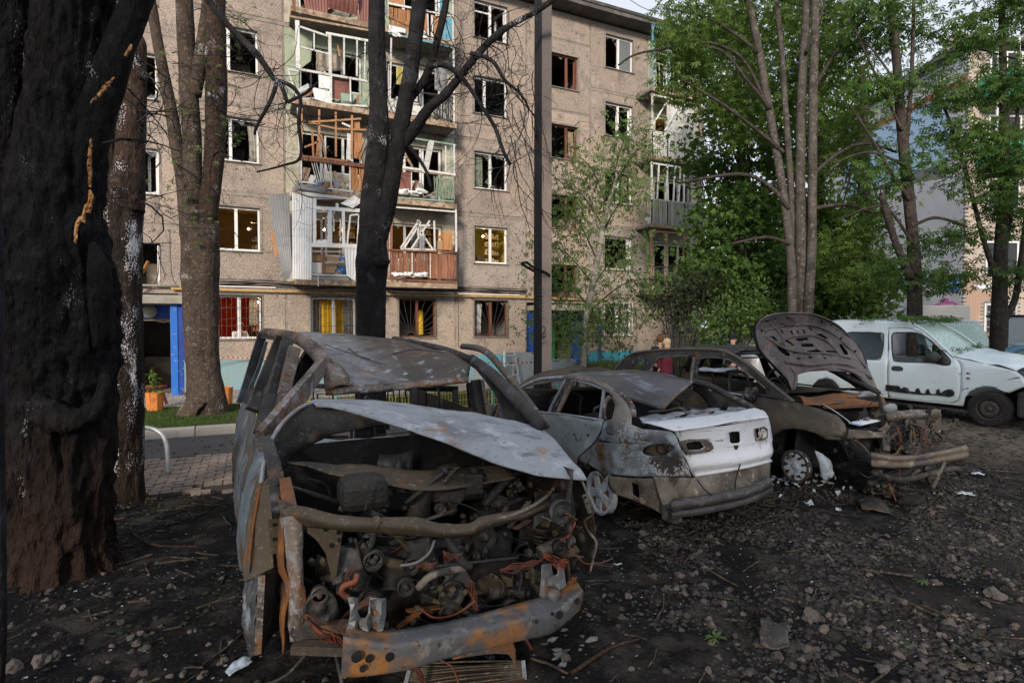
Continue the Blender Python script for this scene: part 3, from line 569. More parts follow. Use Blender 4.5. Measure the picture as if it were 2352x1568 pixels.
# balcony bays: a door and a window behind each balcony
M_bw = {'green': mat('pale_green_balcony_wall', (.33, .385, .29), [('n', 2, .5, .65, (.26, .31, .23)), ('n', 9, .58, .7, (.45, .5, .4))], rough=.9), 'cream': mat('cream_balcony_wall', (.44, .42, .34), [('n', 2, .5, .65, (.30, .28, .22)), ('n', 9, .58, .68, (.17, .15, .13))], rough=.9)}
def bbay(k, mats, lit={}, rooms={}, flip=False):
    for n in range(1, 5):
        zf = zc(n) - 1.6; x0 = SE(k); d0, d1 = (.45, 1.2) if not flip else (1.65, 2.4); w0, w1 = (1.2, 2.45) if not flip else (.42, 1.65)
        hole = [(x0 + d0, zf + .12), (x0 + d1, zf + .12), (x0 + d1, zf + .88), (x0 + w1, zf + .88), (x0 + w1, zf + 2.15), (x0 + d0, zf + 2.15)] if not flip else [(x0 + w0, zf + .88), (x0 + d0, zf + .88), (x0 + d0, zf + .12), (x0 + d1, zf + .12), (x0 + d1, zf + 2.15), (x0 + w0, zf + 2.15)]
        panel(SE(k), SE(k + 1), zc(n) - 1.65, zc(n) + 1.1, [hole], mats[n])
        fr = ringv(MB(), x0 + w0 + .03, x0 + w1 - .01, zf + .885, zf + 2.145, .06, YF + .1, YF + .17).build('window', M_pvc, bld)
        MB().box(x0 + (w0 + w1) / 2 - .04, x0 + (w0 + w1) / 2 + .04, YF + .095, YF + .165, zf + .945, zf + 2.085).build('mullion', M_pvc, fr)
        ringv(MB(), x0 + d0 + .01, x0 + d1 - .04, zf + .125, zf + 2.145, .07, YF + .1, YF + .17).build('balcony_door_frame', M_pvc, bld)
        shards(fr, x0 + w0 + .09, x0 + w1 - .07, zf + .95, zf + 2.08, YF + .135, 6, n * 11 + k)
        room(SE(k) + .1, SE(k + 1) - .1, zf + .05, zf + 2.6, rooms.get(n, 'dim'), **(lit.get(n) or {}))
bbay(0, {1: M_bw['cream'], 2: M_bw['cream'], 3: M_bw['green'], 4: M_bw['cream']}, {1: P_(light=tuple(on_y(745, 528, YF + .8)), watt=26)}, {1: 'warm'})
bbay(1, {1: M_bw['cream'], 2: M_bw['cream'], 3: M_bw['cream'], 4: M_bw['green']}, {1: P_(light=(SE(1) + 1.9, YF + 1.2, 4.5), watt=20)}, {1: 'warm'}, True)
bbay(5, {1: M_bw['cream'], 2: M_bw['cream'], 3: M_bw['cream'], 4: M_bw['cream']}, {3: P_(light=(SE(5) + 1.2, YF + .9, 10.2), watt=14)}, {3: 'warm'})
for (k, a, b, g, kd, rm, lit) in ((0, 715, 817, 'bars', 'pvc', 'cream', P_(light=(FX(742) + .3, YF + 2.2, 2.9), watt=26)), (1, 917, 1001, 'sun left', 'wood', 'dim', None), (5, 1545, 1588, 'w sun', 'wood', 'dim', None)):
    x0, x1 = FX(a), FX(b); panel(SE(k), SE(k + 1), .68, zc(0) + 1.1, [rect(x0, x1, zc(0) - HH, zc(0) + HH)]); f = window(x0 + .004, x1 - .004, zc(0) - HH + .004, zc(0) + HH - .004, kind=kd, grille=g, shard=0)
    room(SE(k) + .1, SE(k + 1) - .1, .55, 3.1, rm, **(lit or {}))
    if k == 0:
        for (u0, u1, c) in ((.0, .24, (.30, .02, .015)), (.25, .52, (.68, .44, .03)), (.54, .78, (.68, .44, .03))):
            rows = [[(x0 + (x1 - x0) * (u0 + (u1 - u0) * i / 8), YF + .42 + .03 * math.sin(i * 2.4), zz) for i in range(9)] for zz in (zc(0) - .75, zc(0) + .0, zc(0) + .62)]
            sheet('curtain', rows, mat('curtain_%d' % int(c[1] * 100), c, [('n', 5, .5, .65, tuple(q * .6 for q in c))], rough=.9, trans=.3), f, 2, 2, .006)
    if k == 1: MB().box(x0 + .95, x0 + 1.12, YF + .9, YF + .93, zc(0) - .6, zc(0) + .3).build('curtain', mat('curtain_43', (.68, .44, .03)), f)
# joints, plinth, eave, roof, end wall
for k in range(-4, 7):
    x = SE(k); MB().box(x - .033, x + .033, YF + .02, YF + .2, .6, 14.15).build('vertical_joint', M_joint, bld)
for n in range(0, 4):
    z = zc(n) + 1.1
    for (ka, kb_) in ((-4, -2), (-1, 3), (4, 6)):
        MB().box(SE(ka), SE(kb_), YF + .012, YF + .2, z - .048, z + .048).build('horizontal_joint', M_joint, bld)
        MB().box(SE(ka) + .04, SE(kb_) - .04, YF - .012, YF + .011, z - .085, z - .052).build('joint_ridge', M_joint, bld)
for q in range(4):
    z = 3.57 + 2.755 * q + 1.2
    for k in (-2, 3): MB().box(SE(k) + .04, SE(k + 1) - .04, YF + .012, YF + .2, z - .048, z + .048).build('horizontal_joint', M_joint, bld)
MB().box(SE(-4), SE(-2), YF - .05, YF + .25, -.3, .725).box(SE(-1) + .0, SE(3), YF - .05, YF + .25, -.3, .725).box(SE(4), XEND, YF - .05, YF + .25, -.3, .725).build('plinth', M_blueplinth, bld)
M_eave = mat('dark_eave_slab', (.085, .082, .08), [('n', 2, .45, .62, (.14, .13, .125)), ('n', 9, .58, .7, (.05, .05, .05))], rough=.9)
for i in range(12):
    x = SE(-4) + i * 2.45
    if x < XEND + .3: MB().box(x + .012, min(x + 2.44, XEND + .5), YF - .72, YF + .9, 14.18 + rng.uniform(-.01, .01), 14.36).build('eave_slab', M_eave, bld)
MB().box(SE(-4), XEND + .5, YF - .76, YF - .70, 14.33, 14.45).box(SE(-4), XEND + .5, YF - .7, YF + 12, 14.372, 14.40).build('roof', mat('patched_bitumen_roof', (.05, .05, .05), [('n', 3, .5, .7, (.16, .13, .11))], rough=.9), bld)
MB().box(SE(-4) - .3, SE(-4) + .02, YF + .29, YF + 12, -.3, 14.17).box(XEND - .3, XEND, YF + .29, YF + 12, -.3, 14.17).box(SE(-4), XEND, YF + 11.7, YF + 12, -.3, 14.17).build('end_wall', M_wallg, bld)
# pipes and cables along the first storey
M_gas = mat('yellow_gas_pipe_paint', (.50, .33, .10), [('n', 6, .5, .66, (.30, .20, .09)), ('n', 18, .6, .7, (.16, .11, .07))], rough=.6)
def pipe(pts, r, m, name, n=8): return MB().tube(pts, r, n, sm=3).build(name, m, bld, True)
pipe([(SE(-1) - .3, YF - .14, 2.90), (SE(1), YF - .14, 2.89), (SE(3), YF - .14, 2.88), (SE(3) + 2.4, YF - .16, 2.86), (SE(4) + .8, YF - .14, 2.87)], .033, M_gas, 'gas_pipe')
pipe([(SE(-2) + .5, YF - .12, 2.98), (SE(-1) - .1, YF - .12, 2.97)], .04, M_conc, 'gas_pipe')
for k in range(-1, 4): MB().box(SE(k) + .6, SE(k) + .64, YF - .15, YF - .02, 2.8, 2.86).build('pipe_bracket', M_iron, bld)
MB().box(SE(-1) + .15, SE(0) - .3, YF - .05, YF - .018, 3.0, 3.035).build('cable_duct', M_pvc, bld); MB().box(SE(1) + .1, SE(2) - .1, YF - .05, YF - .018, 2.98, 3.015).build('cable_duct', M_pvc, bld); MB().box(SE(2) + .1, SE(3) - .3, YF - .05, YF - .018, 2.95, 2.985).build('cable_duct', M_pvc, bld)
for i in range(7):
    z = 3.06 + .028 * i; pts = [(SE(-1) + j * 1.15, YF - .05 - .012 * i, z + .03 * math.sin(j * 1.7 + i * 2) - .02 * (j % 2)) for j in range(11)]
    pipe(pts, .009, M_dark, 'wall_cable', 5)
pipe([(SE(-1) - .6, YF - .05, 4.2), (SE(-1) - .62, YF - .06, 3.4), (SE(-1) - .75, YF - .05, 3.0), (SE(-1) - 1, YF - .06, 2.75)], .012, M_dark, 'wall_cable', 5)
pipe([(SE(-1) - .35, YF - .05, 4.6), (SE(-1) - .33, YF - .06, 3.4), (SE(-1) - .2, YF - .05, 3.05)], .01, M_conc, 'wall_cable', 5)
pipe([(FX(1049) + .05, YF - .03, 14), (FX(1049) + .05, YF - .03, 1.0)], .012, M_joint, 'wall_cable', 5)
for z, (px, py) in ((0, (422, 512)), (1, (422, 521))):
    p = on_y(px, py, YF - .05); MB().box(p.x - .07, p.x + .07, YF - .1, YF - .0, p.z - .05, p.z + .05).build('cctv_camera', M_pvc, bld, bevel=.01)
# first entrance with its canopy and blue porch
xa, xb = FX(283), SE(-1) + .08; xd1 = FX(402)
panel(SE(-2), xa + .03, .68, 2.62, []); MB().box(xa, xb, YF + .01, YF + .25, 2.412, 2.70).build('lintel', M_conc, bld); panel(SE(-2), xa + .03, -.3, .7, [], M_blueplinth, 'plinth')
can = MB().box(xa, xb, YF - 1.15, YF + .0, 2.42, 2.66).build('canopy', M_conc, bld, bevel=.015)
MB().box(xa + .1, xb - .15, YF - 1.05, YF - .1, 2.663, 2.71).build('canopy_felt', M_dark, can)
en = MB().box(xa, xb - .02, YF - .02, YF + .26, 2.02, 2.41).box(xa, FX(300), YF - .02, YF + .26, -.2, 2.02).box(xd1 + .02, xb - .02, YF - .02, YF + .26, -.2, 2.02).build('entrance', M_royal, bld)
MB().box(xd1 - .02, xd1 + .16, YF - .95, YF - .80, -.2, 2.42).build('porch_post', M_royal2, en, bevel=.01)
MB().box(xd1 + .165, xb - .03, YF - .92, YF - .86, -.2, 2.42).build('porch_side', M_royal, en)
MB().cyl((FX(345), YF - .06, 2.22), (0, -1, 0), .19, .1, 24).build('round_lamp', mat('unlit_lamp_glass', (.35, .33, .28), [('n', 4, .5, .7, (.2, .18, .15))], rough=.3), en, True)
room(SE(-2) + .1, xb - .25, -.19, 2.02, 'dim', depth=3.2)
MB().box(FX(302), FX(302) + .05, YF + .1, YF + .2, -.2, 2.0).box(xd1 - .05, xd1, YF + .1, YF + .2, -.2, 2.0).box(FX(302), xd1, YF + .1, YF + .2, 1.95, 2.01).build('door_frame', M_joint, en)
MB().box(FX(302) + .06, FX(302) + .1, YF + .25, YF + 1.1, -.19, 1.9).build('door', mat('brown_door_leaf', (.12, .05, .03)), en)
MB().tube([(FX(345), YF - .08, 2.0), (FX(375), YF - .08, 1.9), (FX(392), YF - .06, 1.88), (FX(398), YF - .06, 1.2), (FX(398), YF - .3, .9)], .008, 5, sm=4).build('loose_wire', M_joint, en)
# second entrance, half hidden by the sapling
x2a, x2b = SE(3) + .05, SE(4) - .05
can = MB().box(x2a, x2b, YF - 1.1, YF, 2.38, 2.58).build('canopy', M_conc, bld, bevel=.015)
en = MB().box(x2a + .06, x2a + .62, YF - .02, YF + .2, -.2, 2.37).box(x2b - .7, x2b - .05, YF - .02, YF + .2, -.2, 2.37).box(x2a + .62, x2b - .7, YF - .02, YF + .2, 2.05, 2.37).build('entrance', M_royal, bld)
MB().box(x2a + .02, x2a + .14, YF - .98, YF - .88, -.2, 2.38).build('porch_post', M_royal2, en); MB().cyl((x2b - .05, YF - .95, 1.07), (0, 0, 1), .05, 2.6, 12).build('porch_post', M_royal, en)
MB().cyl((x2b - .05, YF - .95, .1), (0, 0, 1), .053, .7, 12).build('post_foot', mat('dark_red_paint', (.2, .02, .02)), en)
room(x2a + .1, x2b - .1, -.19, 2.1, 'dim', depth=2.5); MB().box(x2a + .75, x2a + 1.3, YF + .12, YF + .17, -.19, 2.02).build('door', mat('green_door_paint', (.02, .16, .08), [('n', 3, .5, .65, (.01, .07, .04))], rough=.4), en)
# ------------------------------------------------------------------ balconies
M_slab = mat('balcony_slab_concrete', (.20, .185, .17), [('n', 2, .45, .65, (.12, .11, .1)), ('n', 7, .56, .68, (.16, .09, .06))], rough=.95, bump=('n', 20, .6))
M_plankb = mat('red_brown_plank', (.26, .115, .07), [('n', 5, .45, .62, (.14, .06, .04)), ('n', 20, .55, .68, (.36, .19, .13))], rough=.75, stretch=(1, 1, .15), rvar=.3)
M_planko = mat('orange_varnished_plank', (.36, .18, .08), [('n', 5, .45, .62, (.26, .11, .04)), ('n', 20, .56, .68, (.5, .28, .13))], rough=.6, stretch=(1, 1, .15), rvar=.25)
M_orange = mat('orange_lath', (.38, .20, .10), [('n', 9, .5, .65, (.32, .15, .07))], rough=.7, rvar=.2)
M_whp = mat('chipped_white_paint', (.58, .59, .58), [('n', 7, .52, .66, (.36, .35, .33)), ('n', 30, .6, .68, (.2, .16, .13))], rough=.6, rvar=.12)
M_corw = mat('white_profiled_sheet', (.66, .68, .70), [('n', 1.8, .54, .7, (.48, .5, .54)), ('n', 9, .64, .72, (.3, .3, .31))], rough=.4, spec=.4)
M_corg = mat('grey_profiled_sheet', (.21, .22, .235), [('n', 2, .5, .7, (.16, .165, .18))], rough=.42, spec=.4)
M_corb = mat('brown_profiled_sheet', (.21, .085, .07), [('n', 2, .5, .68, (.14, .06, .05)), ('n', 12, .62, .7, (.3, .18, .15))], rough=.5)
M_mint = mat('mint_green_paint', (.22, .34, .27), [('n', 6, .52, .66, (.30, .36, .30)), ('n', 20, .6, .7, (.2, .15, .12))], rough=.6)
M_bluep = mat('faded_blue_paint', (.10, .30, .40), [('n', 4, .5, .66, (.25, .36, .38))], rough=.6)
M_cloth = mat('beige_torn_cloth', (.42, .37, .30), [('n', 5, .5, .66, (.26, .22, .18))], rough=.95, trans=.2)
M_clothg = mat('grey_torn_cloth', (.28, .29, .31), [('n', 5, .5, .66, (.18, .18, .2))], rough=.95, trans=.2)
M_foam = mat('white_insulation_lump', (.72, .73, .74), [('n', 6, .58, .74, (.5, .5, .5))], rough=.8)
M_card = mat('cardboard', (.36, .24, .14), [('n', 3, .5, .7, (.28, .18, .11))], rough=.85, rvar=.2)
M_junk = mat('mixed_rubble_wood', (.24, .17, .12), [('n', 5, .45, .62, (.42, .33, .24)), ('n', 9, .55, .66, (.10, .07, .05))], rough=.9, rvar=.3)
class Bal:
    def __init__(s, name_px, z, g, x0, x1, y=YB):
        s.g = g; s.y = y; s.x0, s.x1, s.z = x0, x1, z
        s.o = MB().box(x0, x1, y - .02, YF - .004, z - .12, z).build('balcony', M_slab, bld, bevel=.015)
        MB().box(x0 - .01, x1 + .01, y - .035, y - .021, z - .14, z + .03).build('slab_edge', M_junk, s.o)
    def p(s, x, y, dy=0.): q = s.g(x, y); return on_y(q[0], q[1], s.y + dy)
    def bar(s, a, b, w_, m, dy=0., name='glazing_bar', d=None): MB().bar(s.p(*a, dy), s.p(*b, dy), w_, d or w_ * .8, up=(0, 1, 0)).build(name, m, s.o)
    def quad(s, pts, m, dy=0., name='board', th=.02, crumple=0., seed=0., lean=0.):
        a, b, c, d = [s.p(*q, dy) for q in pts]
        if lean: c = c + Vector((0, lean, 0)); d = d + Vector((0, lean, 0))
        if crumple: return sheet(name, [[a, (a + b) / 2, b], [(a + d) / 2, (a + b + c + d) / 4, (b + c) / 2], [d, (c + d) / 2, c]], m, s.o, 5, 5, th, crumple, 4, seed)
        b_ = MB(); n = (b - a).cross(d - a); n = n.normalized() * th / 2; b_.add([a - n, b - n, c - n, d - n, a + n, b + n, c + n, d + n], [(3, 2, 1, 0), (4, 5, 6, 7), (0, 1, 5, 4), (1, 2, 6, 5), (2, 3, 7, 6), (3, 0, 4, 7)]); return b_.build(name, m, s.o)
    def planks(s, tl, tr, br, bl, n, m, dy=0., name='plank', gap=.12, skip=(), jit=.02):
        a, b, c, d = [s.p(*q, dy) for q in (tl, tr, br, bl)]; rd = random.Random(int(tl[0]))
        for i in range(n):
            if i in skip: continue
            t0, t1 = i / n + gap / n / 2, (i + 1) / n - gap / n / 2; o = Vector((0, rd.uniform(-.012, .012), 0)); dz = Vector((rd.uniform(-jit, jit), 0, 0))
            q = [a.lerp(b, t0) + dz, a.lerp(b, t1) + dz, d.lerp(c, t1), d.lerp(c, t0)]; q = [k + o for k in q]; th = Vector((0, .02, 0))
            MB().add(q + [k + th for k in q], [(0, 1, 2, 3)[::-1], (4, 5, 6, 7), (0, 1, 5, 4), (1, 2, 6, 5), (2, 3, 7, 6), (3, 0, 4, 7)]).build(name, m, s.o)
    def corr(s, tl, tr, br, bl, n, m, dy=0., amp=.012, name='profiled_sheet', bend=0., dys=None):
        ds = dys or (dy,) * 4; a, b, c, d = [s.p(*q, e) for q, e in zip((tl, tr, br, bl), ds)]; V = []; F = []; nn = n * 4; rows = 10
        for j in range(rows):
            v = j / (rows - 1)
            for i in range(nn + 1):
                u = i / nn; p = a.lerp(b, u).lerp(d.lerp(c, u), v); k = (i % 4); off = amp if k == 0 else (-amp * .3 if k == 2 else 0); off += bend * math.sin(math.pi * v) * .2 + .02 * wav(p, 2, n) + .008 * wav(p, 7, n)
                V.append((p.x, p.y + off, p.z))
        for j in range(rows - 1):
            for i in range(nn): F.append((j * (nn + 1) + i, j * (nn + 1) + i + 1, (j + 1) * (nn + 1) + i + 1, (j + 1) * (nn + 1) + i))
        return mesh_obj(name, V, F, m, s.o, solid=.004)
    def lumps(s, a, b, n, r, m, dy=.1, name='insulation_lump', seed=0):
        rd = random.Random(seed); A, B_ = s.p(*a, dy), s.p(*b, dy)
        for i in range(n):
            t = (i + .5) / n; p = A.lerp(B_, t); MB().blob((p.x, p.y + rd.uniform(0, .2), p.z + rd.uniform(-.02, .05)), r * rd.uniform(.7, 1.2), 2, .5, seed * 9 + i, (1.2, .8, .55)).build(name, m, s.o)
    def junk(s, n, seed, zmax=.5, m=None):
        rd = random.Random(seed); ms = (M_junk, M_whp, M_plankb, M_junk, M_clothg)
        for i in range(n):
            x = rd.uniform(s.x0 + .1, s.x1 - .1); y = s.y + rd.uniform(.1, .7); z = s.z + rd.uniform(.02, .2); a = rd.uniform(-1.2, 1.2); l = rd.uniform(.3, .9); e = Vector((x + l * math.cos(a), y + rd.uniform(-.1, .2), z + abs(l * math.sin(a)) * min(1, zmax * 1.6)))
            e.x = min(max(e.x, s.x0 + .05), s.x1 - .05)
            if rd.random() < .7: MB().bar((x, y, z), e, rd.uniform(.03, .12), .02, up=(0, 1, 0)).build('debris_board', rd.choice(ms), s.o)
            else: MB().blob((x, y, z + .1), rd.uniform(.08, .2), 2, .5, i + seed, (1, .7, .8)).build('debris_lump', rd.choice((M_clothg, M_cloth, M_foam, M_junk)), s.o)
    def rails(s, tl, tr, br, bl, n, m, r=.011, dy=0.):
        a, b, c, d = [s.p(*q, dy) for q in (tl, tr, br, bl)]; rd = random.Random(n)
        for i in range(n):
            t = (i + .5) / n; k = Vector((rd.uniform(-.03, .03), rd.uniform(-.03, .03), 0)); MB().bar(a.lerp(b, t) + k, d.lerp(c, t), r * 2).build('railing_bar', m, s.o)
xA0, xA1 = FX(676, YB), FX(862, YB); xB0, xB1 = FX(888, YB), FX(1049, YB); xC0, xC1 = FX(1492, YB), FX(1613, YB)
def soffit(xa_, xb_, n): return zc(n) - 1.6
# left pair, bottom: white sheet-clad balcony with a lit room behind
b = Bal(0, zc(1) - 1.6, g3, xA0, xA1)
b.corr((295, 198), (462, 250), (455, 915), (300, 905), 8, M_corw, dys=(-.05, -.05, -.05, -.05))
b.corr((95, 225), (272, 200), (292, 830), (214, 850), 7, M_corg, dys=(.25, .0, .0, .25), bend=.6)
b.corr((214, 850), (292, 830), (270, 905), (190, 890), 6, M_corg, dys=(.25, .0, -.15, -.1), amp=.03)
b.quad([(125, 530), (150, 528), (182, 715), (152, 717)], M_orange, .55, 'loose_board')
for (u, v, w_) in (((478, 250), (478, 630), .10), ((604, 345), (608, 625), .10), ((712, 350), (716, 628), .09), ((858, 350), (850, 640), .06), ((662, 290), (662, 340), .08)): b.bar(u, v, w_, M_pvc)
b.bar((470, 326), (862, 350), .11, M_pvc); b.bar((452, 628), (835, 640), .13, M_pvc, -.02); b.bar((465, 246), (700, 250), .06, M_pvc); b.bar((700, 250), (870, 262), .05, M_whp)
for u in (((482, 350), (482, 610)), ((590, 355), (590, 610)), ((482, 352), (592, 358)), ((482, 602), (592, 606)), ((770, 385), (745, 620)), ((772, 385), (835, 380)), ((842, 385), (828, 622))): b.bar(*u, .05, M_pvc, .04, 'sash')
for (x_, z_, sd) in ((588, 480, 1), (630, 420, 2), (688, 500, 3), (540, 602, 4)):
    P0 = b.p(x_, z_, .03); rd = random.Random(sd); q = MB()
    for i in range(9):
        dx, dz = (rd.uniform(-.02, .06), -.08 * i + .3) if sd != 4 else (-.3 + i * .07, rd.uniform(-.02, .05)); q.blob((P0.x + dx * .5, P0.y, P0.z + dz), .04, 1, .5, i + sd * 10, (.8, .3, 1.2))
    q.build('foam_filling', M_foam, b.o)
b.bar((455, 680), (722, 684), .05, M_tin, .06, 'rail'); b.bar((560, 772), (725, 768), .045, M_tin, .06, 'rail'); b.bar((545, 668), (545, 862), .05, M_plankb, .03, 'post'); b.bar((452, 870), (750, 878), .05, M_whp, 0, 'rail'); b.quad([(455, 885), (752, 890), (765, 926), (455, 915)], M_corg, -.02, 'fascia', .01)
b.bar((508, 880), (508, 965), .035, M_whp, -.05, 'splinter')
for (q0, q1, q2, q3, m_, h) in ((450, 700, 537, 765, M_card, .3), (455, 768, 538, 862, M_foam, .25), (575, 722, 682, 800, M_card, .3), (560, 790, 660, 862, M_card, .35), (690, 700, 722, 765, mat('blue_white_carton', (.1, .2, .55), [('n', 9, .5, .55, (.6, .6, .62))]), .2)):
    A = b.p(q0, q1, .2); C = b.p(q2, q3, .2); MB().box(A.x, C.x, A.y, A.y + h, C.z, A.z).build('stored_box', m_, b.o, bevel=.01)
for (x_, y_, r) in ((715, 842, .17), (670, 838, .13)): p = b.p(x_, y_, .25); MB().blob(p, r, 2, .15, x_, (1, .8, .9)).build('blue_bag', mat('blue_plastic_bag', (.03, .12, .28), rough=.3), b.o, True)
b.corr((722, 645), (832, 642), (815, 928), (742, 878), 4, M_corw, -.06, .018)
b.quad([(300, 170), (470, 205), (870, 262), (420, 232)], M_corw, -.1, 'bent_flashing', .006, .04, 1); b.quad([(690, 290), (800, 225), (880, 270), (790, 330)], M_corw, -.12, 'bent_flashing', .006, .04, 2)
b.quad([(300, 165), (330, 125), (578, 165), (570, 205)], M_corg, -.2, 'fallen_flashing', .01, .05, 3); b.junk(5, 3)
# left pair, second: orange laths
b = Bal(0, zc(2) - 1.6, g2, xA0, xA1)
for u, v in (((356, 850), (358, 1235)), ((495, 862), (497, 1240)), ((625, 880), (626, 1230)), ((752, 905), (750, 1240)), ((440, 1020), (450, 1235)), ((510, 1060), (545, 1230))): b.bar(u, v, .06, M_orange)
for u, v in (((370, 955), (640, 1012)), ((640, 1012), (865, 1020)), ((376, 962), (822, 932)), ((360, 1225), (720, 1262)), ((380, 1155), (520, 1100)), ((495, 1000), (475, 1225))): b.bar(u, v, .055, M_orange)
b.bar((345, 1240), (862, 1305), .12, M_plankb, -.02, 'rail'); b.bar((335, 850), (345, 1240), .10, M_whp, 0, 'post')
b.quad([(762, 1040), (832, 1045), (828, 1250), (768, 1240)], M_planko, .05, 'door_leaf'); b.quad([(750, 955), (812, 950), (815, 1008), (762, 1010)], M_planko, .08)
b.quad([(716, 1045), (752, 1050), (764, 1275), (708, 1250)], M_whp, .02, 'torn_curtain', .005, .05, 4); b.quad([(675, 958), (740, 985), (740, 1003), (672, 972)], M_whp, .0)
b.rails((430, 1262), (580, 1275), (600, 1420), (470, 1430), 8, M_whp, .01); b.planks((742, 1310), (862, 1318), (862, 1500), (742, 1488), 4, M_planko)
b.quad([(372, 1310), (430, 1320), (395, 1440), (350, 1430)], M_junk, .05); b.quad([(430, 1370), (480, 1380), (440, 1445), (395, 1430)], M_whp, .08); b.quad([(592, 1345), (625, 1340), (715, 1475), (680, 1490)], M_junk, .03); b.quad([(600, 1410), (640, 1400), (668, 1460), (625, 1480)], M_corg, -.02)
for u, v in (((350, 1260), (355, 1420)), ((585, 1290), (590, 1480)), ((735, 1300), (738, 1490)), ((570, 1478), (742, 1500)), ((340, 1425), (470, 1440))): b.bar(u, v, .04, M_whp, 0, 'rail')
p = b.p(485, 1440, .2); MB().blob(p, .14, 2, .2, 5).build('blue_bag', mat('pale_blue_cloth', (.2, .3, .45)), b.o, True); b.junk(16, 5)
# left pair, third: green wall behind white glazing bars
b = Bal(0, zc(3) - 1.6, g2, xA0, xA1)
b.bar((322, 165), (330, 545), .12, M_whp, 0, 'post')
for u, v, w_ in (((455, 262), (455, 400), .04), ((577, 272), (582, 582), .09), ((690, 292), (690, 588), .05), ((792, 318), (790, 600), .05), ((855, 330), (850, 620), .04)): b.bar(u, v, w_, M_whp)
for u, v, w_ in (((345, 212), (560, 285), .06), ((548, 262), (880, 322), .07), ((345, 368), (570, 425), .04), ((335, 545), (880, 640), .07), ((250, 545), (335, 560), .06), ((330, 800), (870, 835), .06)): b.bar(u, v, w_, M_whp)
b.bar((250, 550), (330, 800), .05, M_whp); b.bar((430, 575), (432, 780), .03, M_iron, 0, 'post'); b.bar((585, 600), (585, 815), .08, M_whp); b.bar((738, 625), (742, 800), .04, M_whp); b.bar((815, 640), (815, 800), .04, M_mint)
b.quad([(590, 605), (735, 628), (735, 790), (592, 770)], M_corb, .12, 'board'); b.quad([(440, 685), (580, 720), (580, 815), (462, 780)], M_pvc, -.02, 'door_leaf', .04); b.quad([(490, 588), (578, 605), (578, 700), (492, 690)], M_pvc, .0, 'door_leaf', .04)
b.quad([(296, 712), (410, 655), (420, 690), (330, 742)], M_tin, -.1, 'bent_flashing', .006, .02, 5); b.quad([(665, 728), (765, 745), (765, 800), (665, 790)], M_mint, .1, 'board'); b.corr((810, 800), (870, 770), (880, 840), (820, 830), 5, M_mint, -.02)
sheet('torn_curtain', [[b.p(x_, y0_, .5 + .06 * (i % 2)) for i, x_ in enumerate(range(470, 700, 28))] for y0_ in (405, 470, 560)], M_cloth, b.o, 2, 3, .004, .05, 5, 3)
b.quad([(628, 345), (642, 342), (665, 440), (650, 445)], M_orange, .3); b.junk(14, 7); b.quad([(345, 215), (450, 250), (430, 480), (350, 540)], M_bw['green'], .9, 'side_wall')
# left pair, top: brown sheet cladding torn open
b = Bal(0, zc(4) - 1.6, g2, xA0, xA1)
b.corr((330, -210), (575, -180), (560, 148), (400, 120), 8, M_corb); b.corr((575, -180), (800, -150), (795, 125), (560, 60), 7, M_corb, -.05, bend=-1); b.corr((800, -150), (890, -150), (888, 230), (808, 215), 4, M_corb, .0)
b.bar((295, -200), (297, 95), .10, M_plankb, 0, 'post'); b.bar((330, -200), (345, 110), .05, M_whp, 0, 'post'); b.bar((260, 130), (880, 240), .06, M_junk, 0, 'rail')
b.quad([(680, 150), (800, 130), (795, 165), (700, 170)], M_cloth, -.02, 'torn_board', .01, .04, 8); b.junk(8, 9)
# right pair, bottom: plank parapet
b = Bal(0, zc(1) - 1.6, g3, xB0, xB1)
b.planks((1112, 692), (1640, 700), (1640, 905), (1112, 895), 20, M_plankb, .01); b.bar((1060, 668), (1645, 690), .05, M_plankb, -.02, 'rail', .12); b.bar((1095, 905), (1640, 935), .07, M_plankb, -.02, 'rail'); b.bar((1060, 895), (1100, 905), .07, M_plankb, 0, 'rail')
b.bar((1104, 275), (1104, 900), .075, M_plankb, 0, 'post'); b.bar((1632, 330), (1635, 690), .06, M_whp, 0, 'post'); b.bar((1112, 318), (1632, 358), .05, M_whp, 0); b.bar((1112, 280), (1640, 330), .05, M_junk, -.03)
b.bar((1275, 690), (1275, 895), .03, M_whp, -.03, 'post'); b.bar((1425, 695), (1425, 900), .03, M_whp, -.03, 'post')
for k in range(7): b.bar((1590, 375 + k * 42), (1630, 380 + k * 42), .02, M_plankb, .15, 'rung'); b.bar((1066, 380 + k * 42), (1096, 370 + k * 42), .02, M_plankb, .3, 'rung')
b.bar((1076, 300), (1072, 900), .05, M_plankb, .6, 'post')
for u, v in (((1180, 655), (1332, 425)), ((1255, 680), (1418, 430)), ((1205, 660), (1345, 440)), ((1330, 470), (1420, 470)), ((1455, 430), (1460, 665)), ((1345, 520), (1440, 660)), ((1320, 425), (1325, 560)), ((1180, 660), (1470, 668))): b.bar(u, v, .055, M_whp, .05, 'broken_frame')
sheet('torn_curtain', [[b.p(x_ + s_, y0_, .0 + .05 * (i % 2)) for i, x_ in enumerate(range(1335, 1395, 10))] for (y0_, s_) in ((540, 0), (650, -5), (770, 5))], M_clothg, b.o, 2, 3, .004, .03, 5, 3)
sheet('torn_curtain', [[b.p(x_, y0_, .3 + .05 * (i % 2)) for i, x_ in enumerate(range(1265, 1320, 9))] for y0_ in (520, 590, 660)], M_clothg, b.o, 2, 3, .004, .03, 5, 6)
b.quad([(1520, 525), (1592, 522), (1592, 676), (1520, 672)], M_planko, .1, 'cupboard', .3); b.quad([(1485, 568), (1520, 530), (1520, 575), (1495, 575)], M_planko, .1)
b.quad([(1480, 600), (1520, 595), (1520, 672), (1480, 668)], M_card, .15, 'stored_box', .2)
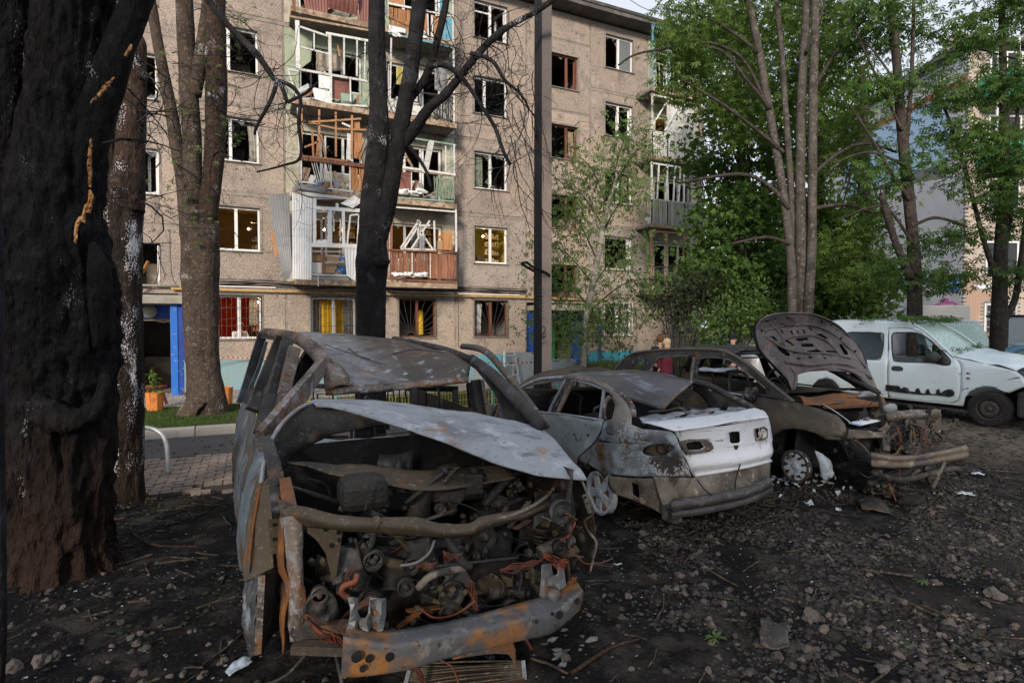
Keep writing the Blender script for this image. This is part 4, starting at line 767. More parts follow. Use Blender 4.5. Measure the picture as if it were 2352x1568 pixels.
b.lumps((1125, 872), (1400, 880), 7, .12, M_foam, -.14, 'paper_bundle', 3); b.bar((1105, 884), (1420, 888), .02, M_junk, -.22, 'ledge'); b.junk(8, 13)
# right pair, second: green railing
b = Bal(0, zc(2) - 1.6, g2, xB0, xB1)
b.bar((1170, 1075), (1568, 1138), .05, M_mint); b.bar((1100, 1305), (1565, 1372), .07, M_whp, 0, 'rail'); b.bar((1100, 1325), (1565, 1385), .04, M_junk, 0, 'rail')
b.bar((1552, 1135), (1556, 1372), .06, M_whp, 0, 'post'); b.bar((1486, 1145), (1486, 1352), .04, M_whp); b.bar((1530, 1150), (1530, 1360), .04, M_mint); b.bar((1488, 1230), (1530, 1235), .03, M_whp); b.bar((1488, 1310), (1530, 1290), .03, M_whp)
b.quad([(1352, 1100), (1398, 1105), (1345, 1365), (1302, 1350)], M_whp, -.05, 'hanging_board'); b.bar((1140, 1160), (1225, 1310), .07, M_junk, .05, 'broken_lath'); b.bar((1150, 1290), (1175, 1265), .04, M_planko, .05, 'broken_lath')
b.quad([(1095, 1345), (1215, 1352), (1215, 1500), (1085, 1485)], M_corb, .02, 'board'); b.bar((1218, 1350), (1218, 1530), .03, M_whp, 0, 'post'); b.bar((1055, 1545), (1550, 1580), .05, M_mint, 0, 'rail')
b.lumps((1070, 1505), (1310, 1512), 7, .16, M_foam, .02, 'insulation_lump', 5); b.rails((1395, 1380), (1555, 1390), (1560, 1565), (1400, 1555), 14, M_mint, .009); b.rails((1400, 1400), (1540, 1405), (1560, 1560), (1440, 1550), 7, M_junk, .03, .06)
b.junk(18, 17, .9)
# right pair, third: bar railing with white clutter
b = Bal(0, zc(3) - 1.6, g2, xB0, xB1)
b.bar((1190, 708), (1560, 770), .05, M_iron, 0, 'rail'); b.rails((1380, 760), (1555, 780), (1550, 985), (1380, 955), 15, M_iron, .009); b.rails((1430, 790), (1530, 800), (1545, 965), (1450, 955), 6, M_whp, .03, .06)
b.bar((1548, 385), (1552, 985), .06, M_whp, 0, 'post'); b.bar((1060, 300), (1048, 880), .05, M_whp, 0, 'post'); b.bar((1045, 880), (1555, 975), .05, M_junk, 0, 'rail')
b.quad([(1190, 830), (1345, 850), (1345, 925), (1190, 905)], M_whp, .1, 'white_cabinet', .2); b.quad([(1045, 880), (1075, 790), (1100, 800), (1095, 890)], M_whp, .05, 'board'); p = b.p(1415, 890, .2); MB().blob(p, .19, 2, .2, 8).build('white_bag', M_foam, b.o, True)
b.quad([(1100, 520), (1240, 540), (1235, 690), (1100, 660)], ROOM['yellow'], .7, 'board'); b.quad([(1235, 545), (1272, 548), (1265, 800), (1230, 790)], M_whp, .6, 'door_leaf'); b.quad([(1405, 500), (1500, 560), (1490, 740), (1400, 700)], M_clothg, .3, 'torn_curtain', .005, .06, 9)
b.bar((1195, 640), (1270, 600), .05, mat('faded_red_paint', (.4, .1, .08)), .4, 'broken_lath'); b.junk(12, 19)
# right pair, top: brown plank parapet with a blue side
b = Bal(0, zc(4) - 1.6, g2, xB0, xB1)
b.planks((1042, 55), (1340, 105), (1340, 305), (1042, 260), 9, M_planko, .02); b.planks((1380, 120), (1460, 135), (1460, 345), (1380, 320), 2, M_planko, .02); b.bar((1040, 30), (1545, 130), .06, M_whp, -.02, 'rail'); b.bar((1040, 262), (1545, 375), .05, M_bluep, -.02, 'rail')
b.bar((1345, 110), (1350, 320), .05, M_whp, -.02, 'post'); b.bar((1408, -160), (1412, 130), .06, M_whp, 0, 'post'); b.bar((1540, -160), (1545, 375), .05, M_whp, 0, 'post'); b.quad([(1372, 120), (1388, 122), (1390, 330), (1370, 320)], M_whp, -.04, 'board')
b.planks((1465, 135), (1545, 150), (1545, 380), (1465, 350), 3, M_bluep, .02); b.quad([(1440, 0), (1480, 5), (1475, 110), (1442, 105)], M_bluep, .1, 'door_leaf'); b.quad([(1040, -20), (1160, 0), (1160, 45), (1040, 25)], M_orange, .1, 'board')
b.quad([(1045, 195), (1180, 235), (1175, 265), (1040, 250)], M_foam, -.08, 'white_sheet', .02, .06, 10); b.quad([(1230, 215), (1330, 250), (1340, 300), (1225, 290)], M_foam, -.08, 'white_sheet', .02, .08, 11); b.quad([(1065, 255), (1110, 245), (1150, 290), (1075, 285)], M_foam, -.12, 'white_sheet', .02, .05, 12); b.junk(6, 23)
# corner stack behind the leaves
for n in (1, 2, 3, 4):
    b = Bal(0, zc(n) - 1.6, g4, xC0, xC1); z = b.z
    def q(t, h, dy=0.): return Vector((xC0 + (xC1 - xC0) * t, YB + dy, z + h))
    pm = {1: M_orange, 2: M_pvc, 3: M_whp, 4: M_bluep}[n]
    for t in (0.02, .3, .62, .98): MB().bar(q(t, 0), q(t, 2.5), .06).build('post', pm, b.o)
    MB().bar(q(0, 1.0), q(1, 1.0), .05).build('rail', M_whp if n > 1 else M_iron, b.o); MB().bar(q(0, 2.45), q(1, 2.45), .06).build('rail', pm, b.o)
    if n in (2, 3):
        mm = mat('weathered_grey_plank', (.30, .30, .29), [('n', 5, .5, .65, (.2, .2, .19))], rough=.8, stretch=(1, 1, .15), rvar=.2) if n == 2 else M_whp
        for i in range(14):
            a_, c_ = q(i / 14 + .005, .02 if n == 2 or i % 5 else -.1, -.03), q((i + 1) / 14 - .005, .97, -.01); MB().box(a_.x, c_.x, a_.y, c_.y, a_.z, c_.z).build('plank', mm, b.o)
    else:
        for i in range(16): MB().bar(q((i + .5) / 16, 0), q((i + .5) / 16 + rng.uniform(-.02, .02), 1.0), .02).build('railing_bar', M_whp if n == 4 else M_iron, b.o)
    if n == 3:
        for i in range(4): MB().bar(q(.25 * i, 1.1), q(.25 * i + .3, 2.3, .1), .05).build('broken_frame', M_pvc, b.o)
        sheet('torn_curtain', [[q(.35 + .06 * i, h, .1 + .05 * (i % 2)) for i in range(9)] for h in (2.3, 1.7, 1.0)], M_whp, b.o, 2, 3, .005, .1, 3, 4)
    if n == 2:
        for t in (.12, .42, .52, .8): MB().bar(q(t, 1.0), q(t + .03, 2.45), .05).build('glazing_bar', M_pvc, b.o)
    b.junk(9, 30 + n)
# ================================================================== trees
def bark(name, base, sheen, extra=(), b=1.6):
    return mat(name, base, [('n', 3, .45, .62, sheen), ('n', 13, .55, .68, tuple(q * 2.1 for q in base)), *extra], rough=.85, bump=('n', 9, b, (1, 1, .28), .05), bump2=('v', 38, .6, (1, 1, .4), .015), spec=.15)
M_bk_char = bark('charred_bark', (.013, .0125, .0135), (.028, .029, .034), [('n', 1.3, .60, .72, (.085, .092, .115)), ('q', 55, .52, .60, (.20, .215, .25))])
M_bk_brown = bark('scorched_brown_bark', (.045, .029, .022), (.022, .017, .015), [('n', 26, .6, .7, (.085, .06, .045)), ('q', 52, .50, .58, (.42, .42, .44))])
M_bk_T1 = bark('thick_charred_bark', (.010, .0095, .0105), (.006, .006, .007), [('z', 1.2, 1.4, .5, (.024, .0145, .0115), (1.2, 1, 1)), ('n', 4, .56, .68, (.006, .006, .006), (1, 1, .3)), ('n', 1.7, .64, .76, (.04, .044, .058)), ('q', 80, .56, .62, (.17, .18, .21), (1, 1, .4))], 2.2)
M_bk_grey = bark('grey_brown_bark', (.062, .047, .038), (.036, .028, .023), [('n', 20, .58, .7, (.15, .115, .09)), ('q', 45, .53, .6, (.4, .4, .4))], .9)
M_bk_maple = bark('grey_smooth_bark', (.085, .077, .07), (.045, .04, .036), [('n', 5, .58, .7, (.13, .125, .118)), ('n', 8, .6, .7, (.05, .045, .04), (1, 1, 3))], .5)
M_bk_dark = bark('dark_bark', (.05, .042, .038), (.03, .026, .024), [('n', 12, .58, .7, (.09, .08, .07))], .6)
M_bk_pale = bark('pale_sapling_bark', (.26, .25, .22), (.17, .16, .14), [], .2)
M_rawwood = mat('raw_splintered_wood', (.52, .29, .12), [('n', 14, .45, .6, (.34, .16, .06)), ('n', 5, .58, .7, (.12, .06, .03))], rough=.75, stretch=(1, 1, .15), bump=('n', 30, .6, (1, 1, .15)))
def trunk(name, pts, rad, m, parent, n=20, step=10, amp=.05, seed=0., ridge=1., flare=0., cap=True):
    C = crv(pts, step); M_ = len(C); rr = np.interp(np.linspace(0, 1, M_), np.linspace(0, 1, len(rad)), rad); V = []; F = []; u = None
    for i, p in enumerate(C):
        d = (C[min(i + 1, M_ - 1)] - C[max(i - 1, 0)]).normalized(); u = d.orthogonal().normalized() if u is None else (u - d * u.dot(d)).normalized(); v = d.cross(u)
        for k in range(n):
            a = 2 * math.pi * k / n; q = u * math.cos(a) + v * math.sin(a); s = p + q * rr[i]
            w_ = noise.noise(Vector((s.x * 2.5, s.y * 2.5, s.z * 1.1)) + Vector((seed,) * 3)) * 1.5 + ridge * .55 * noise.noise(Vector((s.x * 9, s.y * 9, s.z * 2.0)) + Vector((seed,) * 3)) + ridge * .55 * (.22 - abs(noise.noise(Vector((s.x * 13, s.y * 13, s.z * 3.6)) + Vector((seed + 7,) * 3)))) * 2 + ridge * .3 * noise.noise(Vector((s.x * 26, s.y * 26, s.z * 9))) + .22 * noise.noise(s * 45)
            r = rr[i] * (1 + amp * w_ * 2)
            if flare: t = i / M_; r *= 1 + flare * max(0, 1 - t * 7) ** 2 * (1 + .5 * math.sin(a * 5 + seed))
            V.append(tuple(p + q * r))
    for i in range(M_ - 1):
        for k in range(n): F.append((i * n + k, i * n + (k + 1) % n, (i + 1) * n + (k + 1) % n, (i + 1) * n + k))
    if cap: F.append(tuple(range(n))[::-1]); F.append(tuple((M_ - 1) * n + k for k in range(n)))
    return mesh_obj(name, V, F, m, parent, True)
def pxs(l, dep):
    """[(px, py, radius in px[, extra depth])] at a depth -> points and radii in metres"""
    P, r = [], []
    for q in l: d = dep + (q[3] if len(q) > 3 else 0); P.append(at(q[0], q[1], d)); r.append(q[2] / FPX * d)
    return P, r
def twig(b, p, d, L, r, lv, rd, curl=.5, droop=.25, leafs=None):
    n = max(4, int(L / .13)); pts = [p]; d = d.normalized(); ax = Vector((rd.uniform(-1, 1), rd.uniform(-1, 1), rd.uniform(-1, 1))).normalized(); q = p; k = curl * rd.uniform(.5, 1.5) / n * 3
    for i in range(n):
        d = (Matrix.Rotation(k * rd.uniform(.2, 1.6), 3, ax) @ d + Vector((rd.gauss(0, .10), rd.gauss(0, .10), rd.gauss(0, .07) - droop / n * .6))).normalized(); q = q + d * (L / n); pts.append(q)
        if lv > 0 and rd.random() < .42: twig(b, q, (d + Vector((rd.uniform(-1, 1), rd.uniform(-1, 1), rd.uniform(-.9, .6))) * .9), L * rd.uniform(.25, .55), r * .5, lv - 1, rd, curl, droop, leafs)
    if leafs is not None and lv <= 1: leafs.append(pts[-1])
    b.tube(pts, [r, r * .3], 4 if r < .02 else 6, cap=False)
LEAF = {'maple': (np.array([(0, 0, 0), (.42, .12, -.06), (.26, .40, 0), (.52, .62, -.1), (.16, .66, .02), (0, 1.05, -.14), (-.16, .66, .02), (-.52, .62, -.1), (-.26, .40, 0), (-.42, .12, -.06)]), [(0, 1, 2), (0, 2, 4), (2, 3, 4), (0, 4, 6), (4, 5, 6), (0, 6, 8), (6, 7, 8), (0, 8, 9)]),
        'palm': (np.array([p for k in range(5) for p in ((lambda a, l: [(0, 0, 0), (math.sin(a) * l * .6 - math.cos(a) * .13, math.cos(a) * l * .6 + math.sin(a) * .13, -.06), (math.sin(a) * l, math.cos(a) * l, -.25), (math.sin(a) * l * .6 + math.cos(a) * .13, math.cos(a) * l * .6 - math.sin(a) * .13, -.06)])((k - 2) * .72, 1.1 - .14 * abs(k - 2)))]), [t for k in range(5) for t in ((4 * k, 4 * k + 1, 4 * k + 2), (4 * k, 4 * k + 2, 4 * k + 3))]),
        'small': (np.array([(0, 0, 0), (.28, .45, .05), (0, 1, -.12), (-.28, .45, .05)]), [(0, 1, 2), (0, 2, 3)])}
def foliage(name, C, size, kind, m, parent, seed=0, spread=.35, per=16, flat=.5, droop=.5):
    """leaves in sprays round the points C"""
    r = np.random.default_rng(seed); T, tf = LEAF[kind]; tf = np.array(tf); C = np.asarray(C); n = len(C) * per
    c = np.repeat(C, per, 0) + r.normal(0, 1, (n, 3)) * np.array([spread, spread, spread * flat]); s = size * r.uniform(.55, 1.25, n)
    yaw = r.uniform(0, 6.283, n); pit = -abs(r.normal(droop, .45, n)); rol = r.normal(0, .5, n)
    cy, sy, cp, sp, cr_, sr = np.cos(yaw), np.sin(yaw), np.cos(pit), np.sin(pit), np.cos(rol), np.sin(rol)
    Y = np.stack([-sy * cp, cy * cp, sp], 1); X0 = np.stack([cy, sy, 0 * cy], 1); Z0 = np.cross(X0, Y); X = X0 * cr_[:, None] + Z0 * sr[:, None]; Z = np.cross(X, Y)
    V = c[:, None, :] + (T[None, :, 0, None] * X[:, None, :] + T[None, :, 1, None] * Y[:, None, :] + T[None, :, 2, None] * Z[:, None, :]) * s[:, None, None]
    F = (tf[None] + (np.arange(n) * len(T))[:, None, None]).reshape(-1, 3); o = np_obj(name, V.reshape(-1, 3), F, m, parent); tag(o, kind='stuff'); return o
def blobs(L, seed=0):
    """cluster centres scattered through ellipsoids given as (px, py, depth, half width, half height, half depth, count)"""
    rd = random.Random(seed); out = []
    for (px, py, dep, rx, rz, ry, n) in L:
        c = at(px, py, dep); k = 0
        while k < n:
            q = Vector((rd.uniform(-1, 1), rd.uniform(-1, 1), rd.uniform(-1, 1)))
            if q.length > 1 or rd.random() > .3 + .7 * q.length: continue
            p = c + Vector((q.x * rx, q.y * ry, q.z * rz))
            if noise.noise(p * .75 + Vector((seed, 0, 0))) < -.16: k += .3; continue
            if p.z < .15: k += .3; continue
            out.append(tuple(p)); k += 1
    return out
def leafmat(name, a, b_, c, tr=.45): return mat(name, a, [('n', 1.1, .42, .62, b_), ('n', 5, .52, .66, c), ('n', 19, .6, .7, tuple(q * .5 for q in a))], rough=.6, trans=tr, spec=.25)
M_lf_maple = leafmat('maple_leaf', (.12, .20, .04), (.075, .145, .034), (.20, .28, .065))
M_lf_chest = leafmat('chestnut_leaf', (.085, .165, .035), (.05, .11, .03), (.14, .23, .05))
M_lf_sap = leafmat('ash_leaf', (.13, .21, .06), (.09, .155, .05), (.19, .27, .09))
M_lf_dark = leafmat('dusty_bush_leaf', (.05, .065, .035), (.035, .05, .028), (.085, .10, .06))
# --- the big charred tree at the left edge
D1 = 4.14
P, r = pxs([(142, 1345, 112), (141, 1250, 104), (138, 1120, 102), (132, 960, 104), (126, 800, 112), (128, 650, 112), (122, 500, 100), (138, 330, 84), (158, 150, 78), (172, -20, 80), (176, -160, 82)], D1)
g0 = on_z(142, 1330)
t1 = thing('charred_tree', 'thick charred black tree with split forked trunk at the left edge', 'tree', (P[0].x, P[0].y, 0))
trk1 = trunk('trunk', P, r, M_bk_T1, t1, 128, 26, .06, 3, 2.0, .12)
def sub(name, l, dep, m, parent, n=24, step=10, amp=.05, seed=0., ridge=1., cap=True): P, r = pxs(l, dep); return trunk(name, P, r, m, parent, n, step, amp, seed, ridge, 0, cap)
sub('limb', [(150, 470, 46), (190, 340, 46), (240, 205, 38), (282, 90, 31), (322, -20, 27), (365, -140, 26)], D1, M_bk_T1, t1, 48, 16, .05, 5)
sub('limb', [(110, 900, 40, -.12), (70, 760, 66, -.1), (22, 600, 60, -.1), (-6, 420, 52, -.15), (-12, 250, 56, -.2), (5, 90, 62, -.2), (22, -60, 66, -.2), (30, -160, 66, -.2)], D1, M_bk_T1, t1, 64, 18, .06, 7)
sub('root_burl', [(62, 850, 8, -.22), (82, 915, 24, -.255), (125, 955, 30, -.28), (185, 965, 30, -.265), (232, 915, 14, -.17), (240, 860, 8, -.12)], D1, M_bk_T1, t1, 34, 10, .13, 9, 2.2)
sub('root_burl', [(212, 560, 8, -.1), (225, 610, 24, -.12), (228, 680, 26, -.12), (222, 800, 10, -.1)], D1, M_bk_T1, t1, 24, 8, .06, 11)
def splint(pts, par, dep, wpx, name='exposed_wood', m=M_rawwood):
    rows = []; k = len(pts)
    for i, (x, y) in enumerate(pts):
        wv = wpx * (.25 + .75 * math.sin(math.pi * (i + .5) / k)) * (1 + .3 * math.sin(i * 2.3)); rows.append([at(x - wv / 2, y, dep - .02), at(x, y + 3, dep - .045), at(x + wv / 2, y, dep - .02)])
    return sheet(name, rows, m, par, 3, 4, .012, .012, 9, wpx)
for o_, d_ in (([(208, 318), (211, 330), (209, 360), (211, 395), (207, 430), (204, 428), (205, 400), (201, 385), (204, 350)], .175), ([(206, 436), (214, 448), (211, 470), (206, 490), (196, 488), (194, 512), (186, 505), (178, 522), (174, 560), (170, 556), (174, 515), (182, 498), (190, 496), (196, 472), (203, 462)], .19), ([(222, 218), (240, 196), (262, 178), (258, 186), (246, 202), (228, 222)], .2), ([(208, 234), (222, 222), (218, 230), (208, 238)], .19), ([(286, 128), (302, 102), (300, 112), (290, 130)], .16)):
    plate('exposed_wood', o_, [], lambda a, c: at(a, c, D1 - d_ - .012 * math.sin(a * .9 + c * .3)), M_rawwood, t1, 9, .012, False)
b = MB(); rd = random.Random(5)
for (px, py, dx, dy, L) in ((90, 78, 1, 0, 1.0), (235, 330, .8, -.5, .5)): twig(b, at(px, py, D1 - .2), Vector((dx, 0, -dy)), L, .012, 1, rd, .3, .1)
b.build('twigs', M_bk_char, t1, True)['kind'] = 'stuff'
# near post-like stem cut by the left edge
nt_ = thing('slim_charred_trunk', 'slim black tree stem cut off by the left edge of the picture', 'tree', (at(-14, 1568, 2.6).x, at(-14, 1568, 2.6).y, 0))
P, r = pxs([(-12, 2300, 22), (-12, 1500, 21), (-15, 1000, 21), (-14, 560, 18), (-25, 300, 14)], 2.6); P[0].z = -.02; trunk('trunk', P, r, M_bk_char, nt_, 24, 12, .05, 2)
# --- second tree, speckled with pale ash
D2 = 6.1
P, r = pxs([(280, 1165, 54), (280, 1120, 46), (278, 980, 44), (280, 820, 42), (280, 680, 40), (272, 530, 45), (272, 440, 50)], D2); P[0].z = zg(P[0].x, P[0].y) - .05
t2 = thing('ash_speckled_tree', 'scorched forked tree with white ash flecks between the left-edge tree and the entrance', 'tree', (P[0].x, P[0].y, P[0].z))
M_bk_T2 = bark('ash_flecked_bark', (.030, .022, .019), (.018, .015, .014), [('n', 2, .6, .72, (.05, .038, .032)), ('q', 95, .41, .47, (.52, .53, .57), (1, 1, .45))], 1.8)
trunk('trunk', P, r, M_bk_T2, t2, 72, 16, .045, 21, 1.2, .25)
sub('limb', [(262, 500, 36), (244, 400, 28), (238, 280, 26), (250, 160, 22), (268, 60, 19), (280, -60, 18)], D2, M_bk_brown, t2, 36, 12, .05, 23); sub('limb', [(284, 480, 40), (300, 360, 31), (304, 240, 29), (304, 150, 27), (312, 100, 20), (316, 78, 9)], D2, M_bk_brown, t2, 40, 14, .05, 25)
b = MB()
for k in range(26):
    py = rd.uniform(120, 640); side = 1 if rd.random() < .8 else -1; twig(b, at(315 * (side > 0) + 250 * (side < 0), py, D2 - .1), Vector((side * rd.uniform(.5, 1), -.2, rd.uniform(-.4, .7))), rd.uniform(.35, .9), rd.uniform(.006, .014), 2, rd, .9, .7)
b.build('twigs', M_bk_char, t2, True)['kind'] = 'stuff'
# --- third tree, three brown stems on the lawn
D3 = 12.2
P, r = pxs([(476, 968, 48), (476, 940, 42), (470, 860, 35), (462, 760, 35), (460, 640, 38), (460, 540, 40), (455, 490, 37)], D3); P[0].z = -.12
t3 = thing('three_stemmed_tree', 'grey-brown three-stemmed tree standing on the small lawn by the kerb', 'tree', (P[0].x, P[0].y, -.1))
trunk('trunk', P, r, M_bk_grey, t3, 60, 14, .035, 31, 1.1, .3)
sub('limb', [(440, 540, 24), (424, 430, 16), (408, 345, 14), (392, 250, 12), (374, 160, 12), (356, 60, 11), (335, -60, 10)], D3, M_bk_grey, t3, 26, 12, .035, 33)
sub('limb', [(452, 540, 28), (443, 430, 20), (440, 300, 19), (432, 170, 18), (424, 20, 18), (420, -80, 17)], D3, M_bk_grey, t3, 28, 12, .035, 35)
sub('limb', [(466, 560, 26), (482, 450, 21), (494, 320, 21), (497, 190, 23), (494, 60, 21), (494, -80, 21)], D3, M_bk_brown, t3, 28, 12, .035, 37)
sub('limb', [(447, 220, 14), (462, 130, 15), (475, 20, 12), (480, -50, 12)], D3, M_bk_grey, t3, 20, 8, .035, 38)
b = MB(); lf = []; rd = random.Random(11)
for k in range(46):
    py = rd.uniform(0, 560); x0 = rd.choice((395, 440, 500, 505)); sg = 1 if rd.random() < .65 else -1; twig(b, at(x0, py, D3 - .15), Vector((sg * rd.uniform(.4, 1), -.3, rd.uniform(-.5, .6))), rd.uniform(.5, 1.5), rd.uniform(.007, .013), 2, rd, 1.0, .8, lf)
b.build('twigs', M_bk_char, t3, True)['kind'] = 'stuff'
foliage('leaf_sprigs', [tuple(p) for p in lf[::6]], .09, 'palm', M_lf_sap, t3, 3, .07, 3)
# long arching charred branch hanging in from above, left of the middle
ab = thing('overhanging_limb', 'long curving blackened limb arching in from above over the left windows', 'branch', at(440, -60, 7.2))
for l in ([(440, -70, 9), (485, 10, 8), (530, 65, 7.5), (590, 125, 7), (625, 175, 6), (645, 195, 5), (660, 235, 4.5)], [(637, 185, 5), (672, 200, 5), (690, 230, 4), (686, 280, 4), (690, 360, 3), (650, 380, 2.5), (590, 395, 2)], [(637, 185, 5), (622, 230, 4), (590, 290, 3.5), (585, 310, 3)], [(660, 235, 4), (700, 215, 3), (730, 190, 2)]):
    sub('limb', l, 7.2, M_bk_char, ab, 10, 6, .06, l[0][1])
b = MB(); rd = random.Random(8)
for k in range(44):
    px, py = rd.choice(((530, 65), (590, 125), (625, 175), (660, 235), (690, 280), (650, 380), (590, 290), (560, 95), (612, 160))); twig(b, at(px, py, 7.2), Vector((rd.uniform(-1, 1), rd.uniform(-.4, .4), rd.uniform(-1, .3))), rd.uniform(.3, 1.3), .006, 2, rd, 1.1, 1.0)
b.build('twigs', M_bk_char, ab, True)['kind'] = 'stuff'
# --- central black tree
D4 = 8.6
P, r = pxs([(852, 1100, 36), (852, 900, 33), (850, 760, 32), (853, 660, 34), (857, 600, 37), (856, 560, 32), (858, 480, 30), (866, 400, 27), (870, 300, 23), (868, 200, 20), (866, 80, 19), (866, -80, 18)], D4); P[0].z = -.25
t4 = thing('charred_tree', 'tall black burnt tree with two upright stems in front of the balconies', 'tree', (P[0].x, P[0].y, -.2))
M_bk_T4 = bark('burnt_black_bark', (.0115, .011, .012), (.022, .022, .025), [('n', 1.6, .60, .72, (.07, .075, .09)), ('q', 50, .56, .61, (.30, .31, .34))], 1.1)
trunk('trunk', P, r, M_bk_T4, t4, 60, 16, .045, 41, 1.2)
sub('limb', [(862, 560, 24), (885, 470, 24), (905, 380, 20), (925, 270, 19), (945, 150, 17), (960, 30, 17), (968, -80, 16)], D4, M_bk_T4, t4, 34, 12, .04, 43)
sub('limb', [(912, 350, 15, .05), (950, 300, 13, .0), (985, 250, 11, -.1), (1025, 215, 10, -.1), (1060, 170, 8, -.1), (1120, 100, 8, -.1), (1170, 60, 7, -.1), (1235, 25, 6, -.1), (1300, -20, 5, -.1)], D4, M_bk_T4, t4, 20, 10, .05, 45)
sub('limb', [(925, 245, 11, .1), (960, 205, 9, .15), (985, 160, 9, .15), (1005, 90, 8, .15), (1022, 20, 8, .15), (1035, -60, 7, .15)], D4, M_bk_T4, t4, 18, 10, .05, 47)
sub('limb', [(984, 155, 6), (1020, 150, 6), (1062, 180, 5.5), (1100, 235, 5), (1135, 290, 4.5), (1155, 345, 4), (1172, 378, 4)], D4 - .2, M_bk_T4, t4, 10, 8, .05, 49)
sub('limb', [(1080, 122, 5), (1130, 140, 4.5), (1160, 185, 4), (1195, 215, 3), (1215, 250, 2.5)], D4 - .2, M_bk_T4, t4, 8, 8, .05, 50)
sub('limb', [(940, 335, 5), (975, 385, 4), (990, 430, 3.5)], D4 - .2, M_bk_T4, t4, 8, 8, .05, 51)
sub('burl', [(834, 590, 6, -.1), (845, 600, 15, -.12), (870, 602, 17, -.14), (893, 596, 8, -.1)], D4, M_bk_T4, t4, 18, 6, .08, 52)
sub('stub', [(848, 480, 8), (838, 470, 7), (833, 468, 3)], D4 - .1, M_bk_T4, t4, 10, 4, .08, 53)
b = MB(); rd = random.Random(14)
J = [(870, 120), (866, 200), (860, 310), (925, 270), (945, 150), (960, 30), (985, 250), (1025, 215), (1060, 170), (1120, 100), (1170, 60), (1005, 90), (1022, 20), (1100, 235), (1155, 345), (1172, 378), (1160, 185), (1195, 215), (1215, 250), (905, 380), (1100, 130), (1135, 290)]
for k in range(120):
    px, py = rd.choice(J); twig(b, at(px, py, D4), Vector((rd.uniform(-1, 1), rd.uniform(-.5, .5), rd.uniform(-1, .7))), rd.uniform(.35, 1.5), rd.uniform(.005, .010), 2, rd, 1.1, .9)
for k in range(14): twig(b, at(rd.uniform(1150, 1225), rd.uniform(120, 420), D4 - .2), Vector((rd.uniform(-.4, .4), 0, -1)), rd.uniform(.8, 1.8), .008, 2, rd, .6, .9)
b.build('twigs', M_bk_char, t4, True)['kind'] = 'stuff'
# --- sapling in front of the second entrance
D5 = 12.6
P, r = pxs([(1335, 850, 8), (1342, 780, 7.5), (1352, 700, 7), (1372, 600, 6.5), (1385, 520, 6), (1400, 460, 4.5), (1425, 380, 3), (1440, 300, 2)], D5); P[0].z = -.25
t5 = thing('sapling', 'slender pale-barked sapling with sparse green leaves before the second entrance', 'tree', (P[0].x, P[0].y, -.2)); trunk('trunk', P, r, M_bk_pale, t5, 14, 8, .03, 51, .5)
b = MB(); rd = random.Random(17); cl_ = []
for (x0, y0, x1, y1) in ((1345, 760, 1225, 745), (1350, 720, 1510, 640), (1360, 650, 1235, 560), (1372, 600, 1290, 480), (1385, 530, 1480, 430), (1385, 520, 1290, 430), (1395, 480, 1330, 360), (1410, 430, 1500, 330), (1350, 700, 1240, 640), (1358, 660, 1480, 560), (1340, 790, 1460, 720), (1400, 450, 1450, 290), (1340, 740, 1420, 800), (1345, 770, 1275, 810)):
    a_, c_ = at(x0, y0, D5), at(x1, y1, D5 + rd.uniform(-.9, .9)); m_ = (a_ + c_) / 2 + Vector((0, 0, .25)); b.tube([a_, m_, c_], [.022, .005], 5, sm=5, cap=False)
    for t in np.linspace(.2, 1.05, 11): cl_.append(tuple(a_.lerp(m_, t * 2) if t < .5 else m_.lerp(c_, t * 2 - 1)))
    for k in range(4): twig(b, a_.lerp(c_, rd.uniform(.3, 1)), Vector((rd.uniform(-1, 1), rd.uniform(-.5, .5), rd.uniform(-.3, .8))), rd.uniform(.3, .8), .005, 1, rd, .5, .2)
b.build('twigs', M_bk_dark, t5, True)['kind'] = 'stuff'
foliage('leaves', cl_, .115, 'palm', M_lf_sap, t5, 5, .26, 10, .8, .9); foliage('fine_leaves', cl_, .075, 'small', M_lf_sap, t5, 6, .30, 34, .8, .8)
# --- the clump of four grey stems right of the middle
D6 = 14.5
gp = at(1845, 760, D6)
t6 = thing('multi_stem_maple', 'clump of four tall grey stems rising behind the raised bonnet', 'tree', (gp.x, gp.y, -.2))
for i, l in enumerate(([(1822, 850, 10.8), (1820, 700, 10.1), (1814, 560, 9.42), (1792, 400, 8.66), (1766, 250, 8.66), (1738, 90, 7.94), (1705, -60, 7.22)], [(1830, 850, 7.22), (1828, 700, 6.86), (1824, 560, 6.49), (1816, 420, 6.49), (1804, 250, 6.49), (1792, 80, 5.77), (1775, -60, 5.77)],
                       [(1842, 850, 15.8), (1842, 740, 14.4), (1840, 600, 12.2), (1838, 400, 10.1), (1841, 220, 9.42), (1850, 60, 8.66), (1852, -60, 7.94)], [(1858, 850, 11.5), (1856, 720, 10.8), (1864, 580, 10.1), (1866, 400, 9.42), (1868, 200, 9.42), (1872, 60, 8.66), (1870, -60, 7.94)])):
    P, r = pxs(l, D6 + (.0, .25, .1, -.1)[i]); P[0].z = -.25; trunk('trunk', P, r, M_bk_maple, t6, 22, 12, .02, i * 9, .4)
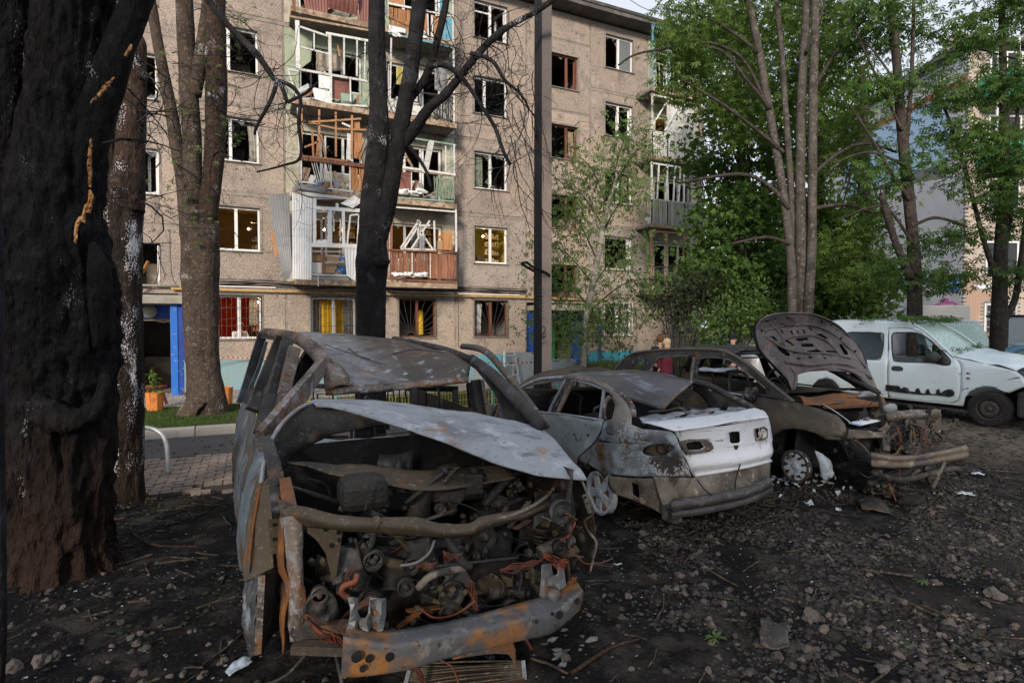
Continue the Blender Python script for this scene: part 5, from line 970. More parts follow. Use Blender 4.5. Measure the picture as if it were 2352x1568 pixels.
for l in ([(1812, 480, 5), (1770, 430, 5), (1700, 400, 4), (1560, 420, 3)], [(1800, 350, 5), (1740, 300, 4), (1660, 240, 3.5), (1560, 180, 2.5)], [(1770, 250, 4), (1720, 190, 4), (1640, 110, 3), (1480, 120, 2.5), (1420, 150, 2)], [(1740, 120, 4), (1690, 80, 3.5), (1620, 40, 3), (1530, 20, 2)],
          [(1868, 400, 5), (1930, 350, 4), (1990, 330, 3.5), (2060, 350, 2.5)], [(1866, 480, 5), (1940, 470, 4), (2010, 490, 3)], [(1872, 200, 4), (1920, 120, 3.5), (1990, 40, 3)], [(1815, 560, 4), (1760, 545, 3.5), (1680, 560, 3)], [(1765, 250, 4), (1700, 130, 3.5), (1600, 90, 3)], [(1852, 120, 4), (1890, 20, 3), (1900, -60, 3)]): sub('limb', l, D6 - .1, M_bk_dark, t6, 10, 7, .03, l[0][0])
foliage('leaves', blobs([(1600, 40, 15, 1.2, .8, 1.2, 60), (1700, 30, 15.5, 1.2, 1, 1.5, 60), (1590, 160, 15, .9, .9, 1, 50), (1780, 200, 16.5, 1.4, 1.6, 1.2, 110), (1920, 120, 16, 1.2, 1.2, 1.2, 90), (1920, 320, 16, 1.0, 1.2, 1.1, 55), (1660, 260, 16, 1.0, 1.0, 1, 60), (1930, 560, 15.5, 1.0, 1.2, 1, 55), (1560, 110, 14.5, .5, .5, .6, 16), (1850, 20, 16, 1.4, .9, 1, 70)], 3), .15, 'palm', M_lf_maple, t6, 6, .30, 14, .5, .55)
# --- dense maples behind it
rd = random.Random(23)
for i, (lab, dep, trunkpx, L) in enumerate((
    ('dense dark green maple filling the gap beside the corner balconies', 18.5, 1700, [(1655, 330, 18.5, 1.0, 2.0, 1.3, 110), (1690, 520, 18.3, 1.5, 1.7, 1.3, 190), (1650, 640, 17.8, 1.1, 1.2, 1, 110), (1740, 650, 17.5, 1.3, 1.5, 1.2, 170), (1740, 400, 18.8, 1.3, 1.6, 1.3, 130), (1660, 110, 19, 1.2, 1.4, 1.2, 80)]),
    ('tall bright green maple behind the clump of grey stems', 20, 1880, [(1800, 130, 20, 2.0, 2.2, 1.6, 150), (1870, 330, 20, 1.6, 2.0, 1.5, 130), (1830, 560, 19.5, 1.8, 2.0, 1.5, 220), (1940, 230, 20.5, 1.2, 1.5, 1.3, 40), (1900, 650, 19, 1.4, 1.3, 1.2, 150)]),
    ('broad light green maple in front of the white brick end wall', 19, 1985, [(1940, 520, 19, 1.0, 1.5, 1.2, 90), (1985, 640, 18.5, 1.0, .8, 1.1, 70), (1960, 690, 18, 1.0, .6, 1, 50)]))):
    g_ = at(trunkpx, 780, dep); tr = thing('maple_tree', lab, 'tree', (g_.x, g_.y, -.2)); P, r = pxs([(trunkpx, 860, 13), (trunkpx - 3, 700, 11), (trunkpx + 4, 400, 9), (trunkpx - 5, 150, 6)], dep); P[0].z = -.25; trunk('trunk', P, r, M_bk_dark, tr, 14, 8, .03, i)
    C_ = blobs(L, i * 5 + 9); b = MB()
    for k in range(26): c_ = Vector(rd.choice(C_)); a_ = P[1].lerp(P[3], rd.random()); b.tube([a_, (a_ + c_) / 2 + Vector((0, 0, -.3)), c_], [.04, .01], 5, sm=4, cap=False)
    b.build('branches', M_bk_dark, tr, True)['kind'] = 'stuff'; foliage('leaves', C_, .19, 'maple', (M_lf_chest, M_lf_maple, M_lf_maple)[i], tr, i + 20, .36, 17, .55, .6)
# --- two slimmer trees at the right
D7 = 13.8
P, r = pxs([(2100, 850, 17), (2101, 720, 15), (2100, 620, 13.6), (2094, 520, 12.2), (2082, 400, 10.9), (2070, 280, 10.2), (2060, 150, 8.84), (2045, 0, 8.16), (2035, -80, 7.48)], D7); P[0].z = -.15
t7 = thing('chestnut_tree', 'dark straight chestnut with a snapped side stem before the white brick wall', 'tree', (P[0].x, P[0].y, -.1)); trunk('trunk', P, r, M_bk_dark, t7, 26, 12, .025, 71, .7)
sub('snapped_limb', [(2092, 640, 8.84), (2062, 570, 7.48), (2042, 510, 7.48), (2026, 455, 6.8), (2022, 448, 4.08)], D7 - .1, M_bk_dark, t7, 14, 6, .04, 73)
sub('limb', [(2078, 360, 5.44), (2088, 260, 4.76), (2096, 120, 4.08), (2100, -60, 3.4)], D7, M_bk_dark, t7, 12, 8, .03, 74)
for l in ([(2090, 460, 4.08), (2050, 400, 3.4), (1990, 300, 2.72), (1950, 240, 2.04)], [(2094, 520, 4.08), (2150, 500, 3.4), (2220, 520, 2.72)], [(2072, 300, 3.4), (2010, 170, 2.72), (1960, 60, 2.04)], [(2080, 380, 3.4), (2000, 350, 2.72), (1930, 370, 2.04), (1900, 400, 1.36)], [(2096, 560, 3.4), (2040, 480, 2.72), (1985, 480, 2.04), (1940, 500, 1.36)], [(2065, 200, 2.72), (2000, 110, 2.04), (1970, 100, 1.36)]): sub('limb', l, D7 - .1, M_bk_dark, t7, 8, 7, .03, l[0][0])
foliage('leaves', blobs([(2010, 60, 13.8, 1.0, .8, .9, 55), (2090, 60, 14, .7, .7, .8, 26), (2130, 210, 14, .6, .7, .7, 22), (2010, 230, 14, .8, .6, .8, 30), (2120, 410, 13.5, .7, .6, .7, 11), (2010, 420, 14, .8, .5, .8, 12), (2150, 570, 13.8, .6, .35, .7, 12), (2040, 630, 14, .7, .5, .7, 18), (2150, 650, 13.8, .5, .3, .5, 9), (2130, 300, 14, .5, .5, .5, 6)], 77), .15, 'palm', M_lf_chest, t7, 77, .27, 13, .45, .65)
D8 = 14.2
P, r = pxs([(2292, 860, 18.4), (2295, 740, 16.3), (2297, 620, 13.6), (2305, 450, 10.9), (2308, 300, 8.84), (2303, 120, 6.8), (2300, -60, 6.12)], D8); P[0].z = -.1
t8 = thing('chestnut_tree', 'dark forked chestnut in front of the tan brick front at the right edge', 'tree', (P[0].x, P[0].y, -.1)); trunk('trunk', P, r, M_bk_dark, t8, 24, 12, .025, 81, .7)
sub('limb', [(2302, 740, 8.84), (2330, 690, 6.8), (2345, 600, 6.12), (2362, 460, 5.44)], D8, M_bk_dark, t8, 12, 8, .03, 82); sub('limb', [(2290, 640, 6.12), (2262, 560, 5.44), (2225, 420, 4.08), (2200, 330, 3.4), (2170, 250, 2.72)], D8, M_bk_dark, t8, 12, 8, .03, 83); sub('limb', [(2298, 610, 5.44), (2320, 500, 4.76), (2335, 300, 3.4), (2340, 100, 2.72)], D8, M_bk_dark, t8, 12, 8, .03, 84)
foliage('leaves', blobs([(2310, 50, 14.2, 1.0, .8, .9, 70), (2220, 100, 14.3, .6, .5, .6, 18), (2320, 190, 14, .8, .6, .8, 50), (2240, 300, 14, .7, .4, .7, 32), (2330, 340, 13.8, .8, .6, .8, 60), (2180, 360, 14, .7, .35, .7, 13), (2260, 430, 14, .7, .35, .7, 18), (2330, 500, 14, .6, .5, .6, 26), (2230, 540, 14, .6, .3, .6, 12), (2180, 640, 14, .6, .3, .6, 10), (2330, 640, 14.3, .5, .5, .5, 16), (2200, 240, 14.2, .5, .4, .5, 12)], 88), .15, 'palm', M_lf_chest, t8, 88, .27, 13, .4, .65)
# bushes along the far wall
for i, (lab, L, m_) in enumerate((('dusty grey-green bush under the barred corner window', [(1560, 680, 16.5, 1.1, .75, .6, 70), (1610, 640, 16.6, .8, .6, .5, 45)], M_lf_dark), ('loose light green bush right of the barred corner window', [(1660, 745, 15.5, .9, .6, .7, 60), (1720, 700, 16, .7, .8, .7, 45)], M_lf_sap), ('low dark shrub behind the grey car body', [(1760, 740, 15.6, .8, .6, .6, 60)], M_lf_chest))):
    c_ = at(L[0][0], 780, L[0][2]); s_ = thing('bush', lab, 'bush', (c_.x, c_.y, -.2)); b = MB(); C_ = blobs(L, 40 + i)
    for k in range(14): b.tube([(c_.x + rd.uniform(-.2, .2), c_.y, -.2), rd.choice(C_)], [.03, .008], 5)
    b.build('stems', M_bk_dark, s_, True)['kind'] = 'stuff'; foliage('leaves', C_, .12, 'small', m_, s_, 60 + i, .25, 26, .8, .5)
# overhead cable
tag(MB().tube([at(1700, -60, 15), at(1790, 0, 15), at(2050, 62, 15), at(2230, 108, 15), at(2420, 160, 15)], .022, 6, sm=5).build('overhead_cable', M_dark, None, True, org=at(2050, 62, 15)), 'thick black overhead cable sagging across the trees at upper right', 'cable')
tag(MB().tube([at(1400, -40, 22), at(1470, 15, 22), at(1560, 45, 22), at(1640, 60, 22)], .012, 5, sm=4).build('overhead_wire', M_dark, None, True, org=at(1470, 15, 22)), 'thin dark wire against the pale sky above the roof edge', 'wire')
# concrete pole
px_, py_ = at(1246, 840, 9.1).x, at(1246, 840, 9.1).y
po = thing('utility_pole', 'square concrete lamp pole with a charred black left side and scratched scribbles', 'pole', (px_, py_, -.2))
M_pole = mat('pink_grey_concrete', (.42, .325, .27), [('n', 1.4, .5, .68, (.28, .225, .19)), ('n', 7, .56, .68, (.36, .29, .25)), ('z', .9, 3.4, 5.0, (.125, .115, .108)), ('n', 70, .58, .68, (.16, .13, .11)), ('v', 22, .1, .05, (.5, .47, .43)), ('x', 6, px_ - .078, px_ - .088, (.018, .018, .021), (.004, 1, 1))], rough=.9, bump=('n', 30, .5))
MB().add([(px_ + sx * (.098 if z < 1 else .092), py_ + sy * (.14 if z < 1 else .12), z) for z in (-.4, 9.6) for sy in (-1, 1) for sx in (-1, 1)], [(0, 2, 3, 1), (4, 5, 7, 6), (0, 1, 5, 4), (2, 6, 7, 3), (0, 4, 6, 2), (1, 3, 7, 5)]).build('post', M_pole, po, bevel=.012)
def pf(x, y, o=.006): return on_y(x, y, py_ - .14 - o)
b = MB(); b.tube([pf(1216, 600, .01) + Vector((0, .1, 0)), pf(1222, 612, .03), pf(1240, 620, .04), pf(1262, 632, .03), pf(1268, 634, .02) + Vector((0, .2, 0)), pf(1252, 622) + Vector((0, .29, 0)), pf(1217, 602) + Vector((0, .28, 0)), pf(1215, 601, 0) + Vector((0, .1, 0))], .022, 8, sm=4, flat=.5); b.build('wire_strap', M_dark, po, True)
def stroke(l, m, w_=.006, name='painted_mark'): MB().tube([pf(*q) for q in l], w_, 5, sm=5, flat=.5).build(name, m, po, True)
M_ink = mat('dark_scribble', (.04, .02, .02)); stroke([(1238, 753), (1244, 748), (1252, 752), (1251, 762), (1243, 770), (1240, 774), (1246, 771), (1253, 774)], M_ink, .008); stroke([(1247, 762), (1254, 768), (1250, 775), (1243, 776)], M_ink, .006); stroke([(1238, 781), (1243, 787), (1254, 785)], M_ink, .004)
rd = random.Random(2)
for c in range(2):
    for k in range(9): x_, y_ = 1239 + c * 9, 660 + k * 8.5 + c * 3; stroke([(x_ + rd.uniform(-3, 3), y_ + rd.uniform(-3, 3)) for _ in range(4)], mat('scratched_letter', (.16, .12, .10)), .0035)
# ================================================================== burnt vehicles
def Y(px, py, y): return on_y(px, py, y)
def yl(l): return [Y(*q) for q in l]
def disc(parent, p, ax, r, m, name='hole', t=.006, n=14): return MB().cyl(p, ax, r, t, n).build(name, m, parent)  # the dark ones paint a hole's shade on the surface, nothing is cut
def strap(name, l, w_, m, par, t=.02, sm=4, flat=.4):
    """a folded steel strip along a path"""
    P = crv([Vector(p) for p in l], sm); b = MB()
    for i in range(len(P) - 1): b.bar(P[i], P[i + 1] + (P[i + 1] - P[i]) * .06, w_, t)
    return b.build(name, m, par)
def rim(par, c, r, m, n=5, ax=(1, 0, 0), tyre=None, wd=.17, seed=0, broken=0, name='wheel', ring=None):
    """wheel: rim ring with hub and spokes, facing along -ax; tyre as a sub-part"""
    c = Vector(c); a = Vector(ax).normalized(); u = a.orthogonal().normalized(); v = a.cross(u)
    o = MB().lathe(c, a, [(r * .86, -wd * .42), (r, -wd * .5), (r, -wd * .42), (r * .9, -wd * .2), (r * .9, wd * .4), (r, wd * .5), (r * .84, wd * .45), (r * .84, -wd * .3), (r * .86, -wd * .42)], 32).build(name, ring or m, par, True)
    rd = random.Random(seed)
    for k in range(n):
        if k < broken: continue
        q = 2 * math.pi * k / n + .3; d = u * math.cos(q) + v * math.sin(q); e = u * -math.sin(q) + v * math.cos(q); b = MB(); f = c - a * wd * .36; w1, w2 = r * .16, r * (.24 if n < 7 else .15)
        pts = [f + d * r * .16 - e * w1, f + d * r * .16 + e * w1, f + d * r * .9 + e * w2 + a * .01, f + d * r * .9 - e * w2 + a * .01]; b.add(pts + [p + a * .03 for p in pts], [(3, 2, 1, 0), (4, 5, 6, 7), (0, 1, 5, 4), (1, 2, 6, 5), (2, 3, 7, 6), (3, 0, 4, 7)]); b.build('spoke', m, o, bevel=.004)
    MB().lathe(c, a, [(0, -wd * .43), (r * .12, -wd * .43), (r * .26, -wd * .36), (r * .28, -wd * .1), (0, -wd * .1)], 20).build('hub', m, o, True)
    MB().cyl(c + a * wd * .05, a, r * .78, .02, 24).build('brake_disc', M_rust, o)
    if tyre: MB().lathe(c, a, [(r * .93, -wd * .5), (tyre * .9, -wd * .62), (tyre * .985, -wd * .52), (tyre, -wd * .3), (tyre, wd * .3), (tyre * .985, wd * .52), (tyre * .9, wd * .6), (r * .93, wd * .5), (r * .93, -wd * .5)], 40).build('tyre', M_rubber, o, True)
    return o
def wires(par, a, b_, n, sp, m=M_copper, r=.003, seed=0, name='wire_bundle', sag=.1):
    rd = random.Random(seed); b = MB(); a, b_ = Vector(a), Vector(b_); g = lambda s: Vector((rd.gauss(0, s), rd.gauss(0, s), rd.gauss(0, s)))
    for i in range(n): b.tube([a + g(sp * .4), a.lerp(b_, .33) + g(sp) - Vector((0, 0, sag)), a.lerp(b_, .66) + g(sp) - Vector((0, 0, sag * .7)), b_ + g(sp * .7)], r, 4, sm=4)
    o = b.build(name, m, par, True); o['kind'] = 'stuff'; return o
ENG = (M_castalu, M_char, M_olive, M_castalu, M_dark, M_char)
def engine(par, x0, x1, y0, y1, z0, z1, n, seed, cap=True):
    """burnt-out engine bay: castings, pipes, brackets, pulleys, springs and hanging wire"""
    rd = random.Random(seed); names = ('casting', 'pipe', 'bracket', 'pulley', 'hose', 'bolt_cluster')
    MB().box(x0 + .2, x1 - .25, (y0 + y1) / 2, y1, z0, z0 + (z1 - z0) * .6).build('engine_block', M_castalu, par, bevel=.03)
    for i in range(n):
        x, y, z = rd.uniform(x0, x1), rd.uniform(y0, y1), rd.uniform(z0, z1) * .9 + z0 * .1; k = rd.choice((0, 1, 1, 2, 2, 2, 4, 4, 4, 5, 5, 6, 6, 3)); m = rd.choice(ENG); b = MB()
        if k == 0:
            f = Frame((x, y, z), rd.uniform(0, 90)); s = rd.uniform(.03, .08); b.box(-s, s, -s * .7, s * .7, -s * .8, s * .8, f); b.box(-s * .5, s * .5, -s, -s * .7, -s * .4, s * .5, f); b.cyl(f.out((0, 0, s * .9)), (0, 0, 1), s * .35, s * .5, 10); b.build(names[0], m, par, bevel=.008)
        elif k == 1:
            L = rd.uniform(.12, .4); d = Vector((rd.uniform(-1, 1), rd.uniform(-.3, .3), rd.uniform(-.6, .6))).normalized() * L; p = Vector((x, y, z)); b.tube([p, p + d * .5 + Vector((0, -.03, rd.uniform(-.05, .05))), p + d], rd.uniform(.008, .026), 10, sm=5); b.cyl(p + d, d, .03, .02, 10); b.build(names[1], rd.choice((M_castalu, M_olive, M_char)), par, True)
        elif k == 2:
            p = Vector((x, y, z)); l = rd.uniform(.08, .2); a = rd.uniform(-.8, .8); e = Vector((l * math.cos(a), rd.uniform(-.03, .03), l * math.sin(a))); b.bar(p, p + e, .035, .006); b.bar(p + e, p + e + Vector((0, .05, -.04)), .035, .006); b.cyl(p + e * .3 + Vector((0, -.008, 0)), (0, 1, 0), .009, .012, 8); b.build(names[2], rd.choice((M_olive, M_tanburnt, M_rust, M_char)), par)
        elif k == 3:
            r = rd.uniform(.03, .08); b.lathe((x, y0 + .05, z), (0, 1, 0), [(0, -.02), (r * .3, -.02), (r * .35, 0), (r * .8, 0), (r, -.02), (r, .03), (0, .03)], 20); b.build(names[3], rd.choice((M_castalu, M_char)), par, True)
        elif k == 4:
            p = [Vector((x, y, z))]; d = Vector((rd.uniform(-1, 1), rd.uniform(-.4, .4), rd.uniform(-1, .5)))
            for _ in range(4): d = (d + Vector((rd.uniform(-1, 1), rd.uniform(-.5, .5), rd.uniform(-1, 1))) * .7).normalized(); p.append(p[-1] + d * rd.uniform(.05, .11))
            b.tube(p, rd.uniform(.003, .008), 6, sm=5); b.build(names[4], rd.choice((M_char, M_copper, M_dark, M_castalu)), par, True)
        elif k == 6:
            p = Vector((x, y, z)); s = rd.uniform(.04, .11); g = lambda: Vector((rd.uniform(-s, s), rd.uniform(-.03, .03), rd.uniform(-s, s))) * .6; sheet('torn_sheet', [[p + Vector((i * s, j * s * .3, j * s)) + g() for i in (-1, 0, 1)] for j in (-1, 0, 1)], rd.choice((M_char, M_olive, M_char, M_dark, M_castalu)), par, 2, 2, .003, .01, 12, i)
        else:
            for _ in range(5): q = Vector((x, y, z)) + Vector((rd.gauss(0, .04), rd.gauss(0, .02), rd.gauss(0, .04))); b.blob(q, rd.uniform(.012, .03), 1, .4, i)
            ob = b.build(names[5], rd.choice((M_castalu, M_olive, M_char)), par); ob['kind'] = 'stuff'
# ------------------------------------------------------------------ the van in front
van = thing('burnt_van', 'burnt-out grey van facing the camera with buckled white bonnet and open engine bay', 'van', (.9, 4.6, 0))
roof = sheet('roof', [yl([(604, 762, 7.0), (700, 764, 7.05), (800, 769, 7.05), (905, 778, 7.0)]), yl([(632, 767, 6.3), (730, 781, 6.3), (850, 785, 6.3), (965, 792, 6.2)]), yl([(680, 781, 5.5), (770, 815, 5.55), (880, 800, 5.5), (1020, 805, 5.4)]),
                      yl([(712, 798, 5.0), (800, 846, 5.05), (905, 838, 5.0), (1060, 816, 4.95)]), yl([(744, 838, 4.65), (830, 862, 4.7), (940, 862, 4.75), (1079, 832, 4.6)]), yl([(752, 888, 4.52), (860, 884, 4.5), (970, 877, 4.5), (1077, 864, 4.5)])], M_roofcar, van, 9, 8, .006, .022, 2.2, 3)
for l in ([(745, 792, 5.8), (800, 812, 5.5), (850, 826, 5.2)], [(860, 792, 6.0), (905, 820, 5.4), (960, 850, 4.9), (1010, 872, 4.6)], [(930, 790, 5.9), (985, 815, 5.2), (1070, 850, 4.7)], [(880, 822, 5.2), (950, 805, 5.2), (1020, 812, 5.0)], [(800, 800, 5.8), (830, 822, 5.3), (880, 838, 5.0)]): MB().tube([Y(*q) + Vector((0, 0, .008)) for q in l], .004, 6, sm=5).build('roof_seam', M_char, roof, True)
MB().tube(yl([(606, 762, 6.95), (640, 767, 6.3), (685, 778, 5.5), (718, 800, 5.0), (748, 836, 4.6)]), [.045, .05, .055, .06, .06], 10, sm=6).build('roof_rail', M_rustash, roof, True)
MB().tube(yl([(905, 778, 7.0), (970, 791, 6.2), (1025, 804, 5.4), (1082, 826, 4.6)]), .035, 10, sm=6).build('roof_rail', M_char, roof, True)
sheet('windscreen_header', [yl([(747, 888, 4.5), (860, 884, 4.45), (970, 877, 4.45), (1077, 866, 4.5)]), yl([(748, 905, 4.42), (860, 898, 4.36), (970, 888, 4.36), (1076, 876, 4.42)])], M_rustash, van, 6, 3, .02, .01, 9)
sheet('roof_corner', [yl([(716, 800, 4.95), (748, 815, 4.7), (790, 850, 4.7)]), yl([(738, 850, 4.55), (760, 850, 4.5), (805, 868, 4.55)]), yl([(746, 898, 4.45), (775, 886, 4.42), (815, 884, 4.45)])], M_rustash, van, 6, 6, .008, .02, 7, 2)
def pillar(l, w0, w1, m, t=.05, name='pillar'):
    P = crv(yl(l), 6); b = MB(); n = len(P)
    for i in range(n - 1):
        w_ = w0 + (w1 - w0) * i / n; b.bar(P[i], P[i + 1] + (P[i + 1] - P[i]) * .1, w_, t, up=(0, 1, .3))
    return b.build(name, m, van)
pillar([(742, 836, 4.55), (705, 885, 4.2), (660, 940, 3.9), (600, 1012, 3.55)], .12, .15, M_rustash); pillar([(735, 850, 4.6), (690, 905, 4.25), (640, 965, 3.95)], .04, .05, M_ash, .03, 'pillar_flange')
pillar([(660, 782, 5.3), (640, 850, 5.05), (618, 920, 4.75), (598, 990, 4.4)], .09, .08, M_char, .07, 'door_frame'); pillar([(676, 800, 5.15), (662, 860, 4.95), (645, 930, 4.65), (622, 992, 4.35)], .10, .07, M_rustash, .05, 'door_frame')
pillar([(718, 812, 5.4), (695, 848, 5.3), (675, 905, 5.2), (665, 950, 5.1)], .14, .10, M_char, .06, 'rear_door_frame'); pillar([(612, 784, 6.6), (596, 840, 6.6), (575, 893, 6.6)], .03, .04, M_blue, .05, 'window_edge')
pillar([(604, 764, 7.0), (590, 810, 7.0), (570, 880, 7.0), (556, 925, 6.95)], .09, .12, M_blue, .08); pillar([(655, 775, 6.0), (632, 835, 6.0), (608, 900, 5.9), (592, 945, 5.8)], .17, .22, M_char, .08); pillar([(604, 770, 6.95), (630, 774, 6.5), (655, 780, 6.0)], .07, .07, M_char, .05, 'window_frame')
sheet('rear_quarter', [yl([(570, 888, 6.95), (584, 889, 6.5), (604, 884, 6.0), (622, 900, 5.4), (640, 960, 4.8)]), yl([(556, 925, 6.95), (572, 935, 6.4), (592, 950, 5.8), (604, 975, 5.2), (606, 1010, 4.5)])], M_char, van, 6, 6, .01, .02, 5)
sheet('body_side', [yl([(556, 920, 6.95), (572, 932, 6.2), (590, 962, 5.4), (598, 1000, 4.6), (604, 1040, 3.9)]), yl([(545, 960, 6.95), (556, 1000, 6.2), (572, 1050, 5.4), (584, 1090, 4.6), (586, 1120, 3.9)]), yl([(540, 1010, 6.95), (541, 1060, 6.2), (549, 1120, 5.4), (560, 1200, 4.6), (568, 1260, 3.9)]), yl([(537, 1075, 6.95), (536, 1120, 6.2), (545, 1180, 5.4), (560, 1300, 4.6), (574, 1430, 3.9)])], M_blue, van, 7, 7, .008, .025, 4, 5)
sheet('rear_bumper', [yl([(545, 1000, 7.05), (640, 1000, 7.1), (800, 1000, 7.05)]), yl([(538, 1080, 7.0), (640, 1080, 7.1), (800, 1080, 7.0)])], M_char, van, 6, 4, .01, .02)
W_ = rim(van, (-.02, 5.75, .27), .2, M_char, 5); rim(van, (1.74, 5.75, .27), .2, M_char, 5, (-1, 0, 0)); rim(van, (1.62, 3.55, .24), .2, M_ash, 5, (-1, 0, 0)); rim(van, (.16, 3.5, .24), .2, M_char, 5)
# bonnet, buckled upwards
sheet('bonnet', [yl([(718, 930, 3.5), (735, 920, 3.55), (870, 922, 3.62), (1000, 938, 3.6), (1120, 955, 3.55), (1243, 984, 3.4)]), yl([(722, 931, 3.42), (752, 925, 3.42), (905, 942, 3.35), (1055, 970, 3.25), (1180, 995, 3.15), (1290, 1030, 3.05)]), yl([(724, 933, 3.36), (770, 934, 3.35), (930, 968, 3.15), (1085, 1015, 3.0), (1210, 1055, 2.9), (1330, 1072, 2.82)]), yl([(726, 935, 3.32), (790, 943, 3.32), (945, 990, 3.08), (1105, 1047, 2.9), (1230, 1090, 2.8), (1296, 1107, 2.76), (1350, 1099, 2.74)][:5] + [(1350, 1100, 2.74)])], M_ash, van, 9, 8, .007, .016, 2.4, 11)
sheet('bonnet_fold', [yl([(735, 921, 3.5), (800, 942, 3.35), (900, 975, 3.2)]), yl([(690, 938, 3.42), (740, 965, 3.4), (830, 985, 3.35)]), yl([(640, 985, 3.32), (690, 1000, 3.36), (760, 1000, 3.4)]), yl([(610, 1050, 3.24), (645, 1050, 3.3), (690, 1035, 3.4)]), yl([(600, 1112, 3.18), (625, 1090, 3.25), (655, 1075, 3.35)])], M_char, van, 6, 6, .008, .015, 4, 3)
MB().tube([Y(*q) for q in ((735, 921, 3.49), (690, 936, 3.40), (642, 980, 3.30), (611, 1045, 3.22), (600, 1110, 3.16))], .012, 6, sm=6).build('bonnet_lip', M_ash, van, True)
# near-side front wing and door skin, bent outwards
sheet('front_wing', [yl([(605, 985, 3.95), (618, 985, 3.9), (632, 1000, 3.85)]), yl([(586, 1045, 3.8), (600, 1050, 3.7), (618, 1060, 3.62)]), yl([(563, 1110, 3.65), (580, 1115, 3.5), (600, 1120, 3.4)]), yl([(549, 1175, 3.55), (566, 1180, 3.4), (582, 1185, 3.3)]), yl([(545, 1225, 3.5), (556, 1230, 3.35), (570, 1235, 3.25)]), yl([(555, 1310, 3.42), (560, 1315, 3.3), (566, 1320, 3.2)])], M_blue, van, 5, 6, .008, .012, 6, 8)
sheet('wing_skin', [yl([(606, 1075, 3.35), (622, 1100, 3.25), (634, 1140, 3.15)]), yl([(584, 1130, 3.32), (605, 1145, 3.2), (632, 1185, 3.05)]), yl([(566, 1210, 3.25), (595, 1215, 3.12), (628, 1240, 3.0)]), yl([(560, 1290, 3.18), (590, 1292, 3.05), (628, 1292, 2.96)]), yl([(561, 1336, 3.1), (585, 1326, 3.0), (630, 1302, 2.94)])], M_olive, van, 6, 6, .008, .014, 5, 4)
sheet('wing_edge', [yl([(600, 1095, 3.3), (604, 1100, 3.28)]), yl([(583, 1180, 3.2), (588, 1182, 3.18)]), yl([(572, 1260, 3.12), (577, 1262, 3.1)]), yl([(568, 1330, 3.06), (573, 1332, 3.05)])], M_rust, van, 2, 5, .01)
sheet('lower_wing', [yl([(562, 1328, 3.14), (580, 1325, 3.02), (600, 1318, 2.92)]), yl([(556, 1392, 3.12), (572, 1390, 3.0), (592, 1392, 2.9)]), yl([(562, 1452, 3.1), (576, 1450, 2.98), (592, 1452, 2.88)]), yl([(578, 1508, 3.06), (584, 1505, 2.96), (592, 1500, 2.88)])], M_blue, van, 6, 6, .008, .03, 8, 6)
sheet('inner_arch', [yl([(600, 1320, 2.9), (625, 1310, 2.95), (650, 1305, 3.05)]), yl([(594, 1420, 2.88), (622, 1420, 2.98), (645, 1415, 3.1)]), yl([(590, 1505, 2.88), (612, 1480, 3.0), (640, 1440, 3.15)])], M_char, van, 5, 6, .008, .02, 8)
MB().bar(Y(601, 1322, 2.88), Y(592, 1500, 2.86), .03, .02).build('arch_flange', M_rustash, van)
# front frame
M_brk0 = mat('dull_bent_pipe', (.14, .145, .15), [('n', 9, .5, .66, (.05, .05, .05))], rough=.5)
sheet('headlamp_column', [yl([(646, 1188, 2.78), (668, 1184, 2.72), (690, 1184, 2.72)]), yl([(652, 1260, 2.78), (675, 1260, 2.70), (694, 1240, 2.72)]), yl([(660, 1340, 2.78), (683, 1340, 2.70), (696, 1330, 2.72)]), yl([(662, 1410, 2.78), (680, 1415, 2.72), (702, 1392, 2.72)]), yl([(668, 1472, 2.78), (676, 1470, 2.76), (682, 1460, 2.76)])], M_rustash, van, 5, 6, .012, .008, 9)
pillar([(645, 1178, 2.85), (640, 1140, 2.95), (632, 1080, 3.05), (612, 1010, 3.3)], .08, .06, M_char, .05, 'column'); pillar([(655, 1100, 2.95), (660, 1130, 2.9), (668, 1180, 2.8)], .05, .07, M_rust, .03, 'bracket')
MB().bar(Y(627, 1190, 2.9), Y(634, 1270, 2.86), .045, .01).build('drilled_bracket', M_olive, van)
for q in (1205, 1238, 1258): disc(van, Y(630, q, 2.865), (0, 1, 0), .009, M_dark)
sheet('radiator_crossmember', [yl([(640, 1158, 2.8), (700, 1166, 2.74), (780, 1185, 2.68), (860, 1190, 2.66), (955, 1190, 2.66), (1010, 1203, 2.68), (1080, 1202, 2.7), (1110, 1185, 2.72), (1200, 1170, 2.8), (1270, 1148, 2.9), (1310, 1152, 2.95)]), yl([(645, 1175, 2.76), (700, 1186, 2.68), (780, 1202, 2.62), (860, 1205, 2.6), (955, 1210, 2.6), (1010, 1222, 2.62), (1080, 1220, 2.64), (1110, 1202, 2.66), (1200, 1184, 2.74), (1270, 1158, 2.85), (1310, 1160, 2.92)]), yl([(648, 1190, 2.8), (700, 1205, 2.72), (780, 1215, 2.66), (860, 1222, 2.64), (955, 1228, 2.64), (1010, 1232, 2.66), (1080, 1228, 2.68), (1110, 1215, 2.7), (1200, 1192, 2.78), (1270, 1166, 2.9), (1310, 1166, 2.96)])], M_olive, van, 4, 4, .012, .006, 9)
MB().tube(yl([(1110, 1200, 2.68), (1190, 1178, 2.74), (1255, 1140, 2.84), (1288, 1095, 2.95), (1292, 1085, 3.0)]), .011, 8, sm=6).build('bonnet_stay', M_tanburnt, van, True)
plate('gusset', [(704, 1190), (790, 1200), (786, 1225), (772, 1320), (762, 1326), (748, 1270), (728, 1240), (706, 1222)], [], lambda a, b_: Y(a, b_, 2.72), M_olive, van, 30, .01, False)
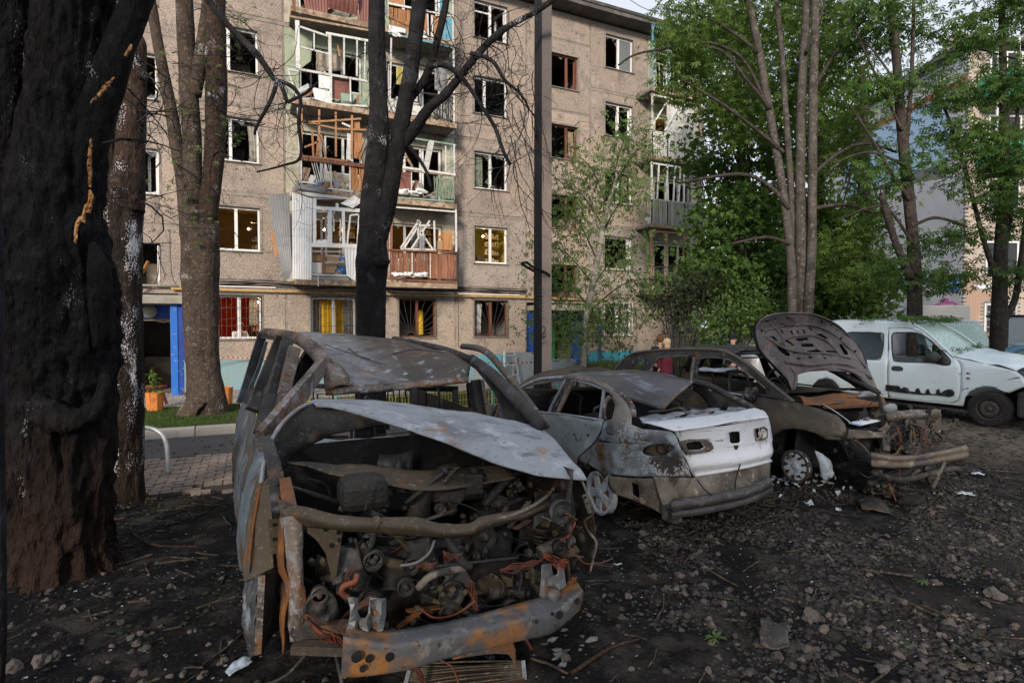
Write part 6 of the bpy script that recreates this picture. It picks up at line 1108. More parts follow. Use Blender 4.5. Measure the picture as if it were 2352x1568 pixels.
for q in ((748, 1215), (778, 1222), (762, 1252), (780, 1240)): disc(van, Y(*q, 2.708), (0, 1, 0), .011, M_dark)
# side walls of the bay, firewall, scuttle
sheet('scuttle', [yl([(660, 1012, 3.8), (800, 1008, 3.9), (960, 1003, 3.95), (1090, 1000, 4.0)]), yl([(658, 1030, 3.55), (780, 1030, 3.6), (930, 1020, 3.7), (1065, 1008, 3.8)]), yl([(655, 1048, 3.4), (770, 1046, 3.45), (905, 1036, 3.55), (1045, 1020, 3.65)])], M_ash, van, 7, 6, .01, .025, 8, 2)
sheet('firewall', [[Vector((x, 3.42, z)) for x in (.1, .6, 1.2, 1.7)] for z in (1.12, .7, .25)], M_dark, van, 6, 6, .01, .03, 5)
sheet('bonnet_inner_edge', [yl([(660, 1062, 3.1), (820, 1066, 3.14), (980, 1080, 3.1), (1160, 1066, 3.05)]), yl([(780, 1092, 3.0), (880, 1104, 3.0), (1010, 1116, 2.96), (1180, 1092, 2.95)]), yl([(795, 1100, 2.98), (880, 1114, 2.97), (1010, 1126, 2.94), (1185, 1098, 2.93)])], M_olive, van, 7, 5, .008, .012, 6)
for x0, m_ in ((.13, M_rust), (1.66, M_char)): sheet('inner_wing', [[Vector((x0, y, z)) for y in (2.75, 3.1, 3.42)] for z in (.98, .7, .3)], m_, van, 5, 6, .01, .03, 6, x0)
ab_ = MB().box(.40, .64, 2.84, 3.05, .86, 1.03).build('air_box', M_castalu, van, bevel=.05); MB().bar((.5, 2.77, .9), (.53, 2.77, 1.06), .008).build('rib', M_char, ab_)
engine(van, .25, 1.62, 2.66, 3.15, .28, .86, 190, 5); engine(van, .4, 1.6, 2.95, 3.3, .75, .98, 34, 9)
for (px, py, rr) in ((932, 1348, .04), (1175, 1400, .05), (968, 1240, .10)): MB().lathe(Y(px, py, 2.62 if rr < .1 else 3.0), (0, 1, 0), [(0, -.02), (rr * .3, -.02), (rr * .35, .01), (rr * .8, .01), (rr, -.015), (rr, .04), (0, .04)], 24).build('pulley', M_castalu, van, True)
MB().tube([Y(1000 + 190 * t, 1300 - 20 * t, 2.62) for t in (0, .5, 1)], .008, 8, sm=3).build('rod', M_castalu, van, True); MB().tube(yl([(1022, 1225, 2.7), (1060, 1290, 2.62), (1080, 1300, 2.62)]), .024, 12, sm=4).build('pipe', M_castalu, van, True)
MB().tube(yl([(960, 1350, 2.6), (990, 1322, 2.58), (1040, 1308, 2.6), (1070, 1305, 2.62)]), .018, 10, sm=4).build('pipe', M_tanburnt, van, True); MB().tube(yl([(920, 1298, 2.6), (955, 1292, 2.58), (985, 1270, 2.6), (998, 1240, 2.64)]), .007, 8, sm=4).build('pipe', M_brk0, van, True)
MB().tube(yl([(1240, 1268, 2.75), (1275, 1252, 2.78), (1310, 1240, 2.85)]), .038, 14, sm=4).build('strut', M_tanburnt, van, True)
sp_ = MB().tube([Y(1240, 1200, 2.95) + Vector((.05 * math.cos(t), .05 * math.sin(t), -.0065 * t)) for t in np.linspace(0, 38, 150)], .008, 6); sp_.build('spring', M_char, van, True)
for (a_, b_, n_, s_, m_) in (((795, 1345), (808, 1300), 3, .01, 0), ((700, 1415), (800, 1480), 9, .015, 0), ((930, 1480), (975, 1568), 12, .012, 0), ((1250, 1275), (1300, 1292), 12, .014, 1), ((1150, 1310), (1250, 1285), 5, .015, 0), ((1095, 1400), (1080, 1330), 6, .01, 0), ((1020, 1268), (1060, 1275), 5, .012, 0), ((960, 1300), (1000, 1290), 3, .012, 0), ((1320, 1200), (1290, 1240), 3, .008, 1)):
    wires(van, Y(*a_, 2.56), Y(*b_, 2.58), n_, s_, M_copper if not m_ else mat('orange_red_wire', (.24, .05, .022), [('n', 20, .48, .56, (.05, .018, .012))], rough=.5), .0032, n_ + a_[0], sag=.02)
MB().tube(yl([(820, 1318, 2.55), (815, 1335, 2.53), (790, 1345, 2.53), (785, 1360, 2.54), (800, 1372, 2.55)]), .013, 8, sm=5).build('red_hose', mat('burnt_red_hose', (.19, .055, .03), [('n', 20, .5, .65, (.12, .05, .04))], rough=.6), van, True)
MB().blob(Y(802, 1342, 2.62), .06, 2, .4, 3, (1, .8, .9)).build('pump', M_castalu, van, True)
MB().bar(Y(672, 1485, 2.7), Y(815, 1490, 2.6), .06, .04).build('lower_rail', M_olive, van); MB().bar(Y(720, 1440, 2.75), Y(815, 1436, 2.66), .05, .04).build('lower_rail', M_rust, van)
# bumper beam and its brackets
bb = sheet('bumper_beam', [yl([(805, 1440, 2.52), (903, 1448, 2.48), (1011, 1431, 2.48), (1089, 1414, 2.5), (1209, 1380, 2.56), (1268, 1362, 2.64), (1323, 1334, 2.74)]), yl([(790, 1458, 2.42), (903, 1478, 2.375), (1011, 1460, 2.375), (1089, 1445, 2.40), (1209, 1415, 2.45), (1268, 1400, 2.51), (1336, 1352, 2.6)]), yl([(788, 1470, 2.40), (903, 1490, 2.36), (1011, 1472, 2.36), (1089, 1456, 2.38), (1209, 1427, 2.43), (1268, 1410, 2.48), (1338, 1360, 2.58)]), yl([(784, 1540, 2.40), (903, 1533, 2.36), (1011, 1507, 2.36), (1089, 1488, 2.38), (1209, 1458, 2.43), (1268, 1442, 2.48), (1332, 1393, 2.6)]), yl([(786, 1552, 2.42), (903, 1541, 2.38), (1011, 1514, 2.38), (1089, 1494, 2.40), (1209, 1465, 2.45), (1268, 1449, 2.5), (1330, 1400, 2.62)]), yl([(800, 1550, 2.52), (903, 1530, 2.48), (1011, 1505, 2.48), (1089, 1486, 2.5), (1209, 1458, 2.55), (1268, 1442, 2.6), (1328, 1398, 2.7)])], mat('rust_and_grey_beam', (.085, .088, .095), [('n', 2.2, .47, .55, (.26, .115, .032)), ('n', 3.3, .53, .63, (.055, .057, .065)), ('n', 9, .56, .68, (.20, .19, .18)), ('n', 35, .6, .7, (.03, .025, .02))], rough=.55, bump=('n', 40, .3), spec=.4), van, 6, 3, .01, .004, 9)
for (x, y, r) in ((819, 1508, .022), (848, 1512, .016), (895, 1508, .018), (833, 1535, .013), (1285, 1412, .02), (1269, 1409, .008), (1232, 1427, .008), (1326, 1380, .017)): disc(bb, on_y(x, y, 2.35 if x < 1000 else 2.425 if x < 1250 else (2.47 if x < 1300 else 2.545)), (0, 1, 0), r, M_dark, 'hole', .01)  # dark discs set on the beam paint the shade inside its holes
M_brk = mat('bare_steel_bracket', (.22, .23, .24), [('n', 4, .5, .66, (.12, .11, .10)), ('n', 30, .6, .7, (.3, .27, .22))], rough=.5, metal=.3, bump=('n', 30, .2))
for pts, y_ in (([(801, 1371), (820, 1371), (819, 1406), (829, 1419), (841, 1419), (848, 1408), (850, 1374), (884, 1373), (884, 1411), (876, 1453), (797, 1456), (806, 1400)], 2.5), ([(1246, 1297), (1264, 1294), (1268, 1320), (1276, 1322), (1282, 1318), (1284, 1288), (1292, 1290), (1298, 1345), (1270, 1362), (1240, 1382), (1244, 1325)], 2.62)): plate('bumper_bracket', pts, [], lambda a, c: Y(a, c, y_ + .03 * math.sin(a * .2)), M_brk, van, 18, .012, False)
for q in ((862, 1405), (864, 1435), (1252, 1335), (1254, 1350)): disc(van, Y(*q, 2.485 if q[0] < 1000 else 2.6), (0, 1, 0), .010, M_rust, 'bolt', .02)
MB().lathe(Y(1262, 1362, 2.62), (.3, -1, 0), [(0, .06), (.03, .06), (.04, 0), (.04, -.06), (0, -.06)], 16).build('tow_socket', M_blue, van, True)
# far-side wing, torn open
sheet('far_wing', [yl([(1290, 1112, 3.2), (1320, 1100, 3.05), (1338, 1104, 2.95)]), yl([(1296, 1180, 3.18), (1335, 1170, 3.0), (1362, 1178, 2.86)]), yl([(1300, 1250, 3.15), (1340, 1235, 3.0), (1368, 1246, 2.86)]), yl([(1305, 1320, 3.1), (1335, 1310, 3.0), (1355, 1312, 2.9)])], M_char, van, 6, 6, .008, .02, 8, 7)
MB().tube(yl([(1337, 1105, 2.94), (1352, 1142, 2.9), (1363, 1178, 2.85), (1343, 1196, 2.88), (1352, 1220, 2.86), (1370, 1246, 2.84), (1362, 1285, 2.86), (1355, 1314, 2.89)]), .008, 6, sm=3).build('torn_edge', M_tanburnt, van, True)
MB().bar(Y(1341, 1135, 2.86), Y(1356, 1178, 2.82), .04, .008).build('drilled_bracket', M_tanburnt, van)
for q in ((1344, 1142), (1348, 1156), (1353, 1170)): disc(van, Y(*q, 2.835), (0, 1, 0), .008, M_dark)
MB().tube(yl([(1292, 1120, 2.95), (1296, 1190, 2.9), (1290, 1210, 2.88)]), .01, 6, sm=4).build('rod', M_tanburnt, van, True)
sheet('body_side', [[Vector((1.80, y, z)) for y in (3.3, 4.4, 5.6, 6.9)] for z in (1.05, .7, .3)], M_char, van, 6, 6, .01, .025, 4, 13)
# right-hand pillars, swung door frame
MB().tube(yl([(1080, 824, 4.65), (1125, 856, 4.3), (1175, 905, 3.85), (1245, 980, 3.3)]), [.05, .05, .05, .045], 10, sm=6, flat=.6).build('windscreen_pillar', M_char, van, True); MB().tube([p + Vector((.03, .03, .02)) for p in yl([(1080, 824, 4.65), (1125, 856, 4.3), (1175, 905, 3.85), (1245, 980, 3.3)])], .018, 8, sm=6).build('pillar_flange', M_rustash, van, True)
sheet('pillar_trim', [yl([(1084, 838, 4.5), (1094, 838, 4.55)]), yl([(1120, 880, 4.2), (1135, 872, 4.25)]), yl([(1150, 930, 3.9), (1172, 915, 3.95)]), yl([(1165, 975, 3.6), (1225, 972, 3.5)])], M_dark, van, 3, 6, .01, .02, 8)
MB().tube(yl([(1060, 795, 5.0), (1095, 799, 4.85), (1122, 812, 4.7), (1150, 843, 4.4), (1200, 905, 3.9), (1256, 980, 3.4)]), [.03, .034, .034, .03, .03, .025], 10, sm=6, flat=.7).build('swung_door_frame', mat('bronze_scorched_steel', (.075, .06, .04), [('n', 3, .5, .66, (.03, .028, .028)), ('n', 7, .6, .72, (.26, .25, .24))], rough=.45, spec=.5), van, True)
for l, w_, m_ in (([(1092, 872, 4.95), (1102, 930, 4.9), (1112, 988, 4.85)], .09, M_char), ([(1106, 872, 4.9), (1116, 930, 4.85), (1126, 990, 4.8)], .03, M_tanburnt), ([(1078, 880, 5.3), (1084, 930, 5.2), (1090, 980, 5.1)], .06, M_dark), ([(1045, 895, 6.5), (1050, 985, 6.4)], .06, M_char), ([(960, 910, 6.7), (1050, 955, 6.6)], .05, M_char), ([(930, 890, 6.9), (1050, 893, 6.9)], .07, M_dark)): pillar(l, w_, w_, m_, .04)
for (x_, y0, y1, h) in ((.35, 4.6, 4.75, 1.05), (1.25, 4.6, 4.75, 1.05), (.3, 5.7, 5.8, .98), (1.15, 5.7, 5.8, .98)):
    s_ = MB().tube([(x_, y0, .35), (x_, y1, h), (x_ + .4, y1, h), (x_ + .4, y0, .35)], .014, 8, sm=1).build('seat_frame', M_char, van, True)
    for t in (.55, .7, .85): MB().tube([(x_ + .02, y0 + .08, h * t), (x_ + .38, y0 + .08, h * t)], .006, 6).build('seat_wire', M_rust, s_)
    MB().tube([(x_ + .14, y1, h), (x_ + .14, y1, h + .2), (x_ + .26, y1, h + .2), (x_ + .26, y1, h)], .008, 6).build('headrest_rod', M_castalu, s_, True)
rd = random.Random(44); b = MB()
for k in range(40): b.blob((rd.uniform(.2, 1.6), rd.uniform(3.7, 6.7), rd.uniform(.35, .6)), rd.uniform(.05, .14), 1, .5, k)
b.build('charred_debris', M_char, van)['kind'] = 'stuff'
MB().box(.06, 1.74, 3.3, 6.95, .2, .34).build('floor_pan', M_dark, van)
MB().tube(yl([(870, 905, 6.9), (890, 985, 6.9)]), .03, 6).tube(yl([(615, 880, 6.95), (900, 895, 6.95)]), .03, 6).build('tailgate_frame', M_char, van)
for l in ([(902, 880, 5.6), (905, 930, 5.6)], [(930, 884, 5.4), (934, 925, 5.4)], [(960, 882, 5.2), (962, 930, 5.2)], [(1003, 890, 5.0), (1015, 925, 5.0)]): MB().tube(yl(l), .009, 6).build('hanging_strip', M_tanburnt, van)
# radiator core crushed underneath
rad = thing('radiator', 'crushed brown ribbed radiator core lying on the ground under the bumper beam', 'radiator', (on_z(1070, 1540, .03).x, on_z(1070, 1540, .03).y, 0))
b = MB()
def rr_(u, v, h=.0): a_, b_, c_, d_ = on_z(925, 1600, .05), on_z(1205, 1556, .05), on_z(1195, 1516, .09), on_z(945, 1524, .09); return a_.lerp(b_, u).lerp(d_.lerp(c_, u), v) + Vector((0, 0, h))
for k in range(16): b.tube([rr_(0, k / 15.5, .004 * math.sin(k)), rr_(.5, k / 15.5, .012 * math.sin(k * 1.3)), rr_(1, k / 15.5)], .0045, 5, sm=3)
b.build('fins', M_olive, rad)['kind'] = 'stuff'
b = MB().add([rr_(0, 0, -.02), rr_(1, 0, -.02), rr_(1, 1, -.02), rr_(0, 1, -.02)], [(0, 1, 2, 3)]); b.build('core', mat('brown_core', (.05, .03, .02)), rad, solid=.02); MB().bar(rr_(0, -.03), rr_(0, 1.05), .02, .03).bar(rr_(1, 0), rr_(1.02, .9), .02, .03).build('side_rail', M_ash, rad)
rad2 = MB(); 
for k in range(13): a_ = on_z(1040 + k * 3, 1512 - k * 3.2, .1 + k * .004); c_ = on_z(1168, 1500 - k * 3, .12 + k * .004); rad2.tube([a_, (a_ + c_) / 2 + Vector((0, 0, .01)), c_, c_ + Vector((.01, -.06, -.04))], .004, 5, sm=2)
rad2.build('fins', M_rust, rad)['kind'] = 'stuff'
# ------------------------------------------------------------------ the pale sedan, tail to the camera
sed = thing('burnt_sedan', 'burnt-out pale sedan seen from its white tail with a caved-in roof', 'car', (3.8, 5.6, 0))
def sx(y, z): return 2.93 + .42 * max(0, z - .88) + .30 * (1 - sst(y, 3.5, 4.35)) ** 2 + .12 * sst(y, 7.0, 8.0) + .05 * max(0, .45 - z)
def S2(px, py): return W0.surf(px, py, sx)
def S3(px, py, o=0.): y, z = S2(px, py); return Vector((sx(y, z) - o, y, z))
def smap(x=sx, cr=.012, sc=4, sd=1): return lambda a, c: (x(a, c) + cr * wav((a, c, sd), sc, sd), a, c)
def splate(name, px, holes, m, par=sed, f=S2, mp=None, **k): return plate(name, [f(*q) for q in px], [[f(*q) for q in h] for h in holes], mp or smap(), m, par, edge=.10, **k)
def epx(cx, cy, rx, ry, rot=0, n=16): return ell(cx, cy, rx, ry, n, rot)
splate('front_wing', [(1098, 934), (1120, 928), (1144, 926), (1130, 958), (1122, 1010), (1098, 1010)], [], M_rustash)
splate('front_door', [(1147, 927), (1166, 925), (1232, 943), (1243, 947), (1243, 1000), (1246, 1090), (1180, 1070), (1126, 1010), (1133, 960)], [], M_blue)
M_door = mat('grey_green_scorched_door', (.27, .32, .34), [('n', 1.4, .45, .62, (.17, .205, .225)), ('n', 3.2, .54, .66, (.36, .42, .45)), ('z', .6, .52, .34, (.17, .145, .10)), ('n', 6, .62, .7, (.09, .07, .04)), ('n', 26, .6, .7, (.06, .06, .06))], rough=.45, bump=('n', 16, .15), spec=.45)
d_ = splate('rear_door', [(1247, 948), (1300, 952), (1386, 966), (1380, 990), (1368, 1012), (1328, 1050), (1322, 1080), (1300, 1120), (1249, 1110)], [], M_door)
for q in ((1330, 999, .045), (1352, 999, .012), (1320, 997, .010)): disc(d_, S3(q[0], q[1], .008), (1, 0, 0), q[2], M_dark if q[2] < .02 else M_door, 'handle_recess')
splate('rear_quarter', [(1390, 967), (1406, 962), (1413, 930), (1405, 908), (1390, 893), (1372, 883), (1345, 874), (1324, 870), (1324, 866), (1370, 877), (1402, 894), (1432, 911), (1447, 931), (1462, 956), (1474, 972), (1510, 982), (1548, 990), (1556, 1000), (1562, 1022), (1574, 1055), (1588, 1094), (1500, 1091), (1398, 1088), (1388, 1099), (1375, 1082), (1355, 1068), (1333, 1062), (1331, 1051), (1371, 1014), (1384, 992)],
       [epx(1524, 1031, 26, 13, -.12)], mat('mottled_burnt_quarter', (.16, .19, .22), [('y', .8, 4.35, 4.75, (.20, .195, .19)), ('n', 1.8, .48, .6, (.04, .036, .034)), ('n', 3.4, .55, .64, (.12, .062, .022)), ('n', 4.6, .52, .64, (.27, .33, .39)), ('q', 40, .42, .5, (.36, .37, .38)), ('n', 8, .62, .7, (.025, .022, .022)), ('z', .5, .88, 1.02, (.21, .19, .17))], rough=.5, bump=('n', 25, .2), spec=.4))
splate('lamp_recess', epx(1524, 1031, 27, 14, -.12), [], M_olive, mp=lambda a, c: (sx(a, c) + .035, a, c)); MB().lathe(S3(1528, 1029, -.02), (1, .3, 0), [(.035, -.02), (.05, -.02), (.05, .02), (.035, .03), (.0, .03)], 18).build('lamp_socket', M_dark, sed)
b = sheet('quarter_frame', [[S3(1399, 907), S3(1388, 920), S3(1384, 945), S3(1388, 962)], [S3(1407, 915), S3(1394, 925), S3(1390, 945), S3(1393, 964)]], M_rustash, sed, 5, 3, .015)
splate('rear_valance_side', [(1398, 1092), (1500, 1095), (1590, 1097), (1560, 1150), (1536, 1187), (1518, 1168), (1459, 1146), (1408, 1130), (1396, 1112)], [[(1460, 1106), (1486, 1110), (1487, 1141), (1461, 1134)]], M_tanburnt)
def rail(l, r, m, name='window_frame', par=sed, f=S3, o=-.02, flat=.8): return MB().tube([f(*q, o) for q in l], r, 8, sm=5, flat=flat).build(name, m, par, True)
rail([(1147, 928), (1168, 908), (1192, 891), (1230, 873), (1264, 868), (1294, 867)], .022, M_ash); rail([(1292, 867), (1330, 869), (1370, 880), (1402, 897), (1432, 914), (1448, 934), (1462, 958)], .028, M_rustash, 'roof_rail')
rail([(1298, 868), (1284, 895), (1268, 925), (1258, 947)], .024, M_ash, 'centre_pillar'); rail([(1313, 872), (1302, 895), (1288, 925), (1276, 950)], .030, M_rustash, 'centre_pillar'); rail([(1304, 869), (1292, 897), (1276, 926), (1265, 948)], .03, M_char, 'pillar_gap', o=-.04)
rail([(1313, 872), (1345, 879), (1380, 892), (1392, 897)], .018, M_ash); rail([(1384, 888), (1380, 920), (1374, 963)], .020, M_ash, 'door_post'); rail([(1147, 928), (1190, 935), (1243, 946), (1300, 952), (1386, 965)], .012, M_ash, 'belt_edge', o=.0); rail([(1162, 926), (1180, 905), (1200, 893)], .014, M_char)
# roof, sagging; right side frame; raised bonnet
sheet('roof', [yl([(1225, 872, 6.7), (1330, 857, 6.9), (1440, 851, 6.6), (1530, 858, 6.2)]), yl([(1310, 866, 5.8), (1388, 862, 5.9), (1470, 856, 5.8), (1560, 866, 5.4)]), yl([(1362, 875, 5.2), (1429, 866, 5.35), (1518, 866, 5.2), (1588, 876, 4.85)]), yl([(1392, 888, 4.85), (1440, 890, 4.9), (1510, 901, 4.85), (1560, 904, 4.7)]), yl([(1410, 898, 4.72), (1440, 912, 4.68), (1482, 926, 4.62), (1522, 938, 4.58)])],
      mat('violet_grey_scorched_roof', (.075, .078, .095), [('n', 1.6, .48, .62, (.045, .042, .045)), ('n', 3, .52, .64, (.22, .25, .30)), ('n', 6, .62, .72, (.15, .08, .045)), ('n', 30, .6, .7, (.02, .02, .02))], rough=.42, bump=('n', 18, .2), spec=.5), sed, 7, 7, .006, .018, 2.2, 4)
MB().tube(yl([(1522, 938, 4.56), (1548, 912, 4.68), (1570, 893, 4.76), (1590, 876, 4.84)]), .016, 6, sm=4).build('torn_roof_edge', M_rustash, sed, True); MB().tube(yl([(1430, 909, 4.66), (1475, 925, 4.6), (1522, 939, 4.56)]), .014, 6, sm=4).build('torn_roof_edge', M_char, sed, True)
for l, r, m in (([(1589, 876, 4.9), (1630, 886, 4.75), (1680, 912, 4.5), (1730, 937, 4.22)], .035, M_char), ([(1590, 874, 4.92), (1632, 884, 4.77), (1682, 909, 4.52), (1733, 935, 4.24)], .016, M_rustash), ([(1596, 885, 4.95), (1622, 905, 4.85), (1650, 945, 4.7)], .06, M_dark), ([(1668, 930, 4.5), (1655, 945, 4.6), (1620, 960, 4.7)], .03, M_dark)): MB().tube(yl(l), r, 8, sm=5).build('right_pillar', m, sed, True)
sheet('bonnet', [yl([(1192, 884, 7.7), (1215, 868, 7.8), (1245, 855, 7.85), (1290, 846, 7.85), (1330, 838, 7.85), (1350, 845, 7.8), (1375, 842, 7.75), (1407, 850, 7.6)]), yl([(1200, 884, 7.5), (1225, 874, 7.5), (1255, 866, 7.5), (1295, 860, 7.5), (1335, 856, 7.5), (1352, 860, 7.5), (1380, 862, 7.45), (1405, 862, 7.4)]), yl([(1200, 890, 7.3), (1225, 884, 7.2), (1260, 878, 7.2), (1300, 874, 7.2), (1335, 874, 7.2), (1352, 876, 7.2), (1375, 876, 7.2), (1400, 872, 7.2)])], M_rust if 0 else M_olive, sed, 5, 5, .008, .012, 5, 3)
# boot lid
def lidy(x, z): return 3.72 + .10 * ((x - 3.85) / .6) ** 2 + .10 * (z - .75) - .05 * math.exp(-((z - .60) / .05) ** 2)
def L2(px, py):
    y = 3.72
    for _ in range(5): p = on_y(px, py, y); y = lidy(p.x, p.z)
    return (p.x, p.z)
def lplate(name, o, h, m, off=0., **k): return plate(name, [L2(*q) for q in o], [[L2(*q) for q in r] for r in h], lambda a, c: (a, lidy(a, c) + off + .006 * wav((a, c, 0), 5), c), m, sed, edge=.07, **k)
lid = lplate('boot_lid', [(1549, 990), (1600, 984), (1660, 974), (1720, 963), (1764, 958), (1769, 977), (1774, 1008), (1774, 1042), (1769, 1060), (1720, 1072), (1660, 1083), (1620, 1091), (1594, 1094), (1584, 1075), (1568, 1040), (1560, 1010)],
             [[(1640, 976), (1710, 965), (1711, 969), (1641, 980)], [(1674, 994), (1678, 991), (1695, 990), (1699, 994), (1700, 1013), (1696, 1017), (1680, 1018), (1675, 1014)], [(1572, 1017), (1596, 1012), (1608, 1014), (1618, 1026), (1608, 1032), (1578, 1034)], [(1733, 985), (1744, 982), (1745, 1003), (1735, 1009)]], M_white_burnt, thick=.012)
lplate('lid_inner', [(1556, 1000), (1764, 968), (1766, 1050), (1600, 1080)], [], M_dark, .06)
lplate('lamp_surround', [(1560, 1012), (1580, 1007), (1615, 1007), (1632, 1016), (1637, 1028), (1628, 1036), (1600, 1041), (1572, 1044), (1562, 1028)], [[(1572, 1017), (1596, 1012), (1608, 1014), (1618, 1026), (1608, 1032), (1578, 1034)]], M_rustash, -.014, thick=.006); lplate('lamp_surround', [(1731, 984), (1752, 978), (1760, 984), (1760, 1004), (1750, 1010), (1733, 1012)], [[(1733, 985), (1744, 982), (1745, 1003), (1735, 1009)]], M_rustash, -.014, thick=.006)
x_, z_ = L2(1749, 995); MB().lathe((x_, lidy(x_, z_) - .02, z_), (0, 1, 0), [(.0, -.0), (.03, -.0), (.038, -.012), (.045, .0), (.045, .02)], 18).build('lamp_socket', M_whp, sed, True)
lplate('badge_mark', [(1683, 1022), (1694, 1021), (1691, 1030), (1688, 1032), (1684, 1028)], [], M_castalu, -.012, thick=.004)
MB().tube([(a, lidy(a, c) - .012, c) for a, c in (L2(1594, 1091), L2(1660, 1080), L2(1720, 1069), L2(1768, 1057))], .016, 8, sm=4).build('lid_lip', M_white_burnt, lid, True)
MB().tube([Vector((a, lidy(a, c) + .03, c)) for a, c in (L2(1549, 992), L2(1562, 1030), L2(1580, 1070), L2(1590, 1096))], .018, 6, sm=4).build('lid_gap', M_dark, sed, True)
sheet('boot_deck', [yl([(1474, 970, 4.18), (1500, 975, 3.98), (1549, 989, 3.735)]), yl([(1520, 967, 4.12), (1560, 972, 3.92), (1600, 983, 3.715)]), yl([(1590, 959, 4.12), (1625, 964, 3.9), (1660, 973, 3.71)]), yl([(1660, 950, 4.15), (1695, 954, 3.93), (1722, 962, 3.72)]), yl([(1733, 937, 4.2), (1755, 945, 3.98), (1765, 958, 3.76)])], M_white_burnt, sed, 5, 5, .008, .008, 5, 5)
sheet('parcel_shelf', [yl([(1466, 958, 4.5), (1530, 950, 4.65), (1600, 943, 4.7), (1670, 937, 4.7), (1730, 936, 4.5)]), yl([(1470, 965, 4.3), (1540, 960, 4.38), (1610, 952, 4.4), (1680, 945, 4.4), (1735, 940, 4.35)]), yl([(1476, 971, 4.16), (1540, 968, 4.1), (1610, 960, 4.1), (1690, 948, 4.12), (1738, 940, 4.2)])], M_ash, sed, 7, 8, .008, .03, 7, 6, holes=((.35, .62, .12, .22), (.3, .6, .36, .48), (.5, .8, .62, .72), (.2, .45, .75, .84)))
MB().tube(yl([(1490, 945, 4.5), (1530, 942, 4.45), (1560, 936, 4.4), (1575, 944, 4.3), (1572, 952, 4.3)]), .006, 6, sm=4).build('loose_wire', M_tanburnt, sed, True)
# tail panel and bumper beam
sheet('rear_valance', [yl([(1500, 1094, 3.68), (1570, 1096, 3.66), (1600, 1096, 3.66), (1680, 1082, 3.68), (1768, 1062, 3.76)]), yl([(1510, 1125, 3.66), (1560, 1124, 3.62), (1610, 1118, 3.6), (1690, 1104, 3.62), (1768, 1084, 3.72)]), yl([(1520, 1155, 3.62), (1565, 1148, 3.6), (1620, 1138, 3.56), (1700, 1124, 3.58), (1768, 1104, 3.68)]), yl([(1534, 1187, 3.56), (1570, 1182, 3.54), (1620, 1172, 3.52), (1700, 1152, 3.54), (1770, 1130, 3.64)])], M_tanburnt, sed, 6, 5, .012, .01, 6, 5)
for l in ([(1700, 1066, 3.62), (1690, 1100, 3.5), (1688, 1130, 3.45)], [(1600, 1100, 3.55), (1620, 1125, 3.48), (1640, 1140, 3.45)], [(1640, 1165, 3.45), (1660, 1178, 3.4), (1690, 1180, 3.4), (1720, 1170, 3.42), (1755, 1140, 3.5)]): MB().tube(yl(l), .006, 6, sm=5).build('hanging_wire', M_dark, sed, True)
sheet('bumper_beam', [yl([(1548, 1146, 3.54), (1610, 1140, 3.5), (1667, 1130, 3.48), (1720, 1118, 3.5), (1768, 1096, 3.58)]), yl([(1540, 1156, 3.46), (1605, 1150, 3.42), (1667, 1139, 3.40), (1722, 1126, 3.42), (1772, 1104, 3.5)]), yl([(1541, 1166, 3.45), (1605, 1158, 3.42), (1667, 1147, 3.40), (1722, 1134, 3.42), (1773, 1112, 3.5)]), yl([(1541, 1172, 3.49), (1605, 1164, 3.46), (1667, 1152, 3.44), (1722, 1139, 3.46), (1773, 1116, 3.54)]), yl([(1542, 1180, 3.45), (1605, 1172, 3.41), (1667, 1160, 3.40), (1722, 1146, 3.42), (1774, 1122, 3.5)]), yl([(1544, 1189, 3.47), (1605, 1181, 3.43), (1667, 1168, 3.41), (1722, 1154, 3.43), (1774, 1131, 3.52)])], mat('dark_ash_dusted_beam', (.06, .058, .06), [('n', 5, .5, .64, (.03, .03, .03)), ('n', 11, .56, .68, (.17, .17, .175)), ('v', 40, .12, .06, (.5, .5, .5))], rough=.6, bump=('n', 30, .3)), sed, 5, 3, .02, .004, 9)
MB().box(3.0, 3.1, 3.44, 3.58, .24, .36).build('beam_end', M_char, sed, bevel=.01)
rim(sed, (2.99, 4.42, .23), .205, M_alu, 5, seed=4, wd=.08); rim(sed, (4.6, 4.42, .23), .205, M_alu, 5, (-1, 0, 0)); rim(sed, (2.99, 7.05, .2), .205, M_char, 5); rim(sed, (4.6, 7.05, .2), .205, M_char, 5, (-1, 0, 0))
splate('sill', [(1100, 1010), (1330, 1055), (1318, 1115), (1250, 1110), (1120, 1040)], [], M_char, mp=lambda a, c: (sx(a, c) + .05, a, c))
MB().box(3.2, 4.55, 4.0, 7.9, .16, .3).box(3.25, 4.5, 4.0, 4.4, .3, .55).box(3.05, 4.55, 7.3, 7.9, .3, .6).build('floor_pan', M_dark, sed)
sheet('arch_liner', [[Vector((3.12, 4.42 + .42 * math.cos(t), .26 + .36 * math.sin(t))) for t in np.linspace(0, math.pi, 7)], [Vector((3.45, 4.42 + .42 * math.cos(t), .26 + .36 * math.sin(t))) for t in np.linspace(0, math.pi, 7)]], M_dark, sed, 4, 3)
for sgn in (1,): sheet('body_side', [[Vector((4.62, y, z)) for y in (4.3, 5, 6.5, 7.9)] for z in (.86, .6, .25)], M_blue, sed, 6, 5, .01, .02, 4, 3)
for x0, y0 in ((3.2, 6.0), (3.95, 6.0), (3.2, 5.1), (3.95, 5.1)): MB().tube([(x0, y0, .3), (x0 + .02, y0 - .22, .95), (x0 + .42, y0 - .22, .95), (x0 + .44, y0, .3)], .016, 6, sm=2).bar((x0 + .02, y0 - .1, .62), (x0 + .42, y0 - .1, .62), .01).build('seat_frame', M_char, sed)
